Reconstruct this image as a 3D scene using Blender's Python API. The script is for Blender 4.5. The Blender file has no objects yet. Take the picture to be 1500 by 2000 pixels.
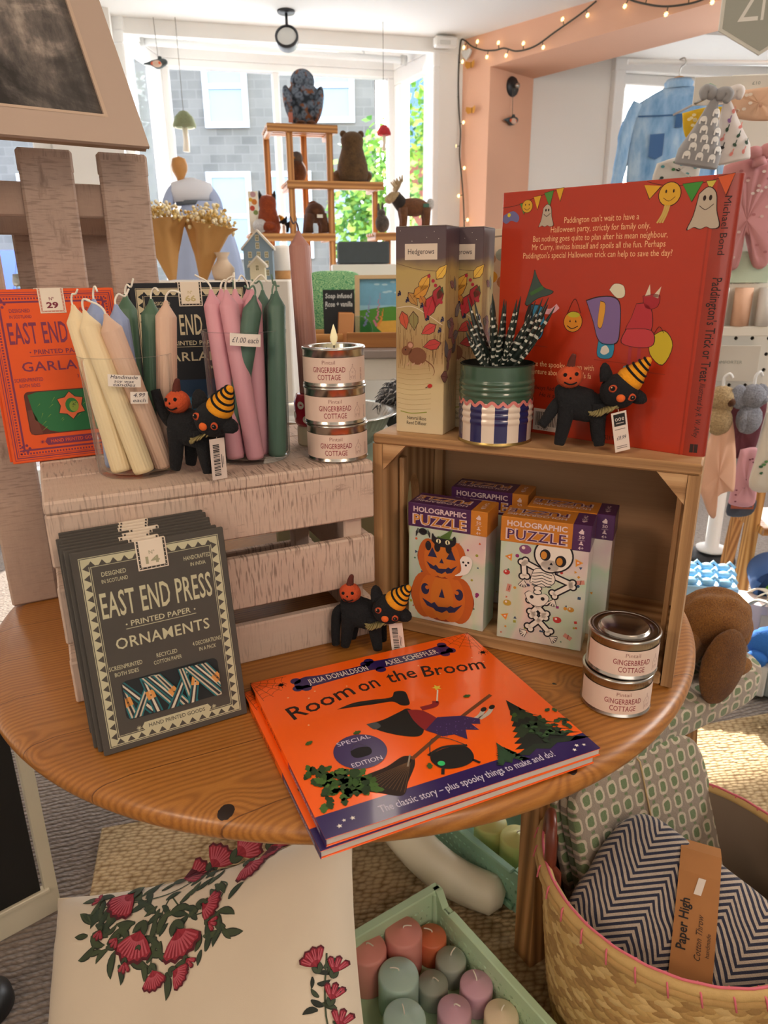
import bpy, math, random
from math import sin, cos, pi, radians, sqrt, atan2
from mathutils import Vector as V, Matrix as Mx, noise
from mathutils.geometry import tessellate_polygon
random.seed(7)
S = bpy.context.scene
COL = S.collection

# ------------------------------------------------------------------ camera
PIT, ROLL = radians(18.834), radians(-0.537)
CAM = V((0, 0, 1.1876))
fwd = V((0, cos(PIT), -sin(PIT))); up0 = V((0, sin(PIT), cos(PIT))); rt0 = V((1, 0, 0))
rt = rt0 * cos(ROLL) + up0 * sin(ROLL); up = up0 * cos(ROLL) - rt0 * sin(ROLL)
cd = bpy.data.cameras.new('camera'); cam = bpy.data.objects.new('camera', cd); COL.objects.link(cam)
cam.matrix_world = Mx(((rt.x, up.x, -fwd.x, CAM.x), (rt.y, up.y, -fwd.y, CAM.y), (rt.z, up.z, -fwd.z, CAM.z), (0, 0, 0, 1)))
cd.sensor_fit = 'VERTICAL'; cd.sensor_height = 36; cd.lens = 1388.77 / 2000 * 36
cd.clip_start = 0.02; cd.clip_end = 200
cd.dof.use_dof = True; cd.dof.focus_distance = .86; cd.dof.aperture_fstop = 11.0
S.camera = cam

# ------------------------------------------------------------------ world, sun, lamps, exposure
W = bpy.data.worlds.new('sky'); S.world = W; W.use_nodes = True
nt = W.node_tree; bg = nt.nodes['Background']
sky = nt.nodes.new('ShaderNodeTexSky'); sky.sky_type = 'NISHITA'; sky.sun_disc = False
sky.sun_elevation = radians(32); sky.sun_rotation = radians(12); sky.air_density = 1; sky.dust_density = 2
hs = nt.nodes.new('ShaderNodeHueSaturation'); hs.inputs['Saturation'].default_value = .5; nt.links.new(sky.outputs[0], hs.inputs['Color'])
nt.links.new(hs.outputs[0], bg.inputs[0]); bg.inputs[1].default_value = 1.25
sd = bpy.data.lights.new('sun', 'SUN'); sd.energy = 16; sd.angle = radians(0.8); sd.color = (1, .9, .76)
so = bpy.data.objects.new('sun', sd); COL.objects.link(so)
so.rotation_euler = V((-0.22, -1, -0.62)).to_track_quat('-Z', 'Y').to_euler()
def area(name, loc, aim, size, power, col, sy=None):
    a = bpy.data.lights.new(name, 'AREA'); a.energy = power; a.color = col; a.shape = 'RECTANGLE'; a.size = size; a.size_y = sy or size
    o = bpy.data.objects.new(name, a); COL.objects.link(o); o.location = loc
    o.rotation_euler = (V(aim) - V(loc)).to_track_quat('-Z', 'Y').to_euler(); return o
# the shop's warm ceiling lamps, behind and beside the photographer
area('ceiling_lamp_light', (-1.5, -0.8, 2.34), (-0.1, .9, .8), .5, 19, (1, .76, .56))
area('ceiling_lamp_light', (0.9, -0.9, 2.34), (0, .9, .8), .5, 14, (1, .76, .56))
area('ceiling_lamp_light', (0.1, 2.2, 2.34), (0, 1.8, 0), .4, 5, (1, .84, .68))
# daylight from the shop windows: one over the street bay, one in the second room
area('bay_window_daylight', (-.55, 4.72, 1.75), (-.2, 1.0, .9), 1.7, 14, (.93, .97, 1), 1.1)
area('side_room_daylight', (2.3, 4.0, 1.7), (.9, 1.6, .3), 1.0, 14, (.92, .97, 1))
area('side_room_daylight', (2.7, 1.6, 2.2), (1.0, 2.0, .5), 1.0, 40, (1, .97, .93))
area('front_fill_light', (.3, -1.35, 1.3), (.1, 1, .5), 1.6, 7.5, (1, .93, .85), 1.2)  # added fill that brightens under the table; wall_front has no window
S.view_settings.view_transform = 'Standard'; S.view_settings.look = 'None'
S.view_settings.gamma = 1; S.view_settings.use_curve_mapping = False
S.view_settings.exposure = 0.28
S.cycles.max_bounces = 8; S.cycles.transparent_max_bounces = 16; S.cycles.transmission_bounces = 8
S.cycles.caustics_refractive = False; S.cycles.caustics_reflective = False
S.cycles.sample_clamp_indirect = 5

# ------------------------------------------------------------------ materials
def lin(h):
    h = h.lstrip('#'); c = [int(h[i:i + 2], 16) / 255 for i in (0, 2, 4)]
    return tuple(x / 12.92 if x <= .04045 else ((x + .055) / 1.055) ** 2.4 for x in c) + (1,)
class NT:
    def __init__(s, name):
        s.m = bpy.data.materials.new(name); s.m.use_nodes = True; s.t = s.m.node_tree
        s.b = s.t.nodes['Principled BSDF']; s.out = s.t.nodes['Material Output']
        s.tc = s.t.nodes.new('ShaderNodeTexCoord')
    def n(s, ty, **kw):
        x = s.t.nodes.new('ShaderNode' + ty)
        for k, v in kw.items(): setattr(x, k, v)
        return x
    def lk(s, a, b): s.t.links.new(a, b)
    def put(s, sock, v):
        if hasattr(v, 'is_output'): s.lk(v, sock)
        else: sock.default_value = v
    def ma(s, op, a, b=0.0, c=None):
        x = s.n('Math', operation=op); s.put(x.inputs[0], a); s.put(x.inputs[1], b)
        if c is not None: s.put(x.inputs[2], c)
        return x.outputs[0]
    def mapp(s, src='Object', scale=(1, 1, 1), rot=(0, 0, 0), loc=(0, 0, 0)):
        x = s.n('Mapping'); s.lk(s.tc.outputs[src], x.inputs[0])
        x.inputs['Scale'].default_value = scale; x.inputs['Rotation'].default_value = rot; x.inputs['Location'].default_value = loc
        return x.outputs[0]
    def noise(s, vec, scale=5, detail=4, rough=.5, dist=0):
        x = s.n('TexNoise'); s.lk(vec, x.inputs['Vector']); x.inputs['Scale'].default_value = scale
        x.inputs['Detail'].default_value = detail; x.inputs['Roughness'].default_value = rough; x.inputs['Distortion'].default_value = dist
        return x.outputs['Fac']
    def vor(s, vec, scale=5, out='Distance', feat='F1', rnd=1.0):
        x = s.n('TexVoronoi', feature=feat); s.lk(vec, x.inputs['Vector']); x.inputs['Scale'].default_value = scale
        x.inputs['Randomness'].default_value = rnd
        return x.outputs[out]
    def ramp(s, fac, stops, interp='LINEAR'):
        x = s.n('ValToRGB'); s.lk(fac, x.inputs[0]); r = x.color_ramp; r.interpolation = interp
        while len(r.elements) < len(stops): r.elements.new(.5)
        for e, (p, c) in zip(r.elements, stops):
            e.position = p; e.color = lin(c) if isinstance(c, str) else (c if isinstance(c, tuple) else (c, c, c, 1))
        return x.outputs[0]
    def mix(s, f, a, b, mode='MIX'):
        x = s.n('MixRGB', blend_type=mode); s.put(x.inputs[0], f)
        for i, v in ((1, a), (2, b)): s.put(x.inputs[i], lin(v) if isinstance(v, str) else v)
        return x.outputs[0]
    def bump(s, h, st=.3, d=.002):
        x = s.n('Bump'); x.inputs['Strength'].default_value = st; x.inputs['Distance'].default_value = d
        s.lk(h, x.inputs['Height']); s.lk(x.outputs[0], s.b.inputs['Normal']); return x
    def xyz(s, vec):
        x = s.n('SeparateXYZ'); s.lk(vec, x.inputs[0]); return x.outputs
    def col(s, c): s.put(s.b.inputs['Base Color'], lin(c) if isinstance(c, str) else c)
    def setp(s, **kw):
        for k, v in kw.items(): s.put(s.b.inputs[k.replace('_', ' ')], v)
_m = {}
def P(c, rough=.6, metal=0, var=0, vs=30, bump=0, bs=200, coat=0, emis=0, sheen=0):
    """plain procedural material: a colour with slight noise variation and grain"""
    k = ('P', c, rough, metal, var, vs, bump, bs, coat, emis, sheen)
    if k in _m: return _m[k]
    n = NT('paint_' + c.strip('#')); o = n.mapp()
    if var:
        f = n.noise(o, vs, 4); a = lin(c)
        n.col(n.mix(f, tuple(max(0, x * (1 - var)) for x in a[:3]) + (1,), tuple(min(1, x * (1 + var)) for x in a[:3]) + (1,)))
    else: n.col(c)
    n.setp(Roughness=rough, Metallic=metal)
    if coat: n.setp(Coat_Weight=coat, Coat_Roughness=.08)
    if sheen: n.setp(Sheen_Weight=sheen)
    if emis: n.setp(Emission_Color=lin(c), Emission_Strength=emis)
    if bump: n.bump(n.noise(o, bs, 3), bump, .002)
    _m[k] = n.m; return n.m
INK = lambda c: P(c, .75)
def knit(name, c1, c2, scale, st=.6, dist=.004, rot=0, sheen=.2, yarn=(1, 1, 1)):
    n = NT(name); o = n.mapp(scale=yarn, rot=(0, 0, rot)); v = n.vor(o, scale); f = n.noise(o, scale * .13, 4)
    n.col(n.mix(n.ma('MULTIPLY', v, 1.1), n.mix(f, c1, c2), n.mix(f, c2, c2)))
    n.setp(Roughness=.95, Sheen_Weight=sheen); n.bump(v, -st if False else st, -dist); return n.m
def fur(name, c1, c2, scale=350, big=18, st=.8, d=.004, stops=(.35, .7)):
    n = NT(name); o = n.mapp(); f = n.noise(o, big, 5, .65); g = n.noise(o, scale, 3, .7)
    n.col(n.mix(n.ramp(g, [(.35, 0.0), (.75, 1.0)]), n.ramp(f, [(stops[0], c1), (stops[1], c2)]), n.mix(.55, c1, '#1c120a')))
    n.setp(Roughness=1, Sheen_Weight=.12, Sheen_Roughness=.5); n.bump(g, st, d); return n.m
def wood(name, c1, c2, c3, axis=0, ring=60, rough=.45, grain=1.0, off=(0, 0, 0), st=.1, coat=0, knots=(), stretch=.07):
    """wood with growth rings running along one object axis"""
    n = NT(name); sc = [1, 1, 1]; sc[axis] = stretch; o = n.mapp(scale=sc, loc=off)
    big = n.noise(o, 4, 3, .5); x = n.xyz(o); a, b = [i for i in range(3) if i != axis]
    r = n.ma('SQRT', n.ma('ADD', n.ma('POWER', n.ma('ADD', x[a], .11), 2), n.ma('POWER', n.ma('ADD', x[b], .17), 2)))
    r = n.ma('ADD', r, n.ma('MULTIPLY', big, .09))
    dk = None
    for kx, ky, kz, kr in knots:
        vs = n.n('VectorMath', operation='DISTANCE'); n.lk(n.tc.outputs['Object'], vs.inputs[0]); vs.inputs[1].default_value = (kx, ky, kz)
        d = n.ma('DIVIDE', vs.outputs['Value'], kr); g = n.ma('POWER', 2.718, n.ma('MULTIPLY', n.ma('MULTIPLY', d, d), -.35))
        r = n.ma('ADD', r, n.ma('MULTIPLY', g, .035)); core = n.ma('LESS_THAN', n.ma('ADD', d, n.ma('MULTIPLY', n.noise(n.tc.outputs['Object'], 90, 2), .5)), 1.05)
        dk = core if dk is None else n.ma('MAXIMUM', dk, core)
    w = n.ma('SINE', n.ma('MULTIPLY', r, ring * 6.283))
    fine = n.noise(n.mapp(scale=[s * (1 if s < 1 else 6) for s in sc]), 90, 3, .7)
    f = n.ma('ADD', n.ma('MULTIPLY', n.ma('ADD', w, 1), .3 * grain), n.ma('MULTIPLY', fine, .45))
    c = n.ramp(f, [(.15, c1), (.5, c2), (.9, c3)])
    if dk is not None: c = n.mix(dk, c, '#2a1206')
    n.col(c); n.setp(Roughness=rough)
    if coat: n.setp(Coat_Weight=coat, Coat_Roughness=.18)
    n.bump(fine, st, .001); return n.m
def whitewash(name, paint, dirt, axis=0, off=(0, 0, 0), amount=.5):
    """chalky white paint dragged over rough-sawn timber; dark timber shows in saw marks and scuffs"""
    n = NT(name); sc = [26, 26, 26]; sc[axis] = 7; o = n.mapp(scale=sc, loc=off)
    big = n.noise(o, .5, 4, .6); sm = n.noise(o, 3, 5, .7)
    s2 = [40, 40, 40]; s2[axis] = 420; saw = n.noise(n.mapp(scale=s2, loc=off), 1, 2, .5, .3)
    patch = n.ma('MULTIPLY', n.ramp(n.noise(o, .35, 2), [(.40, 0.0), (.56, 1.0)]), n.ramp(saw, [(.52, 0.0), (.64, 1.0)]))
    scuff = n.ramp(n.ma('ADD', n.ma('MULTIPLY', big, .6), n.ma('MULTIPLY', sm, .5)), [(.66, 0.0), (.74, 1.0)])
    f = n.ma('MAXIMUM', n.ma('MULTIPLY', patch, .62), n.ma('MULTIPLY', scuff, .8))
    tone = n.mix(sm, paint, dirt[0]); n.col(n.mix(n.ma('MULTIPLY', f, amount * 2), tone, dirt[1]))
    n.setp(Roughness=.85); n.bump(n.ma('ADD', saw, sm), .25, .0015); return n.m
def glass(name, tint='#ffffff', rough=0, mixt=.86, edge=0.0):
    n = NT(name); g = n.n('BsdfGlossy'); g.inputs['Roughness'].default_value = .03 + rough
    t = n.n('BsdfTransparent'); t.inputs[0].default_value = lin(tint)
    fr = n.n('LayerWeight'); fr.inputs[0].default_value = (1 - mixt) * .7; fm = n.ma('MULTIPLY', fr.outputs['Fresnel'], .5)
    m = n.n('MixShader'); n.lk(fm, m.inputs[0]); n.lk(g.outputs[0], m.inputs[2]); lw = n.n('LayerWeight'); lw.inputs[0].default_value = .5; ed = n.ma('MULTIPLY', n.ma('POWER', lw.outputs['Facing'], 4), edge); df = n.n('BsdfTranslucent'); df.inputs[0].default_value = (.9, .92, .92, 1); m2 = n.n('MixShader'); n.lk(ed, m2.inputs[0]); n.lk(t.outputs[0], m2.inputs[1]); n.lk(df.outputs[0], m2.inputs[2]); n.lk(m2.outputs[0], m.inputs[1])
    n.lk(m.outputs[0], n.out.inputs['Surface']); return n.m

# ------------------------------------------------------------------ mesh builder
_tx = {}
def text_mesh(s, bold=0, space=1.0, shear=0):
    k = (s, bold, space, shear)
    if k in _tx: return _tx[k]
    c = bpy.data.curves.new('t', 'FONT'); c.body = s; c.size = 1; c.resolution_u = 2; c.offset = bold; c.space_character = space; c.shear = shear; c.fill_mode = 'FRONT'
    o = bpy.data.objects.new('t', c); COL.objects.link(o); me = o.to_mesh()
    vs = [v.co.copy() for v in me.vertices]; fs = [tuple(p.vertices) for p in me.polygons]; o.to_mesh_clear()
    bpy.data.objects.remove(o); bpy.data.curves.remove(c)
    w = (min(v.x for v in vs), max(v.x for v in vs)) if vs else (0, 1)
    _tx[k] = (vs, fs, w); return _tx[k]
def pm(o, u, v, eps=.00012):
    """map (x, y, layer) on a flat face with origin o and unit axes u, v"""
    o, u, v = V(o), V(u), V(v); n = u.cross(v).normalized()
    return lambda x, y, l=1: o + u * x + v * y + n * (l * eps)
def cyl(r, z0, a0=-pi / 2, eps=.00012, r2=None, h=1):
    """map (arc length, height, layer) on an upright cylinder or cone"""
    def f(x, y, l=1):
        rr = r if r2 is None else r + (r2 - r) * y / h
        a = a0 + x / rr; q = rr + l * eps; return V((q * cos(a), q * sin(a), z0 + y))
    return f
class MB:
    def __init__(s): s.v = []; s.f = []; s.mi = []; s.sm = []; s.uv = []; s.mats = []; s.T = None
    def m(s, mat):
        if mat not in s.mats: s.mats.append(mat)
        return s.mats.index(mat)
    def add(s, vs, fs, mat, sm=False, uv=None, T=None):
        b = len(s.v); i = s.m(mat); T = T if T is not None else s.T
        for v in vs: s.v.append(tuple(T @ V(v)) if T is not None else tuple(v))
        s.uv += list(uv) if uv else [(0, 0)] * len(vs)
        for f in fs: s.f.append(tuple(b + q for q in f)); s.mi.append(i); s.sm.append(sm)
        return s
    def box(s, c, d, mat, bev=.001, T=None):
        hx, hy, hz = (q / 2 for q in d); bev = min(bev, hx * .45, hy * .45, hz * .45); C = V(c); vs = []; ix = {}
        for sx in (-1, 1):
            for sy in (-1, 1):
                for sz in (-1, 1):
                    for k in range(3):
                        e = [hx - bev, hy - bev, hz - bev]; e[k] = (hx, hy, hz)[k]
                        ix[sx, sy, sz, k] = len(vs); vs.append(C + V((sx * e[0], sy * e[1], sz * e[2])))
        fs = []; sg = (-1, 1)
        def q(k, a, b, t):  # key with axis k value...
            l = [0, 0, 0]; o = [i for i in range(3) if i != k]; l[k] = t; l[o[0]] = a; l[o[1]] = b; return tuple(l)
        for k in range(3):
            for t in sg:
                r = [ix[q(k, a, b, t) + (k,)] for a, b in ((-1, -1), (1, -1), (1, 1), (-1, 1))]
                fs.append(r if (t > 0) == (k != 1) else r[::-1])
        for k in range(3):
            o = [i for i in range(3) if i != k]
            for a in sg:
                for b in sg:
                    A, B = q(k, a, b, -1), q(k, a, b, 1)
                    r = [ix[A + (o[0],)], ix[B + (o[0],)], ix[B + (o[1],)], ix[A + (o[1],)]]
                    cen = sum((vs[i] for i in r), V()) / 4 - C; nn = (vs[r[1]] - vs[r[0]]).cross(vs[r[2]] - vs[r[0]])
                    fs.append(r if nn.dot(cen) > 0 else r[::-1])
        for sx in sg:
            for sy in sg:
                for sz in sg:
                    r = [ix[sx, sy, sz, k] for k in range(3)]; fs.append(r if sx * sy * sz > 0 else r[::-1])
        return s.add(vs, fs, mat, False, None, T)
    def lathe(s, prof, n, mat, c=(0, 0, 0), sm=True, T=None, a0=0, ang=2 * pi, sxy=(1, 1), wob=None, caps=True):
        vs = []; uv = []; full = abs(ang - 2 * pi) < 1e-6; N = n if full else n + 1
        for r, z in prof:
            for i in range(N):
                a = a0 + ang * i / n; rr = r * (wob(a, z) if wob else 1)
                vs.append((c[0] + rr * cos(a) * sxy[0], c[1] + rr * sin(a) * sxy[1], c[2] + z)); uv.append((i / n, z))
        fs = []
        for j in range(len(prof) - 1):
            for i in range(n):
                k = (i + 1) % N; fs.append((j * N + i, j * N + k, (j + 1) * N + k, (j + 1) * N + i))
        if full and caps:
            if prof[0][0] > 1e-6: fs.append(tuple(range(N))[::-1])
            if prof[-1][0] > 1e-6: fs.append(tuple((len(prof) - 1) * N + i for i in range(N)))
        return s.add(vs, fs, mat, sm, uv, T)
    def shell(s, prof, n, mat, **k):
        """lathe without caps: start and end points meet on the axis or close back"""
        return s.lathe(prof + [(0, prof[-1][1])] if prof[-1][0] > 1e-6 else prof, n, mat, **k)
    def tube(s, path, rad, n, mat, sm=True, T=None, flat=1.0):
        path = [V(p) for p in path]; L = len(path); R = rad if isinstance(rad, (list, tuple)) else [rad] * L
        t = [(path[min(i + 1, L - 1)] - path[max(i - 1, 0)]).normalized() for i in range(L)]
        u = t[0].orthogonal().normalized(); vs = []; uv = []
        for i in range(L):
            u = (u - t[i] * u.dot(t[i])); u = u.normalized() if u.length > 1e-6 else t[i].orthogonal().normalized(); w = t[i].cross(u)
            for k in range(n):
                a = 2 * pi * k / n; vs.append(path[i] + u * (R[i] * cos(a)) + w * (R[i] * flat * sin(a))); uv.append((k / n, i / max(1, L - 1)))
        fs = [(i * n + k, i * n + (k + 1) % n, (i + 1) * n + (k + 1) % n, (i + 1) * n + k) for i in range(L - 1) for k in range(n)]
        fs += [tuple(range(n))[::-1], tuple((L - 1) * n + k for k in range(n))]
        return s.add(vs, fs, mat, sm, uv, T)
    def ell(s, c, r, mat, nu=20, nv=12, T=None, rot=None, fn=None):
        r = (r, r, r) if not isinstance(r, (tuple, list)) else r; vs = []; fs = []; C = V(c)
        R = rot if rot is not None else Mx.Identity(3)
        for j in range(nv + 1):
            th = pi * j / nv
            for i in range(nu):
                a = 2 * pi * i / nu; d = V((sin(th) * cos(a), sin(th) * sin(a), -cos(th)))
                k = fn(d) if fn else 1
                vs.append(C + R @ V((d.x * r[0] * k, d.y * r[1] * k, d.z * r[2] * k)))
        for j in range(nv):
            for i in range(nu):
                k = (i + 1) % nu; fs.append((j * nu + i, j * nu + k, (j + 1) * nu + k, (j + 1) * nu + i))
        return s.add(vs, fs, mat, True, None, T)
    def grid(s, fn, nu, nv, mat, sm=True, T=None, uvs=None, flip=False):
        vs = []; uv = []
        for j in range(nv + 1):
            for i in range(nu + 1):
                u, v = i / nu, j / nv; vs.append(fn(u, v)); uv.append(uvs(u, v) if uvs else (u, v))
        fs = [(j * (nu + 1) + i, j * (nu + 1) + i + 1, (j + 1) * (nu + 1) + i + 1, (j + 1) * (nu + 1) + i) for j in range(nv) for i in range(nu)]
        if flip: fs = [f[::-1] for f in fs]
        return s.add(vs, fs, mat, sm, uv, T)
    def ext(s, outer, d, mat, holes=(), T=None, o=(0, 0, 0), u=(1, 0, 0), v=(0, 1, 0)):
        """polygon (with holes) in the u, v plane, thickness d along u x v"""
        o, u, v = V(o), V(u), V(v); n = u.cross(v).normalized() * d; loops = [list(outer)] + [list(h) for h in holes]
        flat = [p for l in loops for p in l]; N = len(flat)
        tri = tessellate_polygon([[V((p[0], p[1], 0)) for p in l] for l in loops])
        base = [o + u * p[0] + v * p[1] for p in flat]; vs = base + [b + n for b in base]; fs = []
        for t in tri:
            a, b, c = (flat[i] for i in t); ar = (b[0] - a[0]) * (c[1] - a[1]) - (b[1] - a[1]) * (c[0] - a[0])
            t = tuple(t) if ar > 0 else tuple(t)[::-1]; fs.append(tuple(i + N for i in t)); fs.append(t[::-1])
        k = 0
        for li, l in enumerate(loops):
            ar = sum(l[i][0] * l[(i + 1) % len(l)][1] - l[(i + 1) % len(l)][0] * l[i][1] for i in range(len(l)))
            for i in range(len(l)):
                a, b = k + i, k + (i + 1) % len(l); q = (a, b, b + N, a + N)
                fs.append(q if (ar > 0) == (li == 0) else q[::-1])
            k += len(l)
        return s.add(vs, fs, mat, False, None, T)
    # ---- print on a surface map
    def poly(s, pts, mp, mat, l=1):
        t = tessellate_polygon([[V((p[0], p[1], 0)) for p in pts]]); fs = []
        for q in t:
            a, b, c = (pts[i] for i in q); ar = (b[0] - a[0]) * (c[1] - a[1]) - (b[1] - a[1]) * (c[0] - a[0])
            if abs(ar) > 1e-14: fs.append(tuple(q) if ar > 0 else tuple(q)[::-1])
        return s.add([mp(p[0], p[1], l) for p in pts], fs, mat)
    def rect(s, x0, y0, x1, y1, mp, mat, l=1, n=1):
        vs = []; fs = []
        for i in range(n + 1):
            x = x0 + (x1 - x0) * i / n; vs += [mp(x, y0, l), mp(x, y1, l)]
        fs = [(2 * i, 2 * i + 2, 2 * i + 3, 2 * i + 1) for i in range(n)]
        return s.add(vs, fs, mat)
    def disc(s, x, y, r, mp, mat, l=1, n=16, ry=None, rot=0, a0=0, a1=2 * pi):
        ry = ry or r; p = []
        for i in range(n):
            a = a0 + (a1 - a0) * i / n; X, Y = r * cos(a), ry * sin(a); p.append((x + X * cos(rot) - Y * sin(rot), y + X * sin(rot) + Y * cos(rot)))
        return s.poly(p, mp, mat, l)
    def line(s, pts, w, mp, mat, l=1):
        vs = []; N = len(pts)
        for i in range(N):
            a = V(pts[max(i - 1, 0)]); b = V(pts[min(i + 1, N - 1)]); d = (b - a); d = d.normalized() if d.length > 0 else V((1, 0))
            ww = w(i / max(1, N - 1)) if callable(w) else w
            vs += [mp(pts[i][0] - d.y * ww / 2, pts[i][1] + d.x * ww / 2, l), mp(pts[i][0] + d.y * ww / 2, pts[i][1] - d.x * ww / 2, l)]
        return s.add(vs, [(2 * i, 2 * i + 1, 2 * i + 3, 2 * i + 2) for i in range(N - 1)], mat)
    def frame(s, x0, y0, x1, y1, w, mp, mat, l=1, n=1):
        s.rect(x0, y0, x1, y0 + w, mp, mat, l, n); s.rect(x0, y1 - w, x1, y1, mp, mat, l, n)
        s.rect(x0, y0 + w, x0 + w, y1 - w, mp, mat, l); s.rect(x1 - w, y0 + w, x1, y1 - w, mp, mat, l); return s
    def text(s, t, x, y, size, mp, mat, l=1, width=None, align='C', bold=0, space=1.0, shear=0, rot=0, bend=None, xs=1):
        vs, fs, (a, b) = text_mesh(t, bold, space, shear); w = (b - a)
        sx = size * xs if width is None else width / w
        ox = {'C': -(a + b) / 2, 'L': -a, 'R': -b}[align]; out = []
        for q in vs:
            X, Y = (q.x + ox) * sx, q.y * size
            if bend: ang = X / bend; X, Y = (bend + Y) * sin(ang) if bend > 0 else (bend + Y) * sin(ang), (bend + Y) * cos(ang) - bend
            out.append(mp(x + X * cos(rot) - Y * sin(rot), y + X * sin(rot) + Y * cos(rot), l))
        return s.add(out, fs, mat)
    def mesh(s, name):
        me = bpy.data.meshes.new(name); me.from_pydata(s.v, [], s.f); 
        for m in s.mats: me.materials.append(m)
        me.polygons.foreach_set('material_index', s.mi); me.polygons.foreach_set('use_smooth', s.sm)
        ul = me.uv_layers.new(name='UVMap'); li = [0] * len(me.loops); me.loops.foreach_get('vertex_index', li)
        ul.data.foreach_set('uv', [q for i in li for q in s.uv[i]]); me.update(); return me
    def obj(s, name, parent=None, loc=(0, 0, 0), rz=0, label=None, cat=None, group=None, kind=None):
        o = bpy.data.objects.new(name, s.mesh(name)); COL.objects.link(o); o.location = loc; o.rotation_euler = (0, 0, rz)
        if parent is not None: o.parent = parent
        return tag(o, label, cat, group, kind)
def tag(o, label=None, cat=None, group=None, kind=None):
    for k, v in (('label', label), ('category', cat), ('group', group), ('kind', kind)):
        if v: o[k] = v
    return o
def thing(name, label, cat, loc=(0, 0, 0), rz=0, group=None, rot=None):
    o = bpy.data.objects.new(name, None); COL.objects.link(o); o.location = loc; o.rotation_euler = rot or (0, 0, rz); o.empty_display_size = .05
    return tag(o, label, cat, group)
def copy_tree(o, loc=None, rz=None, label=None, parent=None):
    c = o.copy(); COL.objects.link(c)
    if parent is not None: c.parent = parent
    if loc is not None: c.location = loc
    if rz is not None: c.rotation_euler = (0, 0, rz)
    if label: c['label'] = label
    for ch in list(o.children): copy_tree(ch, parent=c)
    return c
def struct(name, mb, **k): return mb.obj(name, kind='structure', **k)
def Tm(loc=(0, 0, 0), rx=0, ry=0, rz=0): return Mx.Translation(V(loc)) @ Mx.Rotation(rz, 4, 'Z') @ Mx.Rotation(ry, 4, 'Y') @ Mx.Rotation(rx, 4, 'X')
def arc(x, y, r, a0, a1, n=12, ry=None): return [(x + r * cos(a0 + (a1 - a0) * i / n), y + (ry or r) * sin(a0 + (a1 - a0) * i / n)) for i in range(n + 1)]
def rr(x0, y0, x1, y1, r, n=5):
    return arc(x1 - r, y1 - r, r, 0, pi / 2, n) + arc(x0 + r, y1 - r, r, pi / 2, pi, n) + arc(x0 + r, y0 + r, r, pi, 1.5 * pi, n) + arc(x1 - r, y0 + r, r, 1.5 * pi, 2 * pi, n)
def bez(p, n=10):
    """smooth curve through points (Catmull-Rom)"""
    p = [V(q) for q in p]; out = []
    for i in range(len(p) - 1):
        a, b, c, d = p[max(i - 1, 0)], p[i], p[i + 1], p[min(i + 2, len(p) - 1)]
        for k in range(n):
            t = k / n; out.append(.5 * ((2 * b) + (c - a) * t + (2 * a - 5 * b + 4 * c - d) * t * t + (3 * b - a - 3 * c + d) * t ** 3))
    return out + [p[-1]]
# ------------------------------------------------------------------ the room
M_wall = P('#efece6', .9, var=.03, vs=3, bump=.05, bs=60)
M_ceil = P('#f1f0ec', .9, var=.02, vs=2)
M_pink = P('#e6b497', .9, var=.05, vs=2, bump=.06, bs=40)
M_trim = P('#f4f4f2', .45, var=.02)
M_cream = P('#e4dcc4', .45, var=.06, vs=8, bump=.05)
M_glassw = glass('window_glass', '#fbfdff', mixt=.93)
BD, BN, B0 = V((.9709, .2394, 0)), V((-.2394, .9709, 0)), V((-1.382, 4.162, 0))
Z = V((0, 0, 1))
def carpet():
    n = NT('looped_carpet'); o = n.mapp(rot=(0, 0, radians(-18))); x = n.xyz(o)
    rows = n.ma('ABSOLUTE', n.ma('SINE', n.ma('MULTIPLY', n.ma('ADD', x[1], n.ma('MULTIPLY', n.noise(o, 30, 2), .012)), 240)))
    v = n.vor(n.mapp(scale=(.55, 1, 1), rot=(0, 0, radians(-18))), 170)
    f = n.noise(o, 3, 3); h = n.ma('SUBTRACT', n.ma('MULTIPLY', rows, .8), v)
    n.col(n.mix(n.ma('MULTIPLY', v, .7), n.mix(rows, n.mix(f, '#62564f', '#6b5e56'), n.mix(f, '#a39488', '#988a80')), '#54483f'))
    n.setp(Roughness=1, Sheen_Weight=.2); n.bump(h, .8, .006); return n.m
def jute(name='jute_weave', c=('#b79c74', '#cdb58e', '#8a6e4a'), sc=95):
    n = NT(name); o = n.mapp(scale=(.62, 1.15, 1), rot=(0, 0, radians(14))); v = n.vor(o, sc, rnd=.55); f = n.noise(o, 5, 4); g = n.noise(o, sc * 6, 2)
    n.col(n.mix(n.ramp(v, [(.3, 0.0), (.75, 1.0)]), n.mix(n.ma('ADD', n.ma('MULTIPLY', f, .6), n.ma('MULTIPLY', g, .4)), c[0], c[1]), c[2]))
    n.setp(Roughness=.95); n.bump(n.ma('ADD', n.ma('MULTIPLY', v, -1), n.ma('MULTIPLY', g, .25)), .9, .008); return n.m
struct('floor', MB().box((.6, 2.0, -.05), (7.4, 8.2, .1), carpet(), 0))
b = MB(); b.ext([(-3.1, -1.1), (4.3, -1.1), (4.3, 5.72), (.95, 4.90), (.42, 4.72), (.15, 5.12), (-1.32, 4.75), (-1.42, 4.26), (-3.1, 3.85)], .1, M_ceil, o=(0, 0, 2.4)); struct('ceiling', b)
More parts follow.
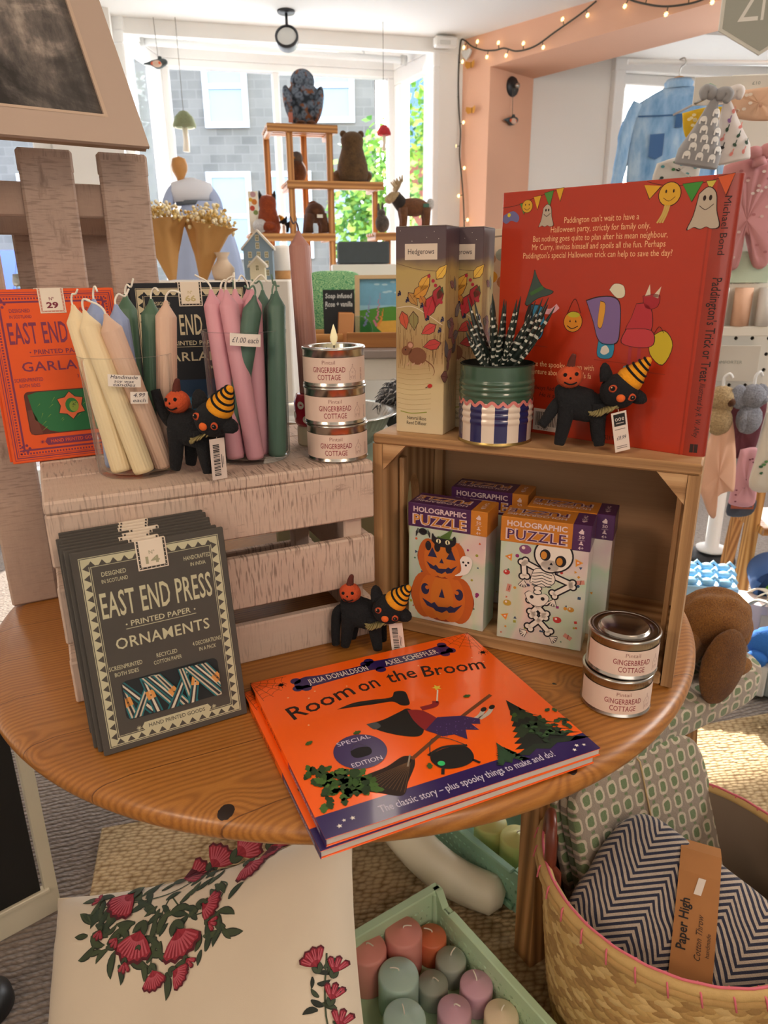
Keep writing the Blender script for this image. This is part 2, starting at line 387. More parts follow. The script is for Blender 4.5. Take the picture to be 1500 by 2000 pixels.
# dropped ceiling over the bay and the shallow beam in front of it
P0, P1, P2, P3 = V((-1.331, 4.175, 0)), V((-1.283, 4.701, 0)), V((.105, 5.044, 0)), V((.333, 4.585, 0))
b = MB()
for A, B in ((P0, P1), (P1, P2), (P2, P3)): d = B - A; b.box((d.length / 2, 0, 2.378), (d.length, .08, .07), M_trim, .002, Tm(A, rz=atan2(d.y, d.x)))
struct('trim_6', b)
def seg(b, A, B, z0, z1, th, mat, side=1, bev=.002):
    d = (B - A); L = d.length; a = atan2(d.y, d.x); b.box((L / 2, side * th / 2, (z0 + z1) / 2), (L, th, z1 - z0), mat, bev, Tm(A, rz=a))
b = MB(); seg(b, P0 + V((-.3, -.07, 0)), V((.48, 4.615, 0)), 2.33, 2.4, .05, M_ceil); struct('trim_1', b)
# back wall either side of the bay; a glazed street door stands in its left part
b = MB(); b.ext([(-2.0, 0), (.04, 0), (.04, 2.4), (-2.0, 2.4)], .12, M_wall, holes=[[(-1.35, .02), (-.3, .02), (-.3, 2.05), (-1.35, 2.05)]], o=B0, u=BD, v=Z); b.T = None
o = struct('wall_back', b)
b = MB(); b.ext([(1.77, 0), (1.92, 0), (1.92, 2.4), (1.77, 2.4)], .3, M_wall, o=B0 + BN * .3, u=BD, v=Z); struct('wall_bay', b)
b = MB(); seg(b, P0, P1, 0, .82, .1, M_wall); seg(b, P1, P2, 0, .82, .1, M_wall); seg(b, P2, P3, 0, .82, .1, M_wall); struct('wall_under_window', b)
def window(name, A, B, z0, z1, mull=(), fw=.055, top=.0):
    d = B - A; L = d.length; a = atan2(d.y, d.x); T = Tm(A, rz=a); b = MB(); b.T = T
    b.box((L / 2, 0, z0 + fw / 2), (L, .07, fw), M_trim, .006); b.box((L / 2, 0, z1 - fw / 2), (L, .07, fw), M_trim, .006)
    for x in (fw / 2, L - fw / 2): b.box((x, 0, (z0 + z1) / 2), (fw, .07, z1 - z0 - 2 * fw), M_trim, .006)
    for t in mull: b.box((L * t, 0, (z0 + z1) / 2), (fw * .9, .065, z1 - z0 - 2 * fw), M_trim, .006)
    f = struct(name, b); g = MB(); g.box((L / 2, 0, (z0 + z1) / 2), (L - 2 * fw + .01, .006, z1 - z0 - 2 * fw + .01), M_glassw, 0, T); g.obj('pane', f); return f
window('window_1', P0, P1 - (P1 - P0) * .05, .82, 2.345, fw=.06)
window('window_2', P1 + BD * .02, P2 - BD * .02, .82, 2.345, mull=(.472,), fw=.045)
window('window_3', P2 + (P3 - P2) * .04, P3, .82, 2.345, fw=.085)
b = MB()
for p in (P1, P2): b.lathe([(.045, .8), (.045, 2.34)], 12, M_trim, (p.x, p.y, 0))
struct('trim_2', b)
window('door_1', B0 + BD * -1.34 + BN * -.04, B0 + BD * -.31 + BN * -.04, .03, 2.04, fw=.09)
# window seat inside the bay
b = MB(); b.ext([(p.x, p.y) for p in (P0 + V((.02, -.35, 0)), P3 + V((-.02, -.3, 0)), P3 + V((-.03, -.02, 0)), P2 + V((-.05, -.06, 0)), P1 + V((.03, -.07, 0)), P0 + V((.03, -.02, 0)))], .62, M_trim); b_ = struct('trim_3', b)
# pink wall with a wide opening into the second room
E0 = V((.469, 4.62, 0)); ED = V((.6827, -.7307, 0)); EN = V((.7307, .6827, 0))
b = MB(); b.ext([(0, 0), (.2, 0), (.2, 2.235), (3.4, 2.3), (3.4, 2.4), (0, 2.4)], -.40, M_pink, o=E0, u=ED, v=Z); struct('wall_right', b)
# second room
R0 = V((.9, 4.76, 0))
b = MB(); b.ext([(-.3, 0), (3.4, 0), (3.4, 2.4), (-.3, 2.4)], -.12, M_wall, holes=[[(.56, 1.42), (2.2, 1.42), (2.2, 2.3), (.56, 2.3)]], o=R0, u=BD, v=Z); struct('wall_side_room', b)
window('window_4', R0 + BD * .56 + BN * .05, R0 + BD * 2.2 + BN * .05, 1.42, 2.3, mull=(.62,), fw=.06)
b = MB(); b.box((.54, -.02, 1.55), (.07, .05, 1.72), M_trim, .004, Tm(R0, rz=atan2(BD.y, BD.x))); b.box((1.3, -.02, 2.345), (1.6, .06, .1), M_trim, .004, Tm(R0, rz=atan2(BD.y, BD.x))); struct('trim_4', b)
b = MB(); b.box((1.35, -.3, 2.38), (1.9, .5, .04), M_trim, .01, Tm(R0, rz=atan2(BD.y, BD.x))); struct('trim_5', b)
b = MB(); b.box((-3.0, 1.4, 1.2), (.1, 6.6, 2.4), M_wall, 0); struct('wall_left', b)
b = MB(); b.box((4.2, 1.9, 1.2), (.1, 7.0, 2.4), M_wall, 0); struct('wall_far_right', b)

b = MB(); b.box((.6, -1.5, 1.2), (7.4, .1, 2.4), M_wall, 0); struct('wall_front', b)
MB_ = MB().box((.6, -1.3, 2.45), (7.4, .6, .1), M_ceil, 0); struct('ceiling_front', MB_)

# ------------------------------------------------------------------ street outside
def stone():
    n = NT('street_stone'); o = n.mapp(rot=(pi / 2, 0, 0)); b = n.n('TexBrick'); n.lk(o, b.inputs[0]); b.inputs['Scale'].default_value = 2.2
    b.inputs['Mortar Size'].default_value = .02; b.inputs['Color1'].default_value = lin('#77736c'); b.inputs['Color2'].default_value = lin('#55534f'); b.inputs['Mortar'].default_value = lin('#7d7973'); b.inputs['Mortar Smooth'].default_value = .6
    n.col(n.mix(n.noise(n.mapp(), 2.5, 5), b.outputs[0], '#8f8a82')); n.setp(Roughness=.95); return n.m
b = MB(); b.box((0, 12, -.12), (40, 13.2, .1), P('#8d8c8a', .95, var=.1), 0); struct('ground_street', b)
M_stone = stone(); M_slate = P('#4a4d52', .8, var=.2)
h = thing('stone_house', 'grey stone house across the street seen through the bay window', 'building', (-2.5, 11, 0))
b = MB(); b.ext([(-5, -.2), (2.42, -.2), (2.42, 4.6), (-5, 4.6)], -4, M_stone, o=(0, 0, 0), u=(1, 0, 0), v=Z, holes=[]); b.obj('wall', h)
b = MB(); b.ext([(-.3, 4.55), (4.3, 4.55), (2.0, 5.9)], 7.6, M_slate, o=(-5.1, 0, 0), u=(0, 1, 0), v=Z); b.obj('roof', h)
M_wf = P('#f1f3f4', .5); M_wg = P('#8fa3b5', .1)
for x, z0, w, hh in ((.05, 1.35, .62, 1.15), (.9, 1.35, .62, 1.15), (-2.6, 1.2, .8, 1.3), (.1, 3.05, .6, 1.0), (-1.6, 3.0, .8, 1.0), (1.55, 3.1, .6, .9), (1.75, 1.3, .5, 1.2)):
    f = MB(); f.ext([(x, z0), (x + w, z0), (x + w, z0 + hh), (x, z0 + hh)], .06, M_wf, o=(0, 0, 0), u=(1, 0, 0), v=Z, holes=[[(x + .07, z0 + .07), (x + w - .07, z0 + .07), (x + w - .07, z0 + hh / 2 - .03), (x + .07, z0 + hh / 2 - .03)], [(x + .07, z0 + hh / 2 + .03), (x + w - .07, z0 + hh / 2 + .03), (x + w - .07, z0 + hh - .07), (x + .07, z0 + hh - .07)]])
    fo = f.obj('window', h); g = MB(); g.box((x + w / 2, -.012, z0 + hh / 2), (w - .1, .02, hh - .1), M_wg, 0); g.obj('pane', fo)
h = thing('brick_house', 'red brick house beside the stone one, seen at the right of the bay window', 'building', (.2, 12.5, 0))
b = MB(); b.box((.6, 1, 2.6), (1.4, 2, 5.2), P('#9b5a48', .9, var=.2, vs=6), .01); b.obj('wall', h)
b = MB(); b.box((.45, -.02, 3.6), (.5, .08, 1.2), P('#5f86b8', .4), .01); b.obj('window', h)
b = MB(); b.ext([(-.2, 5.2), (2.2, 5.2), (1, 6.1)], 1.6, M_slate, o=(-.2, 0, 0), u=(0, 1, 0), v=Z); b.obj('roof', h)
def leaves(name, lab, cat, c, r, n, cols, group=None, leaf=.09):
    t = thing(name, lab, cat, (c[0], c[1], 0), group=group); rn = random.Random(int(c[0] * 99 + 7)); mats = [P(q, .7) for q in cols]; b = MB()
    for i in range(n):
        d = V((rn.gauss(0, 1), rn.gauss(0, 1), rn.gauss(0, 1))).normalized() * (rn.random() ** .45); p = V((d.x * r[0], d.y * r[1], c[2] + d.z * r[2]))
        a = V((rn.uniform(-1, 1), rn.uniform(-1, 1), rn.uniform(-.8, .3))).normalized(); w = a.orthogonal().normalized(); s = leaf * rn.uniform(.6, 1.3)
        b.add([p, p + a * s * .5 + w * s * .35, p + a * s, p + a * s * .5 - w * s * .35], [(0, 1, 2, 3)], rn.choice(mats))
    b.obj('foliage', t); k = MB(); k.tube([(0, 0, -.08), (.02, 0, c[2] * .5), (0, 0, c[2])], [.08, .06, .03], 8, P('#5b4a3a', .9)); k.obj('trunk', t); return t
leaves('street_tree', 'sunlit green street tree behind the right bay window pane', 'tree', (.78, 8.6, 2.6), (.6, .6, 1.05), 2600, ['#7fae2f', '#a8c93f', '#5f8c2a', '#c4d95a'])
leaves('street_shrub', 'bright green shrub outside, low behind the moose and bear', 'shrub', (-.08, 7.3, 1.75), (.42, .45, .75), 1800, ['#6da03a', '#93bd4c', '#4f8340', '#b3d36a'])
# parked blue car glimpsed through the street door
c = thing('parked_car', 'blue car parked outside, glimpsed through the gap in the tall crate', 'car', (-4.9, 8.7, -.07), radians(-75))
M_car = P('#1f49d0', .25, coat=1); M_cgl = P('#8fb0ac', .08); M_tyre = P('#1a1a1c', .8)
prof = [(-2, .3), (2, .3), (2.05, .75), (1.9, .95), (1.0, 1.08), (-1.9, 1.06), (-2.05, .7)]
b = MB(); b.ext(prof, 1.66, M_car, o=(0, .83, 0), u=(1, 0, 0), v=Z); b.obj('body', c)
b = MB(); b.ext([(.95, 1.06), (.35, 1.5), (-.9, 1.52), (-1.6, 1.06)], 1.46, M_car, o=(0, .73, 0), u=(1, 0, 0), v=Z); b.obj('cabin', c)
b = MB(); b.ext([(.78, 1.1), (.3, 1.44), (-.85, 1.46), (-1.4, 1.1)], 1.49, M_cgl, o=(0, .745, 0), u=(1, 0, 0), v=Z); b.obj('side_window', c)
b = MB(); b.ext([(-.6, 1.09), (.6, 1.09), (.5, 1.45), (-.5, 1.45)], .02, M_cgl, o=(.955, 0, 0), u=(0, 1, 0), v=Z, T=Tm((0, 0, 0))); b.obj('windscreen', c)
b = MB(); b.box((2.03, -.6, .8), (.06, .3, .14), P('#d84a40', .3), .02); b.obj('lamp', c)
for x in (-1.3, 1.3):
    for y in (-.84, .84): b = MB(); b.lathe([(.0, -.09), (.26, -.09), (.31, -.06), (.31, .06), (.26, .09), (0, .09)], 24, M_tyre, T=Tm((x, y, .31), rx=pi / 2)); b.obj('wheel', c)

# ------------------------------------------------------------------ rug
b = MB(); L, Dp = 1.95, 1.25
b.box((L / 2, -Dp / 2, .0065), (L, Dp, .013), jute(), .006)
b.obj('jute_rug', None, (-.638, 1.279, 0), radians(13.5), label='natural jute rug woven in chunky loops, lying under the round table', cat='rug')
def rug_edge():
    b = MB(); L2 = .17; n = 9
    M = jute('jute_braid', ('#a98d5f', '#bda173', '#7a5f3c'), 130)
    for i in range(n): b.tube([(x * L2 / 14, -i * .0022 + .001 * sin(x * 2.1), .012 + .004 * (i % 2)) for x in range(15)], .004, 6, M)
    return b

# ------------------------------------------------------------------ round table
def pine_top():
    n = NT('lacquered_pine'); o0 = n.tc.outputs['Object']; x = n.xyz(o0)
    bw = .094; cell = n.ma('FLOOR', n.ma('DIVIDE', n.ma('ADD', x[1], 5), bw)); loc = n.ma('SUBTRACT', n.ma('ADD', x[1], 5), n.ma('MULTIPLY', cell, bw))
    wn = n.n('TexWhiteNoise', noise_dimensions='1D'); n.lk(cell, wn.inputs['W']); rnd = wn.outputs['Value']
    cx = n.n('CombineXYZ'); n.lk(n.ma('ADD', n.ma('MULTIPLY', x[0], .1), n.ma('MULTIPLY', rnd, 7)), cx.inputs[0]); n.lk(loc, cx.inputs[1]); n.lk(x[2], cx.inputs[2])
    q = cx.outputs[0]; wob = n.noise(q, 7, 3, .5)
    dy = n.ma('SUBTRACT', loc, n.ma('MULTIPLY', rnd, .09)); dz = n.ma('ADD', x[2], n.ma('SUBTRACT', n.ma('MULTIPLY', wob, .075), n.ma('ADD', n.ma('MULTIPLY', rnd, .03), .02)))
    r = n.ma('SQRT', n.ma('ADD', n.ma('MULTIPLY', dy, dy), n.ma('MULTIPLY', dz, dz)))
    dk = None
    for kx, ky, kr in ((-.272, -.383, .0085), (.037, -.468, .008), (.112, -.35, .0068), (-.452, .172, .006), (.18, -.21, .0045), (-.10, .30, .006)):
        vs = n.n('VectorMath', operation='DISTANCE'); n.lk(o0, vs.inputs[0]); vs.inputs[1].default_value = (kx, ky, -.006)
        d = n.ma('DIVIDE', vs.outputs['Value'], kr); g = n.ma('POWER', 2.718, n.ma('MULTIPLY', n.ma('MULTIPLY', d, d), -.12)); r = n.ma('ADD', r, n.ma('MULTIPLY', g, .022))
        core = n.ma('LESS_THAN', n.ma('ADD', d, n.ma('MULTIPLY', n.noise(o0, 120, 2), .6)), 1.25); dk = core if dk is None else n.ma('MAXIMUM', dk, core)
    w = n.ma('ADD', n.ma('MULTIPLY', n.ma('SINE', n.ma('MULTIPLY', n.ma('ADD', r, n.ma('MULTIPLY', n.noise(q, 40, 2), .004)), 1000)), .5), .5); w = n.ma('POWER', w, 1.6)
    fine = n.noise(n.mapp(scale=(4, 60, 30)), 14, 4, .7); tone = n.noise(n.mapp(scale=(.6, 6, 2)), 3, 2)
    f = n.ma('ADD', n.ma('ADD', n.ma('MULTIPLY', w, .24), n.ma('MULTIPLY', fine, .46)), n.ma('ADD', n.ma('MULTIPLY', tone, .22), n.ma('MULTIPLY', rnd, .1)))
    c = n.ramp(f, [(.15, '#c4873f'), (.5, '#a3682b'), (.95, '#704017')])
    seam = n.ma('LESS_THAN', loc, .0012); c = n.mix(n.ma('MULTIPLY', seam, .75), c, '#4a230c'); c = n.mix(dk, c, '#1f0d05')
    n.col(c); n.setp(Roughness=.38, Coat_Weight=.2, Coat_Roughness=.22); n.bump(n.ma('SUBTRACT', fine, n.ma('MULTIPLY', seam, 2)), .06, .001); return n.m
TC = (-.0565, .9705)
tb = thing('round_table', 'round lacquered pine table with knots, carrying the crates and Halloween stock', 'table', (TC[0], TC[1], 0))
R = .483; prof = [(0, -.030), (R - .03, -.030), (R - .012, -.0285)] + [(R - .012 + .012 * sin(a), -.0165 - .012 * cos(a)) for a in [pi / 2 * i / 5 for i in range(1, 6)]] + [(R - .016 + .016 * cos(a), -.0150 + .0125 * sin(a)) for a in [pi / 2 * i / 6 for i in range(1, 7)]] + [(R - .022, -.0012), (R - .028, 0), (0, 0)]
b = MB(); b.lathe(prof, 180, pine_top()); b.obj('tabletop', tb, (0, 0, .74), radians(25))
b = MB(); b.lathe([(.0, .12), (.06, .12), (.07, .16), (.05, .2), (.04, .26), (.055, .4), (.062, .48), (.045, .58), (.05, .62), (.1, .68), (.12, .71), (0, .71)], 32, M_cream); b.obj('pedestal', tb, (-.035, .205, 0))
for a, l in ((-22, .315), (68, .27), (158, .28), (-112, .27)):
    b = MB(); pth = bez([(.03, 0, .22), (.1, 0, .17), (.18, 0, .092), (.25, 0, .056), (l + .012, 0, .046)], 6); n_ = len(pth)
    rs = [.036 + .004 * sin(pi * i / n_) for i in range(n_)]; rs[-1] = .029; pth.append(pth[-1] + V((.012, 0, -.002))); rs.append(.014)
    b.tube(pth, rs, 16, M_cream, flat=.86); b.obj('foot', tb, (-.035, .205, 0), radians(a))

# ------------------------------------------------------------------ crates on the table
M_ww = [whitewash('whitewashed_pine_%s' % k, '#d9c3b3', ('#c9ae9c', '#5c4136'), ax, (i * 3.1, i, 0), .5) for i, (k, ax) in enumerate((('rail', 0), ('upright', 2), ('side', 1)))]
M_wd = [whitewash('greyed_pine_%s' % k, '#c3aa9b', ('#ab9384', '#66514a'), ax, (i * 2.3 + 4, i, 0), .3) for i, (k, ax) in enumerate((('rail', 0), ('upright', 2), ('side', 1)))]
cl = thing('whitewashed_crate', 'whitewashed slatted crate turned upside down on the table, holding the candle vases', 'crate', (-.339, .671, .74), radians(25.23))
cw, ch, cdp = .362, .231, .25
for i, (y0, y1) in enumerate(((0, .094), (.096, .172), (.174, .25))): MB().box((cw / 2, (y0 + y1) / 2, ch - .007), (cw, y1 - y0, .014), M_ww[0], .0025).obj('top_plank', cl)
for y in (.006, cdp - .006):
    for z0, z1 in ((.0, .050), (.072, .136), (.160, .2165)): MB().box((cw / 2, y, (z0 + z1) / 2), (cw, .012, z1 - z0), M_ww[0], .002).obj('slat', cl)
for x in (.006, cw - .006):
    for z0, z1 in ((.0, .050), (.072, .136), (.160, .2165)): MB().box((x, cdp / 2, (z0 + z1) / 2 - .001), (.011, cdp - .026, z1 - z0), M_ww[2], .002).obj('end_slat', cl)
for x in (.024, cw - .024):
    for y in (.024, cdp - .024): MB().box((x, y, .108), (.024, .024, .216), M_ww[1], .002).obj('corner_post', cl)
tc = thing('tall_crate', 'tall greyed crate standing on end behind the orange packs, carrying the framed print', 'crate', (-.526, .909, .74), radians(28))
for x0, x1 in ((0, .061), (.097, .159), (.190, .25)):
    w = x1 - x0; MB().box(((x0 + x1) / 2, .0065, .293), (w, .013, .585), M_wd[1], .003).obj('plank', tc)
    MB().box(((x0 + x1) / 2, .0, .578), (w + .002, .0135, .028), M_wd[0], .003, Tm((0, .007, 0))).obj('end_batten', tc)
for x0, x1 in ((0, .03), (.085, .16), (.17, .25)): MB().box(((x0 + x1) / 2, .204, .285), (x1 - x0, .012, .57), M_wd[1], .003).obj('rear_plank', tc)
for z in (.535, .02): MB().box((.125, .024, z), (.25, .022, .04), M_wd[0], .002).obj('rail', tc); MB().box((.125, .188, z - .012), (.25, .02, .045), M_wd[0], .002).obj('rail', tc)
for x in (.2435, .0065): MB().box((x, .106, .3), (.012, .142, .05), M_wd[2], .002).obj('side_rail', tc); MB().box((x, .106, .535), (.012, .142, .05), M_wd[2], .002).obj('side_rail', tc)
wA = dict(c1='#d7b389', c2='#c39a6c', c3='#8d6440', ring=55, rough=.6, st=.15)
M_cr = [wood('torched_crate_%s' % k, '#cfa87c', '#b1875a', '#684425', ax, 44, .6, .75, off=(i, i * 2, 0), st=.15) for i, (k, ax) in enumerate((('rail', 0), ('upright', 2), ('side', 1)))]
M_ply = wood('thin_plywood', '#c79e76', '#b98f69', '#a77b57', 0, 9, .6, .35, (3, 1, 0), .08)
cr = thing('display_crate', 'natural torched-wood box crate open to the front, housing the puzzle boxes', 'crate', (-.013, .8499, .74), radians(-25.48))
rw, rh, rd = .370, .259, .205
for y0, y1 in ((0, .1), (.1015, .205)): MB().box((rw / 2, (y0 + y1) / 2, rh - .006), (rw, y1 - y0, .012), M_cr[0], .002).obj('top_board', cr)
for y0, y1 in ((0, .1), (.1015, .195)): MB().box((rw / 2, (y0 + y1) / 2, .008), (rw - .026, y1 - y0, .016), M_cr[0], .002).obj('bottom_board', cr)
MB().box((rw / 2, .2, rh / 2 - .006), (rw - .001, .006, rh - .013), M_ply, .001).obj('back_panel', cr)
for x in (.0, rw - .012):
    b = MB(); b.ext([(0, 0), (.196, 0), (.196, rh - .0125), (0, rh - .0125)], .012, M_cr[1], holes=[[(q[0], q[1]) for q in arc(.10, .135, .022, 0, 2 * pi, 24, .05)[:-1]]], o=(x, 0, 0), u=(0, 1, 0), v=(0, 0, 1)); b.obj('side_panel', cr)
for sx, x in ((1, .0125), (-1, rw - .0125)):
    for y in (.002, .178): b = MB(); b.ext([(0, rh - .0125), (sx * .03, rh - .0125), (0, rh - .045)][::sx], .012, M_cr[0], o=(x, y + .012, 0), u=(1, 0, 0), v=(0, 0, 1)); b.obj('corner_brace', cr)
    MB().box((x + sx * .007, .18, .12), (.013, .013, .2), M_cr[1], .001).obj('corner_post', cr)
    MB().box((x + sx * .006, .05, .12), (.006, .012, .2), M_cr[1], .001).obj('corner_post', cr)
# ================================================================== things on the table and crates
def clip(poly, x0, y0, x1, y1):
    for ax, lim, sg in ((0, x0, 1), (0, x1, -1), (1, y0, 1), (1, y1, -1)):
        out = []
        for i in range(len(poly)):
            a, b = poly[i - 1], poly[i]; ia, ib = (a[ax] - lim) * sg >= 0, (b[ax] - lim) * sg >= 0
            if ia != ib: t = (lim - a[ax]) / (b[ax] - a[ax]); out.append((a[0] + (b[0] - a[0]) * t, a[1] + (b[1] - a[1]) * t))
            if ib: out.append(b)
        poly = out
        if len(poly) < 3: return []
    return poly
FR = pm((0, 0, 0), (1, 0, 0), (0, 0, 1))
M_lab = P('#e9d9c8', .7)
# ---- screen-printed paper packs
PW, PH, PT = .1445, .2035, .0042
def pack(name, card, ink, lines, num, numc, art, style, label, group, full=True, hi=0):
    t = thing(name, label, 'paper pack', group=group); b = MB(); mc = P(card, .8, var=.05, vs=60, bump=.04, bs=900); mi = INK(ink)
    b.box((PW / 2, 0, PH / 2), (PW, PT, PH), mc, .0006); m = pm((0, -PT / 2, 0), (1, 0, 0), (0, 0, 1))
    X = lambda f: f * PW; Yy = lambda f: f * PH
    if style == 'tri':
        a, c = .0062, .0158; b.frame(a, a, PW - a, PH - a, .0006, m, mi); a2 = a + .0014
        for (x0, z0, x1, z1) in ((a2, a2, PW - a2, a2 + .0072), (a2, PH - a2 - .0072, PW - a2, PH - a2), (a2, a2, a2 + .0072, PH - a2), (PW - a2 - .0072, a2, PW - a2, PH - a2)): b.rect(x0, z0, x1, z1, m, mi, 1)
        n = 12
        for i in range(n):
            w = (PW - 2 * a2 - .008) / n; x = a2 + .004 + w * i
            for z, d in ((a2 + .001, 1), (PH - a2 - .0078, 1)): b.poly([(x + w * .12, z), (x + w * .88, z), (x + w * .5, z + .0052)], m, mc, 2)
        n = 18
        for i in range(n):
            w = (PH - 2 * a2 - .008) / n; z = a2 + .004 + w * i
            for x, d in ((a2 + .0066, -1), (PW - a2 - .0066, 1)): b.poly([(x, z + w * .12), (x, z + w * .88), (x + d * .0056, z + w * .5)][::d], m, mc, 2)
        b.frame(c, c, PW - c, PH - c, .0005, m, mi)
    else:
        for a, w in ((.003, .0006), (.0052, .0012), (.0076, .0005), (.0135, .0022)): b.frame(a, a, PW - a, PH - a, w, m, mi)
        for i in range(38):
            w = (PW - .02) / 38; x = .01 + w * i
            for z in (.0094, PH - .0117): b.rect(x, z, x + w * .55, z + .0022, m, mi)
        for i in range(54):
            w = (PH - .02) / 54; z = .01 + w * i
            for x in (.0094, PW - .0117): b.rect(x, z, x + .0022, z + w * .55, m, mi)
        for x, z in ((.0165, .0165), (PW - .0165, .0165), (.0165, PH - .0165), (PW - .0165, PH - .0165)):
            for k in range(5): b.disc(x + .004 * cos(k * 1.26), z + .004 * sin(k * 1.26), .0017, m, mi, 2, 8)
    # wording
    if full:
        for s, x, z, sz, w in (('DESIGNED', .245, .868, .030, .155), ('IN SCOTLAND', .245, .835, .026, .165), ('HANDCRAFTED', .795, .868, .030, .185), ('IN INDIA', .795, .835, .026, .105)) + tuple(lines[2:]):
            b.text(s, X(x), Yy(z), Yy(sz), m, mi, 2, X(w), bold=.006)
        b.text('EAST END PRESS', X(.5), Yy(.668 + hi * .02), Yy(.175), m, mi, 2, X(.735), bold=.012, space=1.05)
        b.text('PRINTED PAPER', X(.5), Yy(.606 + hi * .018), Yy(.038), m, mi, 2, X(.40), bold=.012)
        b.rect(X(.265), Yy(.594 + hi * .018), X(.735), Yy(.597 + hi * .018), m, mi, 2)
        for x in (.272, .728): b.disc(X(x), Yy(.618 + hi * .018), .0009, m, mi, 2, 8)
        b.text(lines[0], X(.5), Yy(.505 + hi * .022), Yy(.078), m, mi, 2, X(lines[1]), bold=.010, space=1.06)
        z = .07 + hi * .02; b.poly([(X(.285), Yy(z + .0)), (X(.725), Yy(z)), (X(.745), Yy(z + .022)), (X(.725), Yy(z + .044)), (X(.285), Yy(z + .044)), (X(.265), Yy(z + .022))], m, mi, 2)
        b.text('HAND PRINTED GOODS', X(.505), Yy(z + .0125), Yy(.028), m, mc, 3, X(.39), bold=.01)
        for x in (.245, .765):
            for k in range(4): b.line([(X(x) - .0024 * cos(k * pi / 4), Yy(z + .022) - .0024 * sin(k * pi / 4)), (X(x) + .0024 * cos(k * pi / 4), Yy(z + .022) + .0024 * sin(k * pi / 4))], .0005, m, mi, 2)
    b.obj('card', t)
    if full:
        w0, w1, z0, z1 = X(.175 - hi * .01), X(.835 + hi * .02), Yy(.145 + hi * .01), Yy(.345 + hi * .065); b = MB()
        b.poly(rr(w0, z0, w1, z1, .006), m, P(art[0], .8), 2)
        for q in art[1]:
            for pts, c, l in q(w0, z0, w1, z1):
                pc = clip(pts, w0 + .0012, z0 + .0012, w1 - .0012, z1 - .0012)
                if pc: b.poly(pc, m, P(c, .7), 2 + l)
        b.obj('window', t)
    # folded paper seal over the top edge
    b = MB(); mt = P('#eadcc9', .75); x0, x1 = X(.40), X(.60); b.box(((x0 + x1) / 2, 0, PH - .014), (x1 - x0, PT + .0014, .0295), mt, .0004)
    ms = pm((0, -PT / 2 - .0007, 0), (1, 0, 0), (0, 0, 1)); mk = INK(numc[1]); mn = INK(numc[0])
    b.rect(x0 + .0012, PH - .0275, x1 - .0012, PH - .0257, ms, mk, 1); b.rect(x0 + .0012, PH - .0257, x0 + .003, PH + .0004, ms, mk, 1); b.rect(x1 - .003, PH - .0257, x1 - .0012, PH + .0004, ms, mk, 1)
    for i in range(7):
        for x in (x0 + .0021, x1 - .0021): b.disc(x, PH - .026 + .004 * i, .0005, ms, mt, 2, 6)
    for i in range(6): b.disc(x0 + .004 + .0042 * i, PH - .0266, .0005, ms, mt, 2, 6)
    b.text('Nº', X(.5), PH - .0135, .0052, ms, mn, 1, bold=.01); b.text(num, X(.5), PH - .0225, .0095, ms, mn, 1, X(.092), bold=.035); b.obj('paper_seal', t)
    return t
def strips(cols, seed, n=13):
    def f(x0, y0, x1, y1):
        rn = random.Random(seed); out = []
        for i in range(n):
            cx, cy = x0 + (x1 - x0) * (i + .5) / n, (y0 + y1) / 2 + rn.uniform(-.004, .004); a = pi / 2 + rn.choice((-.55, .5, -.25, .62, .3)) + rn.uniform(-.1, .1)
            d, e = (cos(a), sin(a)), (-sin(a), cos(a)); L = .045; l = 1 + i * 3
            for w, c, k in ((.0052, cols[0], 0), (.0034, cols[1 + i % 2], 1), (.0013, cols[3 + i % 2], 2)):
                q = .55 if k == 2 else 1; out.append(([(cx - d[0] * L * q + e[0] * w, cy - d[1] * L * q + e[1] * w), (cx - d[0] * L * q - e[0] * w, cy - d[1] * L * q - e[1] * w), (cx + d[0] * L * q - e[0] * w * .5, cy + d[1] * L * q - e[1] * w * .5), (cx + d[0] * L * q + e[0] * w * .5, cy + d[1] * L * q + e[1] * w * .5)], c, l + k))
            if i % 3 == 0: out.append(([(cx + e[0] * .004 + d[0] * .005, cy + e[1] * .004 + d[1] * .005), (cx + e[0] * .004 - d[0] * .004, cy + e[1] * .004 - d[1] * .004), (cx - e[0] * .004 - d[0] * .004, cy - e[1] * .004 - d[1] * .004), (cx - e[0] * .004 + d[0] * .005, cy - e[1] * .004 + d[1] * .005)], '#d9964e', l + 2)); out.append((arc(cx, cy, .0008, 0, 2 * pi, 8)[:-1], '#1a1a1a', l + 2.5))
        return out
    return f
def ribs(col, n, seed):
    def f(x0, y0, x1, y1):
        rn = random.Random(seed); return [([(x0 + (x1 - x0) * rn.random(), y0 + (y1 - y0) * rn.random())] * 1 + [], col, 0) for _ in range(0)]
    return f
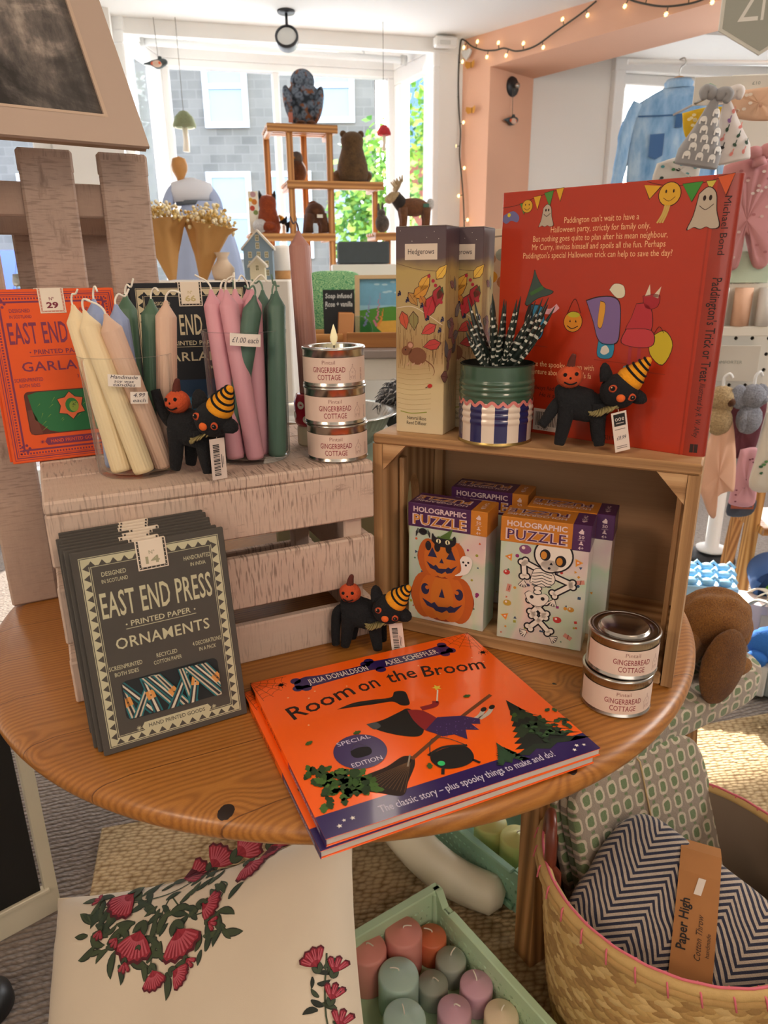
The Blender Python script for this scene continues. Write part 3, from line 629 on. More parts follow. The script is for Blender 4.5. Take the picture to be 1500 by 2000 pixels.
def leafart(x0, y0, x1, y1):
    cx, cy = x0 + (x1 - x0) * .36, y0 + (y1 - y0) * .55; o = []
    pts = [(x0 + .004, y1 - .004), (x0 + .03, y1 + .003), (x0 + .07, y1 + .005), (x1 + .01, y1), (x1 + .01, y0), (x0 + .05, y0 - .004), (x0 + .022, y0 + .004), (x0 + .008, y0 + .018)]; o.append((pts, '#1d6a3a', 1))
    rn = random.Random(5)
    for i in range(26):
        a = rn.uniform(.0, .03); x, y = x0 + rn.uniform(.012, .09), y0 + rn.uniform(.002, .038); d = rn.uniform(.5, 1.1); L = rn.uniform(.004, .009)
        o.append(([(x, y), (x + L * cos(d), y + L * sin(d)), (x + L * cos(d) - .0006, y + L * sin(d) + .0006)], '#6f8f35', 2))
    ang = [k * 2 * pi / 12 for k in range(12)]; X, Y = x0 + .050, y0 + .032
    o.append(([(X + (.0175 if k % 2 else .0125) * cos(a), Y + (.0175 if k % 2 else .0125) * sin(a)) for k, a in enumerate(ang)], '#23301c', 3))
    o.append(([(X + (.0165 if k % 2 else .0115) * cos(a), Y + (.0165 if k % 2 else .0115) * sin(a)) for k, a in enumerate(ang)], '#e0693a', 4))
    o.append((arc(X + .001, Y, .0075, 0, 2 * pi, 18, .009)[:-1], '#2c7a35', 5)); o.append((arc(X + .003, Y - .0015, .0052, 0, 2 * pi, 16, .0065)[:-1], '#8aa23c', 6))
    for k in range(9): o.append((arc(X + .003 + .003 * cos(k * 2.4) * (k / 9), Y + .001 + .004 * sin(k * 2.4) * (k / 9), .0005, 0, 2 * pi, 6)[:-1], '#1f2a16', 7))
    o.append(([(x0, y0), (x0 + .014, y0), (x0 + .01, y0 + .02), (x0 + .006, y0 + .03), (x0, y0 + .03)], '#6b3526', 1))
    return o
def bluepts(x0, y0, x1, y1):
    o = []
    for i in range(7):
        x = x0 + .006 + i * .014; y = y0 + .018 + (i % 2) * .006
        o.append(([(x - .008, y - .012), (x + .008, y - .012), (x + .010, y + .006), (x, y + .014), (x - .010, y + .006)], ('#3f86a8', '#2a5c7c')[i % 2], 1 + i)); o.append((arc(x, y, .004, 0, 2 * pi, 12, .006)[:-1], '#6b4636', 9 + i))
    return o
GL = lambda t: (t, .62, ('SCREENPRINTED', .225, .468, .030, .215), ('BOTH SIDES', .225, .436, .028, .155), ('3 METRE LONG', .70, .474, .028, .20))
g0 = pack('ornament_pack', '#4d4944', '#c6c2a2', ('ORNAMENTS', .63, ('SCREENPRINTED', .225, .408, .030, .215), ('BOTH SIDES', .225, .375, .028, .155), ('RECYCLED', .50, .420, .030, .14), ('COTTON PAPER', .50, .387, .028, .19), ('4 DECORATIONS', .78, .432, .030, .20), ('IN A PACK', .78, .399, .028, .12)),
          '14', ('#a5a183', '#3c3833'), ('#23282c', [strips(('#1f7077', '#c9bda5', '#2a2f36', '#2a2f36', '#d8cdb8'), 3)]), 'tri', 'frontmost of the charcoal paper ornament packs leaning on the table', 'charcoal ornament packs')
packs_lab = ['charcoal ornament pack, %s of its stack, mostly hidden' % w for w in ('second from the front', 'third from the front', 'fourth from the front', 'fifth from the front', 'third from the back', 'second from the back', 'hindmost')]
lean, yaw = radians(9.5), radians(28.9)
nb = V((-sin(yaw) * cos(lean), cos(yaw) * cos(lean), -sin(lean)))
def put_pack(o, p, k, pitch, jx=0, jz=0):
    a = V((cos(yaw), sin(yaw), 0)); o.location = V(p) + V((-sin(yaw), cos(yaw), 0)) * (k * pitch) + a * jx; o.rotation_euler = (-lean, 0, yaw)
put_pack(g0, (-.275, .5805, .741), 0, .005)
rear = None
for k in range(1, 8):
    o = copy_tree(g0, label=packs_lab[k - 1]); put_pack(o, (-.275, .5805, .741), k, .0092, (-.004, -.007, -.006, -.003, -.007, -.002, -.003)[k - 1])
    if k in (2, 4, 6):
        s = [c for c in o.children if c.name.startswith('paper_seal')][0]; s.location.x = (-.004, .005, -.003)[k // 2 - 1]
lean, yaw = radians(15), radians(28)
or0 = pack('garland_pack', '#e2571f', '#7a2f4e', GL('GARLAND'), '29', ('#7a2438', '#c98f7c'), ('#5b2c22', [leafart]), 'dots', 'frontmost orange paper garland pack leaning on the tall crate', 'orange garland packs', hi=1)
put_pack(or0, (-.4405, .8205, .9718), 0, .005)
for k in range(1, 6):
    o = copy_tree(or0, label='orange garland pack %s, only its top edge showing' % ('second from the front', 'third from the front', 'third from the back', 'second from the back', 'hindmost of its stack')[k - 1]); put_pack(o, (-.4405, .8205, .9718), k, .0062, (.001, -.003, .002, -.002, .001)[k - 1])
lean, yaw = radians(7), radians(13)
nv0 = pack('garland_pack', '#1d2027', '#cdbf9e', GL('GARLAND'), '66', ('#c8b683', '#3a342c'), ('#1f3a57', [bluepts]), 'tri', 'frontmost navy paper garland pack standing behind the candle vases', 'navy garland packs', hi=1)
put_pack(nv0, (-.3085, .905, .9718), 0, .005)
for k in range(1, 4):
    o = copy_tree(nv0, label='navy garland pack %s behind the vases' % ('second from the front', 'third from the front', 'hindmost')[k - 1]); put_pack(o, (-.3085, .905, .9718), k, .0062, (.003, -.004, .004)[k - 1])

# ---- taper candles and their glass vases
def dirthing(name, label, cat, base, tip, group):
    d = V(tip) - V(base); return thing(name, label, cat, base, group=group, rot=d.to_track_quat('Z', 'Y').to_euler()), d.length
M_wick = P('#eee8da', .9)
def taper(base, tip, col, label, group, flute=True, seed=1, wickcol=None, r=.0112):
    t, L = dirthing('taper_candle', label, 'candle', base, tip, group); rn = random.Random(seed); b = MB()
    mat = P(col, .5, var=.05, vs=40); 
    w = (lambda a, z: 1 + .035 * cos(20 * a) * (1 if z < L - .02 else 0)) if flute else None
    b.lathe([(r * .9, 0), (r, .004), (r, L - .017), (r * .93, L - .0155), (r * .6, L - .010), (r * .32, L - .005), (r * .16, L)], 80 if flute else 28, mat, wob=w); b.obj('wax_body', t)
    b = MB(); a = rn.uniform(0, 6.28); k = rn.uniform(.006, .012); c, s = cos(a), sin(a)
    b.tube(bez([(0, 0, L - .003), (0, 0, L + .004), (c * k * .4, s * k * .4, L + .010), (c * k, s * k, L + .011 + rn.uniform(-.005, .005)), (c * k * 1.5, s * k * 1.5, L + .010 + rn.uniform(-.004, .008))], 4), .0011, 6, P(wickcol, .9) if wickcol else M_wick); b.obj('wick', t); return t
CRM, BLU, SGE, BLS, PNK = '#ecd7ae', '#93a2c8', '#4d6b54', '#d6b39c', '#d69aa6'
for i, (tp, bs, c, lb) in enumerate((((-.327, .783, 1.155), (-.292, .768, .977), CRM, 'cream taper candle furthest left in the left glass vase'), ((-.309, .766, 1.150), (-.266, .764, .977), CRM, 'cream taper candle leaning across the front of the left vase'),
        ((-.286, .762, 1.147), (-.250, .786, .977), BLS, 'blush fluted taper candle leaning to the left in the left vase'), ((-.233, .800, 1.158), (-.253, .808, .977), BLS, 'blush fluted taper candle standing at the right of the left vase'),
        ((-.313, .806, 1.160), (-.306, .788, .977), BLU, 'pale blue taper candle at the back left of the left vase'), ((-.284, .790, 1.155), (-.279, .797, .977), BLU, 'pale blue taper candle in the middle of the left vase'),
        ((-.288, .835, 1.164), (-.290, .818, .977), SGE, 'sage green fluted candle at the back of the left vase'), ((-.256, .823, 1.159), (-.268, .816, .977), SGE, 'sage green fluted candle beside the right blush one in the left vase'))):
    taper(bs, tp, c, lb, 'taper candles in the left vase', True, i + 3)
pk = [((-.192, .836), (-.176, .824)), ((-.172, .822), (-.152, .822)), ((-.168, .852), (-.172, .850)), ((-.147, .842), (-.150, .846)), ((-.186, .862), (-.190, .858)), ((-.157, .873), (-.160, .872))]
gk = [((-.140, .818), (-.186, .836)), ((-.119, .838), (-.128, .834)), ((-.127, .862), (-.128, .858)), ((-.141, .879), (-.142, .878)), ((-.176, .884), (-.180, .880))]
pl = ['furthest left', 'in front, second from the left', 'in the middle', 'beside the green ones', 'behind at the left', 'behind in the middle']
gl = ['leaning across the front', 'furthest right', 'behind the furthest right one', 'at the back right', 'at the back left']
for i, (tp, bs) in enumerate(pk): taper((bs[0], bs[1], .9765), (tp[0], tp[1], 1.168), PNK, 'dusty pink taper candle in the right glass vase, ' + pl[i], 'taper candles in the right vase', False, i + 20, r=.0105)
for i, (tp, bs) in enumerate(gk): taper((bs[0], bs[1], .9765), (tp[0], tp[1], 1.162 + .004 * (i % 2)), '#4c6a5c', 'dark green taper candle in the right glass vase, ' + gl[i], 'taper candles in the right vase', False, i + 40, '#6f8a78', r=.0105)
M_vase = glass('clear_glass', '#fdfefe', mixt=.92, edge=.55)
def vase(c, r0, r1, h, label):
    t = thing('glass_vase', label, 'vase', (c[0], c[1], .9712)); b = MB()
    b.lathe([(0, 0), (r0 - .004, 0), (r0, .003), (r0 + .0004, .01), (r1 - .001, h - .006), (r1, h - .001), (r1 - .0008, h), (r1 - .0022, h - .001), (r1 - .003, h - .006), (r0 - .002, .01), (r0 - .005, .0055), (0, .005)], 72, M_vase); b.obj('vase_body', t); return t
def plabel(t, r, az, z0, w, h, lines, rot=0, wd=None):
    m0 = cyl(r, z0, az); m = lambda x, y, l=1: m0(x * cos(rot) - y * sin(rot), x * sin(rot) + y * cos(rot), l)
    b = MB(); n = 10
    for i in range(n): b.add([m(-w / 2 + w * i / n, -h / 2, 1), m(-w / 2 + w * (i + 1) / n, -h / 2, 1), m(-w / 2 + w * (i + 1) / n, h / 2, 1), m(-w / 2 + w * i / n, h / 2, 1)], [(0, 1, 2, 3)], P('#ece2d8', .7), True)
    for s, y, sz, ww in lines: b.text(s, 0, y, sz, m, INK('#3a3344'), 3, ww, shear=.25)
    b.obj('price_label', t)
vL = vase((-.281, .792), .0435, .0500, .132, 'clear glass vase of mixed cream, blue and green taper candles'); AZ = lambda dx, dy: atan2(dy, dx)
plabel(vL, .0492, AZ(.012, -.047), .109, .033, .0125, (('Handmade', .0022, .0055, .027), ('soy wax', -.0018, .0045, .02), ('candles', -.0055, .0048, .022)), -.08)
plabel(vL, .0482, AZ(.024, -.042), .0905, .018, .0125, (('4.99', .0008, .006, .012), ('each', -.0045, .0055, .013)), -.08)
vR = vase((-.161, .851), .0460, .0490, .152, 'clear glass vase packed with pink and dark green taper candles')
plabel(vR, .0485, AZ(.010, -.048), .144, .034, .0135, (('£1.00 each', -.003, .0085, .029),), -.08)

# ---- single blush candle in a toadstool holder
t = thing('toadstool_candlestick', 'red and white spotted toadstool candle holder standing behind the right vase', 'candle holder', (-.094, .918, .971))
b = MB(); b.lathe([(0, 0), (.017, 0), (.0185, .003), (.0185, .022), (.017, .026)], 32, P('#d9c9a8', .6)); b.obj('stem', t)
b = MB(); b.lathe([(.0185, .026), (.021, .03), (.0215, .055), (.0185, .066), (.0135, .068), (.0135, .058), (0, .058)], 40, P('#b3142f', .3, coat=.5))
mp = cyl(.0217, 0)
for a, z in ((-2.1, .054), (-1.2, .043), (-1.75, .036), (-.6, .058), (-2.7, .04), (.4, .045), (1.6, .05)): b.disc((a + pi / 2) * .0217, z, .005, mp, P('#e8dcc8', .4), 2, 14)
b.obj('cap', t)
taper((-.094, .918, 1.0295), (-.0995, .914, 1.232), '#a9786d', 'tall blush fluted candle standing in the toadstool holder', None, True, 77, '#6e5a55', r=.0125)
b = MB()

# ---- candle tins
M_tin = P('#c9c4bd', .22, 1, var=.05); M_red = INK('#8e1f2f'); M_pt = INK('#9b6a5f')
def tin(loc, az, label, group, lid=True):
    t = thing('candle_tin', label, 'candle', loc, group=group); r = .0362; b = MB()
    b.lathe([(0, .0), (r - .001, 0), (r + .0008, .0012), (r + .0008, .0022), (r, .003), (r, .041), (r + .0011, .0418), (r + .0014, .0432), (r + .0004, .0444), (r - .0016, .0446), (r - .003, .0438), (r - .003, .034), (0, .034)], 64, M_tin); b.obj('tin_body', t)
    mp0 = cyl(r, 0, az); w = 2 * r * 1.45
    b = MB(); b.lathe([(r + .00025, .0052), (r + .00025, .0338)], 72, P('#e5cbbb', .65), a0=az - 1.5, ang=3.0)
    b.text('Pintail', -.002, .0268, .0062, mp0, M_pt, 3, .0150); b.text('GINGERBREAD', -.002, .0176, .0088, mp0, M_red, 3, .0385, bold=.004); b.text('COTTAGE', -.002, .0092, .0088, mp0, M_red, 3, .0270, bold=.004)
    x, y = .0265, .009; ln = lambda p, w=.00035: b.line([(x + q[0] * .001, y + q[1] * .001) for q in p], w, mp0, M_pt, 3)
    ln([(-4, 0), (4, 0), (4, 7), (5, 9), (3.2, 9.5), (2.5, 12), (1, 12.5), (.6, 15), (-.6, 15), (-1, 12.5), (-2.5, 12), (-3.2, 9.5), (-5, 9), (-4, 7), (-4, 0)])
    ln([(-1.3, 0), (-1.3, 3), (-.6, 4), (.6, 4), (1.3, 3), (1.3, 0)], .0003); ln([(-3, 2), (-3, 4), (-2, 4), (-2, 2), (-3, 2)], .00025); ln([(2, 2), (2, 4), (3, 4), (3, 2), (2, 2)], .00025); ln([(-.8, 7.5), (-.8, 9), (.8, 9), (.8, 7.5), (-.8, 7.5)], .00025); ln([(0, 15), (0, 17.5)], .0003); ln([(-1, 16.4), (1, 16.4)], .0003)
    for k in range(9): b.rect(.0385 + (k % 2) * .0002, .0075 + k * .0016, .0415, .0081 + k * .0016, mp0, INK('#5d4a48') if k < 3 else M_pt, 3)
    b.obj('paper_label', t)
    b = MB()
    if lid:
        b.lathe([(r - .003, .0440), (r - .0075, .0440), (r - .0085, .0425), (r - .0105, .0425), (r - .0115, .0452), (r - .0125, .0458), (0, .0456)], 64, M_tin, caps=False); b.obj('lid', t)
    else:
        b.lathe([(r - .002, .0445), (r - .0075, .0445), (r - .0082, .0436), (r - .0082, .0365), (r - .0086, .036)], 64, M_tin, caps=False); b.obj('rim', t)
        b = MB(); b.lathe([(r - .009, .0345), (r - .009, .0372), (0, .0372)], 48, P('#b7a58f', .35)); w_ = b.obj('wax', t)
        b = MB(); b.tube([(-.008, 0, .037), (-.008, 0, .0425)], .0008, 6, P('#1c1714', .9)); b.obj('wick', w_)
        b = MB(); b.lathe([(0, .0425), (.0016, .044), (.0042, .049), (.0046, .053), (.0028, .060), (.0009, .066), (0, .068)], 16, P('#efe3b4', .45, emis=.25), (.0, .012, 0), sxy=(1, .45)); b.tube([(0, .012, .037), (0, .012, .0435)], .0009, 6, P('#2a2622', .8)); b.obj('artificial_flame', t)
    return t
ts = (-.0565, .8505)
tin((ts[0] + .0005, ts[1], .971), -pi / 2 + .07, 'pink-labelled candle tin at the foot of the stack of three', 'candle tins stacked on the white crate')
tin((ts[0] - .001, ts[1], .971 + .0443), -pi / 2 + .12, 'middle candle tin in the stack of three on the white crate', 'candle tins stacked on the white crate')
tin((ts[0] - .001, ts[1], .971 + .0886), -pi / 2 - .05, 'open candle tin on top of the stack of three, with a pale flame', 'candle tins stacked on the white crate', False)
tr = (.252, .671)
tin((tr[0] - .0015, tr[1] - .001, .74), -pi / 2 - .05, 'lower candle tin of the stacked pair at the table edge', 'candle tins on the table')
tin((tr[0] + .0015, tr[1] + .001, .74 + .0446), -pi / 2 + .02, 'upper candle tin of the stacked pair, silver lid on', 'candle tins on the table')

# ---- reed diffuser boxes
def reed(loc, rz, label):
    t = thing('reed_diffuser_box', label, 'box', loc, rz, 'reed diffuser boxes'); w, d, h = .0605, .046, .2335
    n = NT('printed_hedgerow_carton'); o = n.mapp(); x = n.xyz(o); f = n.noise(o, 30, 4)
    n.col(n.ramp(n.ma('ADD', n.ma('DIVIDE', x[2], h), n.ma('MULTIPLY', n.ma('SUBTRACT', f, .5), .06)), [(0, '#d8c7a4'), (.22, '#d1bd90'), (.42, '#a98658'), (.62, '#b29a68'), (.8, '#b39a5c'), (.86, '#5d4a4c'), (1, '#51424a')])); n.setp(Roughness=.45)
    b = MB(); b.box((w / 2, d / 2, h / 2), (w, d, h), n.m, .0008); m = pm((0, 0, 0), (1, 0, 0), (0, 0, 1)); s = pm((w, 0, 0), (0, 1, 0), (0, 0, 1)); rn = random.Random(4)
    def leaf(m, x, y, L, a, c, wd=.62, l=2):
        L *= 1.18
        pts = [(0, 0), (.3, wd * .42), (.6, wd * .4), (1, 0), (.6, -wd * .4), (.3, -wd * .42)]
        for k, cc in ((1.12, '#4a2b22'), (1, c)): b.poly([(x + L * k * (p[0] * cos(a) - p[1] * sin(a)) - (k - 1) * L * .5 * cos(a), y + L * k * (p[0] * sin(a) + p[1] * cos(a)) - (k - 1) * L * .5 * sin(a)) for p in pts], m, P(cc, .5), l + (k == 1))
        b.line([(x, y), (x + L * .9 * cos(a), y + L * .9 * sin(a))], .0004, m, INK('#6d3a28'), l + 2)
    for i in range(60): x_ = rn.uniform(.003, w - .002); z_ = rn.uniform(.075, .12); b.line([(x_, z_), (x_ + rn.uniform(-.002, .003), z_ + rn.uniform(.01, .025))], .0004, m, INK(rn.choice(('#7d5a34', '#8b6a3f', '#65462a'))), 1)
    b.line(bez([(.001, .146), (.02, .148), (.038, .14), (.058, .128)], 6), .0008, m, INK('#d8c9b4'), 2); b.line(bez([(.001, .195), (.03, .188), (.06, .186)], 6), .0005, m, INK('#6d5440'), 1)
    for q in ((.022, .158, .02, .6, '#c98a2c'), (.03, .165, .018, 1.0, '#d6a03a'), (.05, .178, .016, .9, '#e0b344'), (.046, .16, .023, -1.9, '#b3222e'), (.054, .17, .02, -1.8, '#a11f2b'), (.008, .142, .017, -1.3, '#c04f31'), (.022, .142, .017, -1.5, '#8b7f4a'), (.05, .128, .017, -2.6, '#c2413a'), (.056, .108, .018, -2.9, '#b23430'), (.03, .16, .013, -1.0, '#b8742c'), (.052, .156, .012, 1.2, '#2f5a36'), (.016, .163, .015, -.9, '#b0803c')): leaf(m, *q)
    for bx, bz in ((.005, .162), (.015, .155), (.033, .149), (.04, .135), (.055, .122), (.058, .134)):
        for k in range(8): b.disc(bx + .0022 * cos(k * .785) * (k % 3) / 2, bz + .0024 * sin(k * .785) * (k % 3) / 2, .0012, m, INK(('#2a2740', '#3b3658')[k % 2]), 5, 7)
    for bx, bz in ((.041, .181), (.046, .176), (.049, .171), (.056, .153)): b.disc(bx, bz, .002, m, INK('#a82338'), 5, 10)
    # field mouse
    br = INK('#7a4b31'); b.disc(.0275, .092, .0115, m, br, 3, 20, .010); b.disc(.014, .098, .0068, m, br, 3, 16, .0055, .4); b.disc(.0185, .1045, .0042, m, INK('#8d5c42'), 4, 14); b.disc(.0187, .1042, .0029, m, INK('#c08f78'), 5, 12)
    b.disc(.0125, .099, .0009, m, INK('#15100d'), 5, 8); b.line(bez([(.037, .088), (.046, .082), (.049, .075), (.047, .07)], 5), lambda t_: .0012 * (1.2 - t_), m, br, 3)
    for fx in (.017, .024, .033): b.line([(fx, .084), (fx - .003, .081)], .0014, m, INK('#c39a80'), 4)
    b.disc(.0435, .058, .0032, m, INK('#b5281f'), 3, 12, .0024, .3); b.line([(.041, .057), (.038, .0555)], .001, m, INK('#3d2a1a'), 3)
    for i in range(9): z_ = .03 + i * .006; b.line(bez([(.002, z_), (.02, z_ - .002), (.045, z_ + .001)], 4), .00035, m, INK('#a88f5c'), 1)
    b.line(bez([(.006, .026), (.02, .024), (.04, .0265)], 4), .0012, m, INK('#93963f'), 2)
    for i in range(5): b.disc(rn.uniform(.005, .055), rn.uniform(.218, .23), .0004, m, P('#e8e2da', .5), 1, 6)
    b.rect(.0115, .1985, .0505, .2155, m, P('#dccbb9', .6), 2); b.text('Hedgerows', .031, .2045, .0085, m, INK('#4b3f42'), 3, .0315)
    b.text('Natural Base', .027, .0165, .0062, m, INK('#4a4038'), 3, .0245); b.text('Reed Diffuser', .027, .0105, .0062, m, INK('#4a4038'), 3, .0255)
    for i in range(14): leaf(s, rn.uniform(.008, .04), rn.uniform(.06, .17), rn.uniform(.012, .02), rn.uniform(0, 3), rn.choice(('#7d5a5f', '#6f6a6e', '#8e5f5c', '#747470')))
    for i in range(30): x_ = rn.uniform(.003, d - .003); z_ = rn.uniform(.02, .2); b.line([(x_, z_), (x_ + .001, z_ + .02)], .0004, s, INK(rn.choice(('#5b4f48', '#8a7d6c'))), 1)
    b.obj('carton', t)
    b = MB(); b.box((w / 2, d / 2, h + .0004), (w - .001, d - .001, .0008), P('#8a8378', .5), .0003); b.obj('top_flap', t); return t
reed((.0160, .8600, .999), radians(-24.5), 'tall reed diffuser carton painted with mouse and autumn hedgerow, in front')
reed((.0620, .8950, .999), radians(-24.5), 'second reed diffuser carton, half hidden behind the mouse carton')

# ---- striped tin can with a zebra succulent
t = thing('plant_pot', 'green tin can plant pot with blue and cream stripes and pink scalloped trim', 'plant pot', (.1305, .818, .999))
b = MB(); r = .0418; prof = []
N = 90; zz = [0, .0015, .003] + [.004 + .0008 * i for i in range(105)]
def rad(z):
    k = r
    for c in (.026, .033, .040): k += .0011 * max(0, cos(max(-pi / 2, min(pi / 2, (z - c) / .0032 * pi / 2))))
    for c in (.056, .062, .068): k += .0012 * max(0, cos(max(-pi / 2, min(pi / 2, (z - c) / .0030 * pi / 2))))
    if z < .003: k += .0012
    if z > .0872: k += .0006
    return k
mg, mbl, mcr, mbr = P('#3f5b49', .22, coat=.5), P('#2b2a5c', .22, coat=.5), P('#e6d5c3', .22, coat=.5), P('#a98f55', .3, .8)
vs = [(rad(z) * cos(2 * pi * i / N), rad(z) * sin(2 * pi * i / N), z) for z in zz for i in range(N)]
groups = {}
for j in range(len(zz) - 1):
    for i in range(N):
        z = zz[j]; m_ = mbr if z < .0025 else (mg if z > .0465 else (mbl if (i // 5) % 2 else mcr)); groups.setdefault(id(m_), (m_, []))[1].append((j * N + i, j * N + (i + 1) % N, (j + 1) * N + (i + 1) % N, (j + 1) * N + i))
base = len(b.v); b.v += vs; b.uv += [(0, 0)] * len(vs)
for m_, fs in groups.values():
    for f in fs: b.f.append(tuple(base + q for q in f)); b.mi.append(b.m(m_)); b.sm.append(True)
b.lathe([(0, .001), (r - .001, .001)], 60, mbr); b.lathe([(r - .0012, .0882), (r - .0016, .07), (0, .068)], 60, P('#26302a', .5), caps=False)
b.obj('can', t); b = MB()
pts = []
b.line([((r + .0004) * 2 * pi * i / 240, .0465 + .0022 * cos(2 * pi * i / 240 * 20)) for i in range(241)], .0034, cyl(r, 0, eps=.0004), P('#d97f78', .4, coat=.3), 1); b.obj('scalloped_trim', t)
b = MB(); b.lathe([(r - .0025, .060), (r - .0025, .0735), (.02, .0765), (0, .0775)], 40, P('#3b2c20', 1, var=.4, vs=300, bump=.5)); b.obj('soil', t)
p = thing('zebra_succulent', 'spiky dark succulent with white banded leaves growing in the striped can', 'plant', (.1305, .818, 1.0765))
rn = random.Random(11); mdk, mwh = P('#1d2a24', .45, var=.2), P('#cfcfc2', .6)
for i in range(30):
    a = i * 2.4; tilt = .12 + .85 * (i / 29) ** .8 + rn.uniform(-.08, .08); L = rn.uniform(.058, .086) * (1.1 - .15 * i / 30) ; r0 = .0012 * i ** .5
    if i % 4 == 0: a = rn.uniform(-.7, .5); tilt = rn.uniform(.55, .95); L *= 1.1
    pt = []; rs = []; n_ = 32
    for k in range(n_ + 1):
        q = k / n_; ti = tilt * (1 - .25 * q) ; h_ = L * q; pt.append((cos(a) * (r0 + h_ * sin(ti)), sin(a) * (r0 + h_ * sin(ti)), h_ * cos(ti))); rs.append(.0074 * (1 - q) ** .8 * (1 if q > .06 else .8) + .0003)
    b = MB(); b.tube(pt, rs, 8, mdk, flat=.6)
    for fi in range(len(b.f) - 2):
        ring = fi // 8
        if ring % 3 == 1 and ring < 28 and rn.random() < .62: b.mi[fi] = b.m(mwh)
    b.obj('leaf', p)

# ---- felt cats with a pumpkin
M_felt = P('#15161a', 1, var=.35, vs=200, bump=.8, bs=420); M_fo = P('#c4502a', 1, var=.15, vs=150, bump=.6, bs=420); M_fy = P('#e89a1d', 1, var=.12, vs=150, bump=.6, bs=420); M_fb = P('#0c0c0e', 1)
def felt_cat(loc, rz, label, tail, tagart, s=1.0):
    t = thing('felt_cat', label, 'felt ornament', loc, rz, 'felt Halloween cats'); t.scale = (s, s, s)
    b = MB(); b.tube(bez([(-.030, 0, .050), (-.022, 0, .052), (-.008, 0, .050), (.008, 0, .047), (.018, 0, .050), (.024, 0, .056)], 5), [.008, .013, .017, .019, .0205, .021, .021, .021, .0205, .020, .0195, .0195, .019, .019, .0185, .018, .017, .016, .0155, .015, .014, .013, .012, .011, .010, .008], 18, M_felt, flat=.85); b.obj('body', t)
    for x, y, dx in ((.012, -.012, .004), (.014, .011, .003), (-.020, -.012, -.005), (-.018, .011, -.004)):
        b = MB(); b.tube(bez([(x, y, .052), (x + dx * .4, y, .03), (x + dx, y, .012), (x + dx * 1.2, y - .001, .0058)], 5), [.0095, .0092, .009, .0086, .0082, .0078, .0075, .0072, .007, .0066, .0063, .006, .0058, .0056, .0052, .004], 12, M_felt); b.obj('leg', t)
    b = MB(); b.tube(bez(tail, 6), [.0075 - .0025 * i / (6 * (len(tail) - 1)) for i in range(6 * (len(tail) - 1) + 1)], 10, M_felt); b.obj('tail', t)
    hc = V((.031, -.016, .066)); b = MB(); b.ell(hc, (.0195, .018, .0185), M_felt, 24, 16); h = b.obj('head', t)
    R = lambda x, y, z: hc + V((x, y, z))
    for e0, e1 in ((R(-.013, 0, .011), R(-.017, .002, .029)), (R(.016, -.002, -.004), R(.029, -.001, -.009))):
        b = MB(); b.tube([e0, e0.lerp(e1, .4), e0.lerp(e1, .8), e1], [.009, .0085, .006, .002], 10, M_felt, flat=.6); b.obj('ear', h)
    for ex, ez in ((-.0075, .0045), (.0095, -.0035)):
        b = MB(); d = V((ex, -.0165 + abs(ex) * .25, ez)).normalized(); c = hc + Mx.Diagonal((.0195, .018, .0185)) @ d
        b.ell(c, (.0046, .002, .0040), M_fo, 12, 8); b.ell(c + d * .0014, (.0028, .0016, .0026), M_fb, 10, 8); b.ell(c + d * .0026 + V((-.0007, 0, .0008)), .0007, P('#e8c9a0', .3), 6, 5); b.obj('eye', h)
    b = MB(); b.ell(R(-.0005, -.0175, -.0045), (.0046, .0028, .0042), P('#e0672a', 1, bump=.5), 12, 8); b.obj('nose', h)
    b = MB(); ax = V((.62, -.15, .8)).normalized(); T = Mx.Translation(R(.008, .0, .010)) @ ax.to_track_quat('Z', 'Y').to_matrix().to_4x4()
    pr = [(0, -.002), (.0135, -.002), (.0142, .004), (.0125, .009), (.0098, .015), (.0072, .021), (.0046, .027), (.003, .031), (0, .0325)]; b.lathe(pr, 22, M_fy, T=T); ho = b.obj('hat', t)
    b = MB()
    for z, rr_ in ((.0105, .0120), (.0165, .0094), (.0225, .0068), (.0275, .0046)): b.tube([(rr_ * cos(a), rr_ * sin(a), z + .001 * sin(a)) for a in [2 * pi * i / 20 for i in range(21)]], .0013, 6, M_fb, T=T)
    b.obj('hat_stripes', ho)
    b = MB(); rn = random.Random(2)
    for i in range(30): a = i * 2 * pi / 30; c_ = R(-.012, .004, -.016); b.tube([c_ + V((.011 * cos(a), .010 * sin(a) * .8, .004 * cos(a))), c_ + V((.017 * cos(a), -.003 + .016 * sin(a), -.003 + .006 * cos(a) + rn.uniform(-.002, .002)))], [.0022, .0034], 6, P('#8c7f52', .9), flat=.25)
    b.obj('raffia_ruff', t)
    pc = V((-.019, -.006, .079)); b = MB(); b.ell(pc, (.0135, .0125, .012), M_fo, 22, 14, fn=lambda d: 1 + .03 * cos(8 * atan2(d.y, d.x))); po = b.obj('pumpkin', t)
    b = MB(); b.tube(bez([pc + V((0, 0, .010)), pc + V((.001, 0, .017)), pc + V((.003, 0, .024))], 4), [.0048, .0046, .0044, .0042, .004, .0036, .0032, .0028, .002], 10, P('#5b2a22', 1, bump=.5)); b.obj('stem', po)
    b = MB()
    for dx, dz, rr_ in ((-.006, .0035, .0021), (.0055, .0045, .0021), (-.0005, .0002, .0016)): b.ell(pc + V((dx, -.0118 + abs(dx) * .2, dz)), (rr_, .0014, rr_), M_fb, 10, 6)
    b.tube([pc + V((x, -.0118 + abs(x) * .22, -.0045 - .002 * cos(x * 260))) for x in (-.0065, -.004, -.0015, .0015, .004, .0065)], .0009, 6, M_fb); b.obj('face', po)
    b = MB(); b.T = tagart[0]; tw, th = .0165, .043; b.box((0, 0, -th / 2), (tw, .0005, th), P('#e3d3c8', .7), .0001); m = pm((-tw / 2, -.0003, -th), (1, 0, 0), (0, 0, 1))
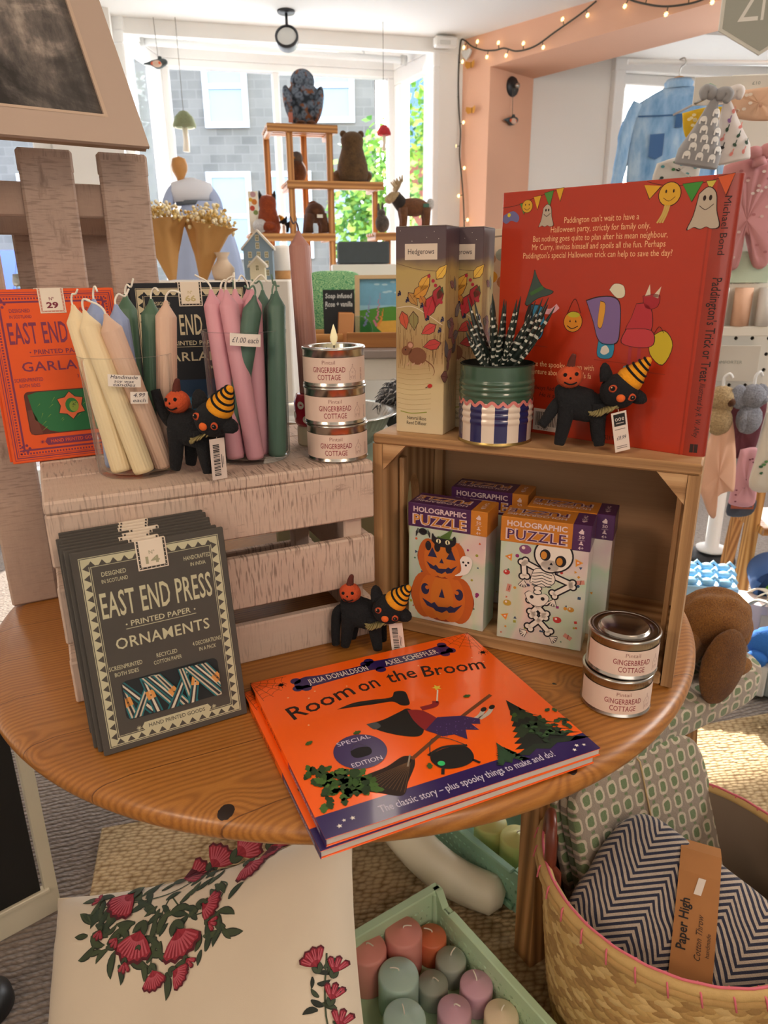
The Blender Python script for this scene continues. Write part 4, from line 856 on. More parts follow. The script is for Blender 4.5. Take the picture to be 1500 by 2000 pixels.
    def T_(x, y, l=1): return m(x, y, l)
    if tagart[1] == 'brand':
        b.rect(.002, .028, tw - .002, .041, T_, INK('#1d1a1c'), 1); b.text('ooe', tw / 2, .0335, .0075, T_, P('#e3d3c8', .7), 2, .010); b.rect(.004, .0305, tw - .004, .0315, T_, P('#b9a9a0', .7), 2)
        b.text('£8.99', tw / 2, .013, .006, T_, INK('#4a4452'), 1, .0105, shear=.3)
        for z in (.024, .0055, .0035): b.rect(.002, z, tw - .003, z + .0008, T_, INK('#8d7d78'), 1)
    else:
        rn = random.Random(6); z = .004
        while z < .036: w = rn.choice((.0004, .0008, .0012)); b.rect(.003, z, tw - .0065, z + w, T_, INK('#1a1a1a'), 1); z += w + rn.choice((.0005, .0009))
        b.rect(tw - .005, .012, tw - .0042, .026, T_, INK('#4a4444'), 1); b.rect(tw - .0033, .015, tw - .0027, .024, T_, INK('#6a6464'), 1)
    b.T = None; e = tagart[0] @ V((0, 0, 0)); b.tube(bez([e, e + V((-.002, .001, .006)), R(-.008, -.008, -.013)], 4), .0004, 5, P('#b9a893', .8)); b.obj('price_tag', t); return t
felt_cat((.219, .7665, .9985), radians(-8), 'black felt cat in a striped hat, standing before the orange book', [(-.026, 0, .052), (-.034, -.008, .045), (-.040, -.012, .036), (-.046, -.016, .028)], (Tm((.031, -.026, .046), ry=radians(-12), rz=radians(14)), 'brand'))
felt_cat((-.2035, .772, .9708), radians(-22), 'black felt cat in a striped hat, standing beside the left candle vase', [(-.028, 0, .052), (-.036, -.002, .058), (-.043, -.004, .072), (-.047, -.005, .090)], (Tm((.036, -.02, .047), rz=radians(60)), 'bars'), 1.04)
felt_cat((-.0225, .7860, .7400), radians(-12), 'black felt cat in a striped hat, standing on the table by the crates', [(-.028, 0, .054), (-.036, -.006, .05), (-.038, -.010, .03), (-.038, -.012, .008)], (Tm((.040, -.017, .048), ry=radians(-6), rz=radians(8)), 'bars'), .98)
# ---- picture book on the table, two copies
def mmp(s): return [(x * .001, y * .001) for x, y in s]
def blob(pts, n=6): return [(q.x, q.y) for q in bez([(p[0] * .001, p[1] * .001) for p in pts] + [(pts[0][0] * .001, pts[0][1] * .001)], n)[:-1]]
def leafy(b, m, x, y, L, a, c, l):
    pts = []
    for k in range(7):
        q = k / 6; w = .34 * sin(pi * min(.98, q + .02)) ** .8 * (1 if k % 2 else .72); pts.append((q, w))
    pts = pts + [(q, -w) for q, w in pts[::-1][1:-1]]
    b.poly([(x + L * (p[0] * cos(a) - p[1] * sin(a)), y + L * (p[0] * sin(a) + p[1] * cos(a))) for p in pts], m, INK(c), l)
def fir(b, m, x, y, w, h, seed, l, cols=('#141a14', '#1c2a1a', '#26371f')):
    rn = random.Random(seed)
    for k in range(9):
        z = y + h * k / 9; ww = w * (1 - k / 9.5) / 2; pts = [(x - ww, z - .002)]
        n = 7
        for i in range(n + 1): pts.append((x - ww + 2 * ww * i / n, z - (.005 if i % 2 else 0) - rn.uniform(0, .003)))
        pts.append((x, z + h / 5)); b.poly(pts, m, INK(rn.choice(cols)), l + k)
def book_room(loc, rz, label):
    t = thing('picture_book', label, 'book', loc, rz, 'orange witch picture books'); Wd, H, T = .276, .25, .0078
    OR, PU = P('#ff6510', .3, coat=.25), P('#2c1d5c', .3, coat=.3); b = MB()
    b.box((Wd / 2, H / 2, T - .0003), (Wd, H, .0007), OR, .0002); b.box((Wd / 2, H / 2, .0003), (Wd, H, .0007), OR, .0002)
    for y0, y1, c in ((0, .105, PU), (.105, .228, OR), (.228, H, P('#191413', .5))): b.box((.0004, (y0 + y1) / 2, T / 2), (.0008, y1 - y0, T), c, .0002)
    m = pm((0, 0, T), (1, 0, 0), (0, 1, 0), .00006); ink = INK('#241313'); wt = INK('#efe7dc')
    b.rect(0, 0, Wd, .0265, m, PU, 1)
    # lettering
    b.poly(blob([(43, 216), (60, 215), (130, 219), (137, 215), (146, 218), (200, 217), (228, 216), (238, 218), (236, 233), (228, 236), (200, 233), (150, 235), (138, 238), (128, 233), (80, 233), (60, 237), (50, 234), (44, 229)], 4), m, PU, 1)
    for x, y in ((47, 233), (45, 218), (54, 215), (137, 238), (143, 216), (232, 236), (236, 220), (131, 234), (226, 216)): b.disc(x * .001, y * .001, .006, m, PU, 1, 12)
    b.text('JULIA DONALDSON', .0945, .2205, .0145, m, wt, 3, .071, bold=.004); b.text('AXEL SCHEFFLER', .186, .2205, .0145, m, wt, 3, .068, bold=.004)
    for s, x, y, w, r in (('Room', .062, .1735, .078, .24), ('on', .118, .1835, .024, .1), ('the', .158, .185, .034, -.04), ('Broom', .217, .1745, .074, -.18)): b.text(s, x, y, .032, m, ink, 3, w, bold=.008, rot=r, shear=.08)
    b.text('The classic story – plus spooky things to make and do!', .1415, .0085, .0122, m, INK('#d9d2e2'), 3, .178, bold=.002)
    for x, y, s in ((15.4, 9, 2.6), (21, 13.5, 2), (28.5, 13, 2.5), (252, 8.5, 2.5), (258, 13, 2.5), (265, 11, 2.2)): b.poly([((x + (s if k % 2 == 0 else s * .45) * cos(pi / 2 + k * pi / 5)) * .001, (y + (s if k % 2 == 0 else s * .45) * sin(pi / 2 + k * pi / 5)) * .001) for k in range(10)], m, wt, 3)
    for x, y in ((60, 205), (30, 205), (50, 195), (95, 200), (185, 205), (200, 180), (250, 195), (35, 150), (258, 182), (62, 178)): b.poly([((x + (1.5 if k % 2 == 0 else .6) * cos(k * pi / 5)) * .001, (y + (1.5 if k % 2 == 0 else .6) * sin(k * pi / 5)) * .001) for k in range(10)], m, INK('#ffd2a6'), 2)
    # corner webs
    for cx, cy, dx in ((0, H, 1), (Wd, H, -1)):
        for a in (.1, .45, .8, 1.15, 1.45): b.line([(cx, cy), (cx + dx * .04 * cos(a), cy - .04 * sin(a))], .0004, m, ink, 2)
        for r in (.012, .02, .028, .036): b.line([(cx + dx * r * (1 - .06 * (i % 2)) * cos(.1 + i * .17), cy - r * (1 - .06 * (i % 2)) * sin(.1 + i * .17)) for i in range(9)], .0004, m, ink, 2)
        x, y = cx + dx * (.03 if dx > 0 else .008), cy - (.018 if dx > 0 else .05); b.disc(x, y, .003, m, ink, 3, 12); b.line([(cx + dx * .008, cy - .01), (x, y)], .0003, m, ink, 2)
        for k in range(8): a = k * .785; b.line([(x, y), (x + .005 * cos(a), y + .0035 * sin(a) + .001), (x + .0065 * cos(a), y + .0055 * sin(a) - .001)], .0006, m, ink, 3)
    # plain stand-in picture: a broom in flight with dark, red and purple cloth and a cauldron under it
    bw = INK('#6e3f1f'); b.line(bez(mmp([(229, 120), (170, 93), (106, 60)]), 8), .0042, m, bw, 4)
    b.poly(blob([(110, 62), (100, 67), (80, 60), (55, 56), (48, 42), (62, 30), (78, 20), (90, 34), (104, 50)]), m, INK('#2b1c14'), 3)
    for i in range(12): b.line([(.104, .058), (.052 + .0026 * i, .050 - .0025 * i)], .0005, m, INK('#6a4d33'), 5)
    b.line(mmp([(107, 66), (98, 52)]), .0016, m, INK('#9b8d7c'), 6)
    b.poly(blob([(70, 163), (90, 167), (110, 164), (130, 160), (138, 168), (148, 164), (146, 150), (142, 140), (134, 142), (128, 152), (108, 156), (88, 160)]), m, INK('#141312'), 4); b.line(bez(mmp([(78, 164), (100, 163), (125, 158)]), 5), .001, m, INK('#34302d'), 5)
    b.poly(blob([(88, 127), (96, 112), (112, 96), (128, 88), (138, 98), (142, 118), (138, 134), (126, 132), (106, 127)]), m, INK('#161514'), 4); b.poly(blob([(88, 127), (92, 116), (100, 118), (98, 126)]), m, INK('#4b4f52'), 5)
    b.poly(blob([(136, 132), (150, 124), (158, 100), (150, 84), (138, 92), (134, 112)]), m, INK('#8d1e22'), 5); b.line(bez(mmp([(150, 128), (165, 128), (170, 134)]), 5), .007, m, INK('#8d1e22'), 5)
    b.poly(mmp([(138, 94), (158, 108), (182, 100), (196, 88), (192, 80), (184, 84), (186, 72), (174, 78), (168, 64), (160, 76), (148, 78)]), m, INK('#392358'), 6)
    for i in range(30): b.disc((.146 + .0015 * i), .085 + .018 * sin(i * 2.7) * .5, .0006, m, INK('#6a4f94'), 7, 6)
    b.line(mmp([(170, 131), (182, 152)]), .0016, m, INK('#e9dcc9'), 5); b.poly([((183 + (6 if k % 2 == 0 else 2.6) * cos(pi / 2 + k * pi / 5)) * .001, (156 + (6 if k % 2 == 0 else 2.6) * sin(pi / 2 + k * pi / 5)) * .001) for k in range(10)], m, INK('#e8cf4a'), 6)
    for x in (.198, .208): b.line(bez([(x - .012, .088), (x, .092), (x + .008, .098)], 4), .0045, m, INK('#c9c0b2'), 5); b.disc(x + .01, .1, .0045, m, INK('#1b1716'), 6, 12, .0028, .6)
    b.poly(blob([(124, 58), (142, 61), (160, 56), (162, 44), (156, 34), (142, 31), (126, 36), (121, 48)]), m, INK('#0f0f0f'), 8); b.line(bez(mmp([(122, 58), (141, 63), (163, 56)]), 6), .003, m, INK('#24211f'), 9); b.line(bez(mmp([(124, 58), (136, 78), (150, 74), (162, 57)]), 6), .001, m, INK('#4a443e'), 9)
    for x in (.126, .157): b.line([(x, .036), (x + (.004 if x > .14 else -.004), .029)], .003, m, INK('#0f0f0f'), 8)
    b.disc(.128, .043, .0035, m, P('#3fcf7a', .2), 10, 14)
    # badge
    cx, cy, r = .0667, .0905, .0255; b.disc(cx, cy, r, m, PU, 8, 40); b.text('SPECIAL', cx, cy + .0145, .0085, m, INK('#d9d2e6'), 9, .034, bend=.3 if False else None); b.text('EDITION', cx, cy - .0195, .0085, m, INK('#d9d2e6'), 9, .030)
    b.poly(blob([(58, 94), (67, 96), (76, 93), (77, 87), (73, 82), (61, 82), (57, 87)], 4), m, INK('#17151c'), 9); b.line(bez(mmp([(59, 95), (67, 102), (76, 94)]), 5), .0007, m, INK('#3d3a4a'), 9)
    # trees
    fir(b, m, .238, .026, .082, .072, 3, 2); fir(b, m, .19, .022, .034, .024, 4, 6, ('#1f3a22', '#26472a'))
    rn = random.Random(8)
    for i in range(46): x = rn.uniform(.232, .276); y = rn.uniform(.03, .074 - abs(x - .258) * .6); leafy(b, m, x, y, .008, rn.uniform(0, 6.28), rn.choice(('#274627', '#35562e', '#1c331d')), 12 + i % 5)
    for i in range(130): x = rn.uniform(.012, .056); y = rn.uniform(.038, .098 - x * .75); leafy(b, m, x, y, rn.uniform(.009, .014), rn.uniform(0, 6.28), rn.choice(('#33541f', '#294420', '#45682b', '#20381a')), 6 + i % 7)
    for x, y, a in ((22, 120, .4), (70, 117, .2), (60, 44, 1), (200, 128, 0), (228, 75, .8), (115, 40, 1.2)): leafy(b, m, x * .001, y * .001, .009, a, '#3c5a22', 12)
    for i in range(34): b.rect(.0, .0, .0, .0, m, PU, 1) if False else None
    s = pm((0, H, 0), (0, -1, 0), (0, 0, 1)); b.text('Room on the Broom', .085, .0022, .006, s, ink, 3, .075); b.text('JULIA DONALDSON  AXEL SCHEFFLER', .195, .0022, .005, s, INK('#d9d2e2'), 3, .085)
    b.obj('cover', t); b = MB(); mpg = P('#cfc6bb', .9, bump=.15, bs=1500); b.box((Wd / 2, H / 2, T / 2), (Wd - .0016, H - .0022, T - .0018), mpg, .0003); b.obj('pages', t); return t
bz = radians(23.68)
book_room((-.0535, .4500, .7402), bz + .012, 'lower orange picture book of the pair, its page edge and spine showing')
book_room((-.0493, .4543, .7482), bz, 'top orange picture book lettered Room on the Broom, overhanging the table front')

# ---- large orange hardback standing on the crate
t = thing('hardback_book', 'large orange-red hardback standing back cover outward on the display crate', 'book', (.1395, .8835, .999), radians(-41))
Wd, H, T = .2535, .270, .013; mo = P('#b02d0b', .38, coat=.35, var=.04, vs=6); T = .020; b = MB()
Xs = .2345; b.box((Xs / 2, .0012, H / 2), (Xs, .0024, H), mo, .0006); b.box((Xs / 2, T - .0012, H / 2), (Xs, .0024, H), mo, .0006)
spn = lambda q, z, l=0: V((Xs - .001 + (.0205 + l * .00008) * cos(q), T / 2 + (T / 2 + l * .00008) * sin(q), z)); b.grid(lambda u, v: spn(-pi / 2 + pi * u, v * H), 24, 1, P('#94260b', .4, coat=.35)); b.grid(lambda u, v: spn(pi / 2 - pi * u, v * H) * 1.0 - V((.0024 * cos(pi / 2 - pi * u), 0, 0)), 24, 1, P('#a52a0c', .4))
m = pm((0, 0, 0), (1, 0, 0), (0, 0, 1), .00007); tx = INK('#f0c08d'); k_ = INK('#2a1614')
b.rect(.2295, 0, .2312, H, m, P('#9c280c', .4), 1)
for s, x, y, w in (("Paddington can't wait to have a", .120, .2345, .083), ('Halloween party, strictly for family only.', .1185, .2255, .111), ('But nothing goes quite to plan after his mean neighbour,', .117, .2165, .151), ('Mr Curry, invites himself and spoils all the fun. Perhaps', .116, .2078, .1505), ("Paddington's special Halloween trick can help to save the day?", .1145, .199, .169),
                   ('Celebrate the spooky season with', .078, .0795, .098), ("adventure about everyone's fa", .083, .0705, .083)): b.text(s, x, y, .0088, m, tx, 2, w)
b.text('“I’ve always had', .060, .0525, .0072, m, k_, 2, .040, shear=.25); b.text('He is a', .071, .0445, .0072, m, k_, 2, .02, shear=.25)
b.rect(.055, .004, .095, .030, m, P('#dccfc4', .6), 1); rn = random.Random(3); x = .058
while x < .092: w = rn.choice((.0004, .0007, .001)); b.rect(x, .0095, x + w, .0265, m, INK('#1a1615'), 2); x += w + rn.choice((.0005, .0009))
b.text('9 780', .068, .0052, .005, m, INK('#1a1615'), 2, .014)
for s, z in (('.99', .0205), ('.99', .0125), ('$21.99', .005)): b.text(s, .160, z, .0065, m, k_, 2, align='R', xs=.8)
def bunt(pts, tri):
    b.line(bez(mmp(pts), 6), .0005, m, k_, 2)
    for x, y, w, h, c, tl in tri:
        p = [(x - w / 2, y), (x + w / 2, y + tl), (x + tl * .8, y - h)]; b.poly([(q[0] * .001 * 1 + (.0004 if q[0] > x else -.0004), q[1] * .001 + (.0004 if q[1] >= y else -.0010)) for q in p], m, k_, 2); b.poly(mmp(p), m, INK(c), 3)
bunt([(0, 254), (20, 256), (40, 262), (58, 266), (76, 270)], [(27, 257, 9, 11, '#4d8a3c', 1), (44, 263, 9, 13, '#d9a52c', 1), (58, 266, 11, 14, '#4d8a3c', 2), (71, 269, 9, 12, '#d9a52c', 1)])
bunt([(166, 269), (180, 265), (200, 263), (222, 264), (248, 270)], [(172, 266, 17, 13, '#d9a52c', -2), (211, 264, 19, 16, '#3f8a35', 1), (228, 265, 9, 8, '#c9b64a', 0), (241, 268, 15, 16, '#cf5a30', 2)])
def ghost(x, y, w, h, l=4, flip=1):
    p = [(x - w * .3, y), (x - w * .42, y - h * .6), (x - w * .6, y - h), (x - w * .35, y - h * .94), (x - w * .12, y - h), (x + w * .1, y - h * .94), (x + w * .3, y - h), (x + w * .56, y - h * .93), (x + w * .4, y - h * .5), (x + w * .3, y), (x, y + h * .18)]
    b.poly(blob([(q[0] + (q[0] - x) * .08, q[1] + (q[1] - y + h / 2) * .04) for q in p], 4), m, k_, l); b.poly(blob(p, 4), m, INK('#b9ab98'), l + 1)
    for dx in (-.09, .13): b.disc((x + w * dx) * .001, (y - h * .12) * .001, w * .00006, m, k_, l + 2, 10, w * .0001)
    b.line(bez(mmp([(x - w * .25, y - h * .33), (x, y - h * .45), (x + w * .28, y - h * .3)]), 5), .0006, m, k_, l + 2)
ghost(57, 251, 15, 19); ghost(226, 254, 25, 31)
for x, y, r in ((32, 254, 6.5), (190, 256, 10.5)):
    b.disc(x * .001, y * .001, r * .00107, m, k_, 4, 20); b.disc(x * .001, y * .001, r * .001, m, INK('#d6a42e'), 5, 20)
    for dx in (-.35, .35): b.disc((x + dx * r) * .001, (y + r * .25) * .001, r * .00009, m, k_, 6, 8, r * .00016)
    b.line(bez(mmp([(x - r * .55, y - r * .3), (x, y - r * .6), (x + r * .55, y - r * .25)]), 5), .0005, m, k_, 6)
for dx in (-2, 0, 2): b.line(bez(mmp([(189 + dx, 246), (187 + dx, 238), (183 + dx * 1.3, 230)]), 5), .0018, m, INK('#c9a95a'), 5)
b.poly(blob([(2, 246), (14, 250), (22, 244), (20, 238), (12, 240), (6, 237), (1, 240)], 4), m, INK('#6d6a98'), 4); b.disc(.009, .246, .0022, m, INK('#d6c02e'), 6, 10)
# plain dress-up clothes stand in for the printed figures
def shp(pts, c, l=4, n=4): b.poly(blob([(p[0] * 1.0 + (p[0] - sum(q[0] for q in pts) / len(pts)) * .05, p[1] + (p[1] - sum(q[1] for q in pts) / len(pts)) * .05) for p in pts], n), m, k_, l); b.poly(blob(pts, n), m, INK(c), l + 1)
shp([(36, 150), (44, 176), (46, 186), (50, 178), (58, 168), (70, 164), (66, 160), (52, 156), (40, 148)], '#3d4f48'); b.line(bez(mmp([(42, 160), (50, 164), (58, 168)]), 4), .004, m, INK('#3f6a35'), 6)
shp([(44, 148), (58, 146), (62, 128), (58, 112), (46, 112), (44, 130)], '#2f7fa6'); shp([(40, 146), (46, 148), (46, 126), (40, 112), (36, 130)], '#2c2320')
for x, y in ((50, 130), (56, 122), (51, 118)): b.rect(x * .001, y * .001, (x + 3) * .001, (y + 4) * .001, m, INK('#b5543a'), 7)
b.line(bez(mmp([(60, 142), (70, 142), (78, 148)]), 4), .006, m, INK('#d9a0a8'), 5)
b.disc(.0975, .1315, .0115, m, k_, 4, 20); b.disc(.0975, .1315, .0108, m, INK('#d88a22'), 5, 20); b.disc(.098, .139, .0075, m, INK('#b9b02e'), 6, 14, .003); b.line(bez(mmp([(90, 140), (98, 156), (106, 141)]), 6), .0006, m, k_, 6)
b.poly(mmp([(93, 131), (95, 131), (94, 134)]), m, k_, 6); b.poly(mmp([(100, 131), (102, 131), (101, 134)]), m, k_, 6); b.line(bez(mmp([(91, 127), (97, 124), (104, 127)]), 4), .001, m, k_, 6)
shp([(112, 154), (126, 158), (142, 158), (150, 150), (152, 126), (150, 112), (136, 110), (128, 116), (122, 132)], '#7d6596'); shp([(128, 154), (134, 150), (132, 128), (127, 130)], '#d99a35', 7); shp([(130, 116), (146, 114), (146, 96), (130, 96)], '#2f86a8', 3)
b.poly(blob([(134, 106), (139, 108), (143, 102), (138, 98), (133, 100)], 4), m, INK('#d9d2c6'), 6); shp([(137, 166), (142, 172), (152, 170), (154, 160), (146, 158)], '#d9d2b8')
shp([(168, 152), (180, 152), (186, 140), (184, 124), (160, 124), (164, 138)], '#b23038'); shp([(160, 126), (186, 126), (190, 112), (176, 108), (156, 112)], '#bd3a40', 7); b.poly(mmp([(176, 160), (180, 172), (182, 160)]), m, INK('#d9c9b0'), 5); b.poly(mmp([(184, 160), (192, 170), (190, 158)]), m, INK('#d9c9b0'), 5); shp([(174, 160), (190, 162), (190, 150), (178, 148)], '#a5262f')
for x in (.166, .176): b.line([(x, .108), (x, .088)], .0036, m, INK('#a5313a'), 3); b.disc(x - .001, .086, .0048, m, INK('#4d93a8'), 5, 12, .0025)
shp([(186, 118), (200, 126), (210, 112), (202, 92), (188, 102)], '#c9b026'); b.line(bez(mmp([(188, 118), (194, 130), (200, 124)]), 4), .0006, m, k_, 7)
for x, y, w in ((44, 104, 34), (138, 92, 40), (175, 84, 44)): b.line(mmp([(x - w * .3, y), (x + w * .7, y - 2)]), .0008, m, INK('#8f2a12'), 2)
s = lambda x, y, l=1: spn(-1.42 + y / .017, H - x, l + 1)
b.text('Michael Bond', .045, .0045, .0085, s, k_, 2, .052); b.text("Paddington's Trick or Treat", .142, .0035, .0115, s, k_, 2, .10, bold=.01); b.text('Illustrated by R. W. Alley', .222, .0045, .007, s, k_, 2, .056, shear=.2); b.rect(.257, .003, .266, .010, s, k_, 2)
b.obj('cover', t); MB().box((Xs / 2 + .001, T / 2, H / 2), (Xs - .004, T - .005, H - .007), P('#d9cfc0', .9), .0003).obj('pages', t)

# ---- puzzle boxes in the crate
def holo():
    n = NT('holographic_foil'); o = n.mapp(scale=(1, 1, .7)); f = n.noise(o, 14, 2, .5, .6)
    n.col(n.ramp(f, [(.3, '#dcc4c6'), (.42, '#e4dcd2'), (.5, '#c6dfc6'), (.6, '#d3e0d6'), (.7, '#dccbd8')])); n.setp(Roughness=.3, Metallic=.25, Coat_Weight=.5); return n.m
M_holo = holo(); PUR, ORG = P('#4b2352', .4, coat=.3), P('#c47a26', .4, coat=.3); M_ht = P('#e6cfd0', .3, .2)
def puzzle(loc, rz, kind, label, group, front=True):
    t = thing('puzzle_box', label, 'puzzle box', loc, rz, group); w, d, h, lh = .103, .044, .158, .031
    ca, cb = (PUR, ORG) if kind == 'pumpkin' else (ORG, PUR); b = MB(); b.box((w / 2, d / 2, (h - .004) / 2), (w - .0016, d - .0016, h - .004), M_holo, .0006); m = pm((0, .0008, 0), (1, 0, 0), (0, 0, 1), .00008); k_ = INK('#17131c')
    rn = random.Random(len(label)); cols = ('#8d2a6a', '#c78a2a', '#3f7a5f', '#b8332e', '#54406b', '#9ca03a', '#2f4a68', '#c85a2c')
    for i in range(42 if front else 8):
        x, z = rn.uniform(.004, w - .006), rn.uniform(.006, .12); s_ = rn.uniform(.0013, .0026); q = i % 3
        b.poly([(x + s_ * cos(rn.random() * 6), z + s_ * sin(j * 2 * pi / 3)) if False else (x + s_ * cos(i + j * 2 * pi / (3, 4, 10)[q]), z + s_ * sin(i + j * 2 * pi / (3, 4, 10)[q])) for j in range((3, 4, 10)[q])], m, INK(rn.choice(cols)), 1)
    M = lambda p: mmp(p)
    if front and kind == 'pumpkin':
        def pump(cx, cz, rx, rz_, l):
            b.disc(cx, cz, rx, m, INK('#8a3213'), l, 36, rz_)
            for k, c_ in ((0.0, '#c9701e'), (-.55, '#b9591a'), (.55, '#b9591a'), (-.3, '#c8671c'), (.3, '#c8671c')): b.disc(cx + rx * k, cz, rx * (.42 if k else .36), m, INK(c_), l + 1 + (k == 0) + (abs(k) < .4), 24, rz_ * .96)
        pump(.047, .036, .043, .033, 2); pump(.046, .089, .033, .026, 7)
        N_ = INK('#22224a')
        def face(cx, cz, sx, sz, l, big):
            for sg in (-1, 1):
                if big: b.disc(cx + sg * .57 * sx, cz + .22 * sz, .14 * sx, m, N_, l, 14, .26 * sz); b.disc(cx + sg * .5 * sx, cz + .3 * sz, .07 * sx, m, INK('#c8671c'), l + 1, 10)
                else: b.poly([(cx + sg * .2 * sx, cz + .05 * sz), (cx + sg * .62 * sx, cz + .05 * sz), (cx + sg * .42 * sx, cz + .55 * sz)][::sg], m, N_, l)
            b.poly([(cx - .1 * sx, cz - (.05 if big else .2) * sz), (cx + .1 * sx, cz - (.05 if big else .2) * sz), (cx, cz + (.38 if big else .05) * sz)], m, N_, l)
            u = [(-.68, -.22), (-.35, -.42), (-.25, -.32), (-.12, -.5), (.2, -.46), (.3, -.36), (.42, -.42), (.7, -.2), (.45, -.62), (.25, -.7), (.18, -.6), (.02, -.76), (-.2, -.72), (-.28, -.62), (-.5, -.55)]
            b.poly([(cx + p[0] * sx, cz + p[1] * sz) for p in u], m, N_, l)
        face(.047, .038, .040, .030, 9, True); face(.046, .089, .030, .026, 14, False)
        b.poly(blob([(32, 112), (33, 122), (38, 117), (48, 120), (57, 117), (63, 122), (64, 112), (56, 106), (40, 106)], 3), m, k_, 14); b.poly(M([(44, 119), (56, 118), (60, 131)]), m, INK('#4d6a2c'), 15); b.line(M([(40, 118), (60, 117)]), .0018, m, INK('#4d6a2c'), 15)
        for x in (.0415, .0535): b.disc(x, .1125, .0032, m, INK('#e6dfb4'), 16, 12); b.disc(x, .1125, .0009, m, k_, 17, 8, .0026)
        for x in (.028, .04, .055): b.disc(x, .1045, .004, m, k_, 16, 12, .0065)
        b.poly(blob([(70, 92), (74, 98), (82, 98), (86, 92), (84, 82), (78, 74), (64, 70), (72, 78)], 4), m, INK('#e9e3dd'), 16)
        for x, z in ((.0745, .090), (.081, .0905), (.078, .0865)): b.disc(x, z, .0015, m, k_, 17, 8)
        b.disc(.0205, .122, .0055, m, k_, 14, 14, .0045); b.line([(.0205, .127), (.0205, .1275)], .0004, m, k_, 14)
        for sg in (-1, 1):
            for q in range(4): b.line([(.0205, .122), (.0205 + sg * .007, .1235 + .0018 - q * .0018), (.0205 + sg * .0095, .120 - q * .0018)], .0008, m, k_, 14)
    elif front:
        wh = INK('#e6dcd0')
        def bone(p, q, wd=.0052, l=4):
            p, q = V((p[0] * .001, p[1] * .001)), V((q[0] * .001, q[1] * .001)); d = (q - p).normalized(); e = V((-d.y, d.x))
            for g, mt, ll in ((.0019, k_, l), (0, wh, l + 1)):
                b.line([p, q], wd + 2 * g, m, mt, ll)
                for c_ in (p, q):
                    for s_ in (-1, 1): b.disc(c_.x + e.x * s_ * wd * .5, c_.y + e.y * s_ * wd * .5, wd * .58 + g, m, mt, ll, 12)
        for g, mt, l in ((.0019, k_, 8), (0, wh, 9)):
            b.disc(.063, .117, .021 + g, m, mt, l, 30, .0195 + g); b.disc(.0595, .1035, .0105 + g, m, mt, l, 16, .0075 + g)
        b.disc(.0535, .1165, .0062, m, k_, 10, 16, .0072); b.disc(.0715, .111, .0064, m, k_, 10, 16, .0072); b.disc(.052, .116, .0036, m, INK('#c8842c'), 11, 12, .005); b.disc(.0702, .1105, .0036, m, INK('#c8842c'), 11, 12, .005)
        b.poly(M([(59, 105), (63, 105), (61, 108.5)]), m, k_, 10); b.disc(.059, .1005, .0017, m, k_, 10, 10)
        b.line(M([(58, 134), (61, 131), (63, 133), (66, 131)]), .0006, m, k_, 10)
        bone((54, 94), (30, 104)); bone((29, 104), (31, 86)); bone((62, 92), (86, 84)); bone((86, 83), (66, 68))
        bone((40, 58), (58, 40)); bone((56, 58), (42, 40)); bone((57, 38), (40, 20)); bone((44, 38), (64, 18))
        for g, mt, l in ((.0013, k_, 6), (0, wh, 7)): b.poly([(p[0] + (p[0] - .051) * g * 45, p[1] + (p[1] - .087) * g * 45) for p in blob([(38, 80), (42, 96), (52, 98), (64, 93), (66, 84), (60, 78), (50, 76)], 4)], m, mt, l)
        for i in range(5):
            for sg in (-1, 1): b.line(bez([(.0515, .094 - i * .0035), (.0515 + sg * .007, .0925 - i * .004), (.0515 + sg * .0115, .0915 - i * .0036)], 3), .0009, m, k_, 8)
        for z in (73, 68): 
            for g, mt, l in ((.0011, k_, 6), (0, wh, 7)): b.disc(.0475, z * .001, .0042 + g, m, mt, l, 12, .0026 + g)
        for g, mt, l in ((.0013, k_, 6), (0, wh, 7)): b.poly([(p[0] + (p[0] - .047) * g * 45, p[1] + (p[1] - .06) * g * 45) for p in blob([(33, 64), (38, 68), (46, 64), (56, 67), (61, 62), (56, 53), (47, 50), (38, 54)], 4)], m, mt, l)
        for x, z in ((.041, .061), (.054, .0605)): b.disc(x, z, .0024, m, k_, 8, 10)
        for hx, hz, a in ((.030, .080, -1.6), (.067, .061, -1.9), (.037, .014, -2.6), (.066, .012, -.5)):
            for q in range(4): e = a + (q - 1.5) * .42; b.line([(hx, hz), (hx + .0085 * cos(e), hz + .0085 * sin(e))], .0030, m, k_, 4); b.line([(hx, hz), (hx + .008 * cos(e), hz + .008 * sin(e))], .0016, m, wh, 5 + q)
        for x, z, a in ((.012, .108, .5), (.091, .112, -.4), (.010, .03, .3)):
            for q, c_ in enumerate(('#d9a23a', '#d8662a', '#e6dcd0')): r_ = .0058 - q * .0019; b.poly([(x + r_ * cos(a + j * 2.094 + .5), z + r_ * sin(a + j * 2.094 + .5)) for j in range(3)], m, INK(c_), 2 + q)
        for x, z, r_, c_ in ((.0095, .088, .004, '#b5322f'), (.0725, .036, .005, '#b5322f'), (.087, .052, .004, '#b9862e'), (.012, .048, .005, '#b99a3a'), (.030, .120, .0072, '#7d4a72')): b.disc(x, z, r_, m, INK(c_), 3, 16, r_ * .8); b.disc(x - r_ * .3, z + r_ * .25, r_ * .3, m, INK('#e6d3c9'), 4, 8)
        for x, z, a in ((.095, .088, .2), (.013, .068, 1.4), (.086, .016, -.5)): b.line([(x - .005 * cos(a), z - .005 * sin(a)), (x + .005 * cos(a), z + .005 * sin(a))], .0052, m, INK('#c98a7a'), 3); b.line([(x, z - .003), (x + .001, z + .003)], .001, m, INK('#7d3a2a'), 4)
    b.obj('tray', t)
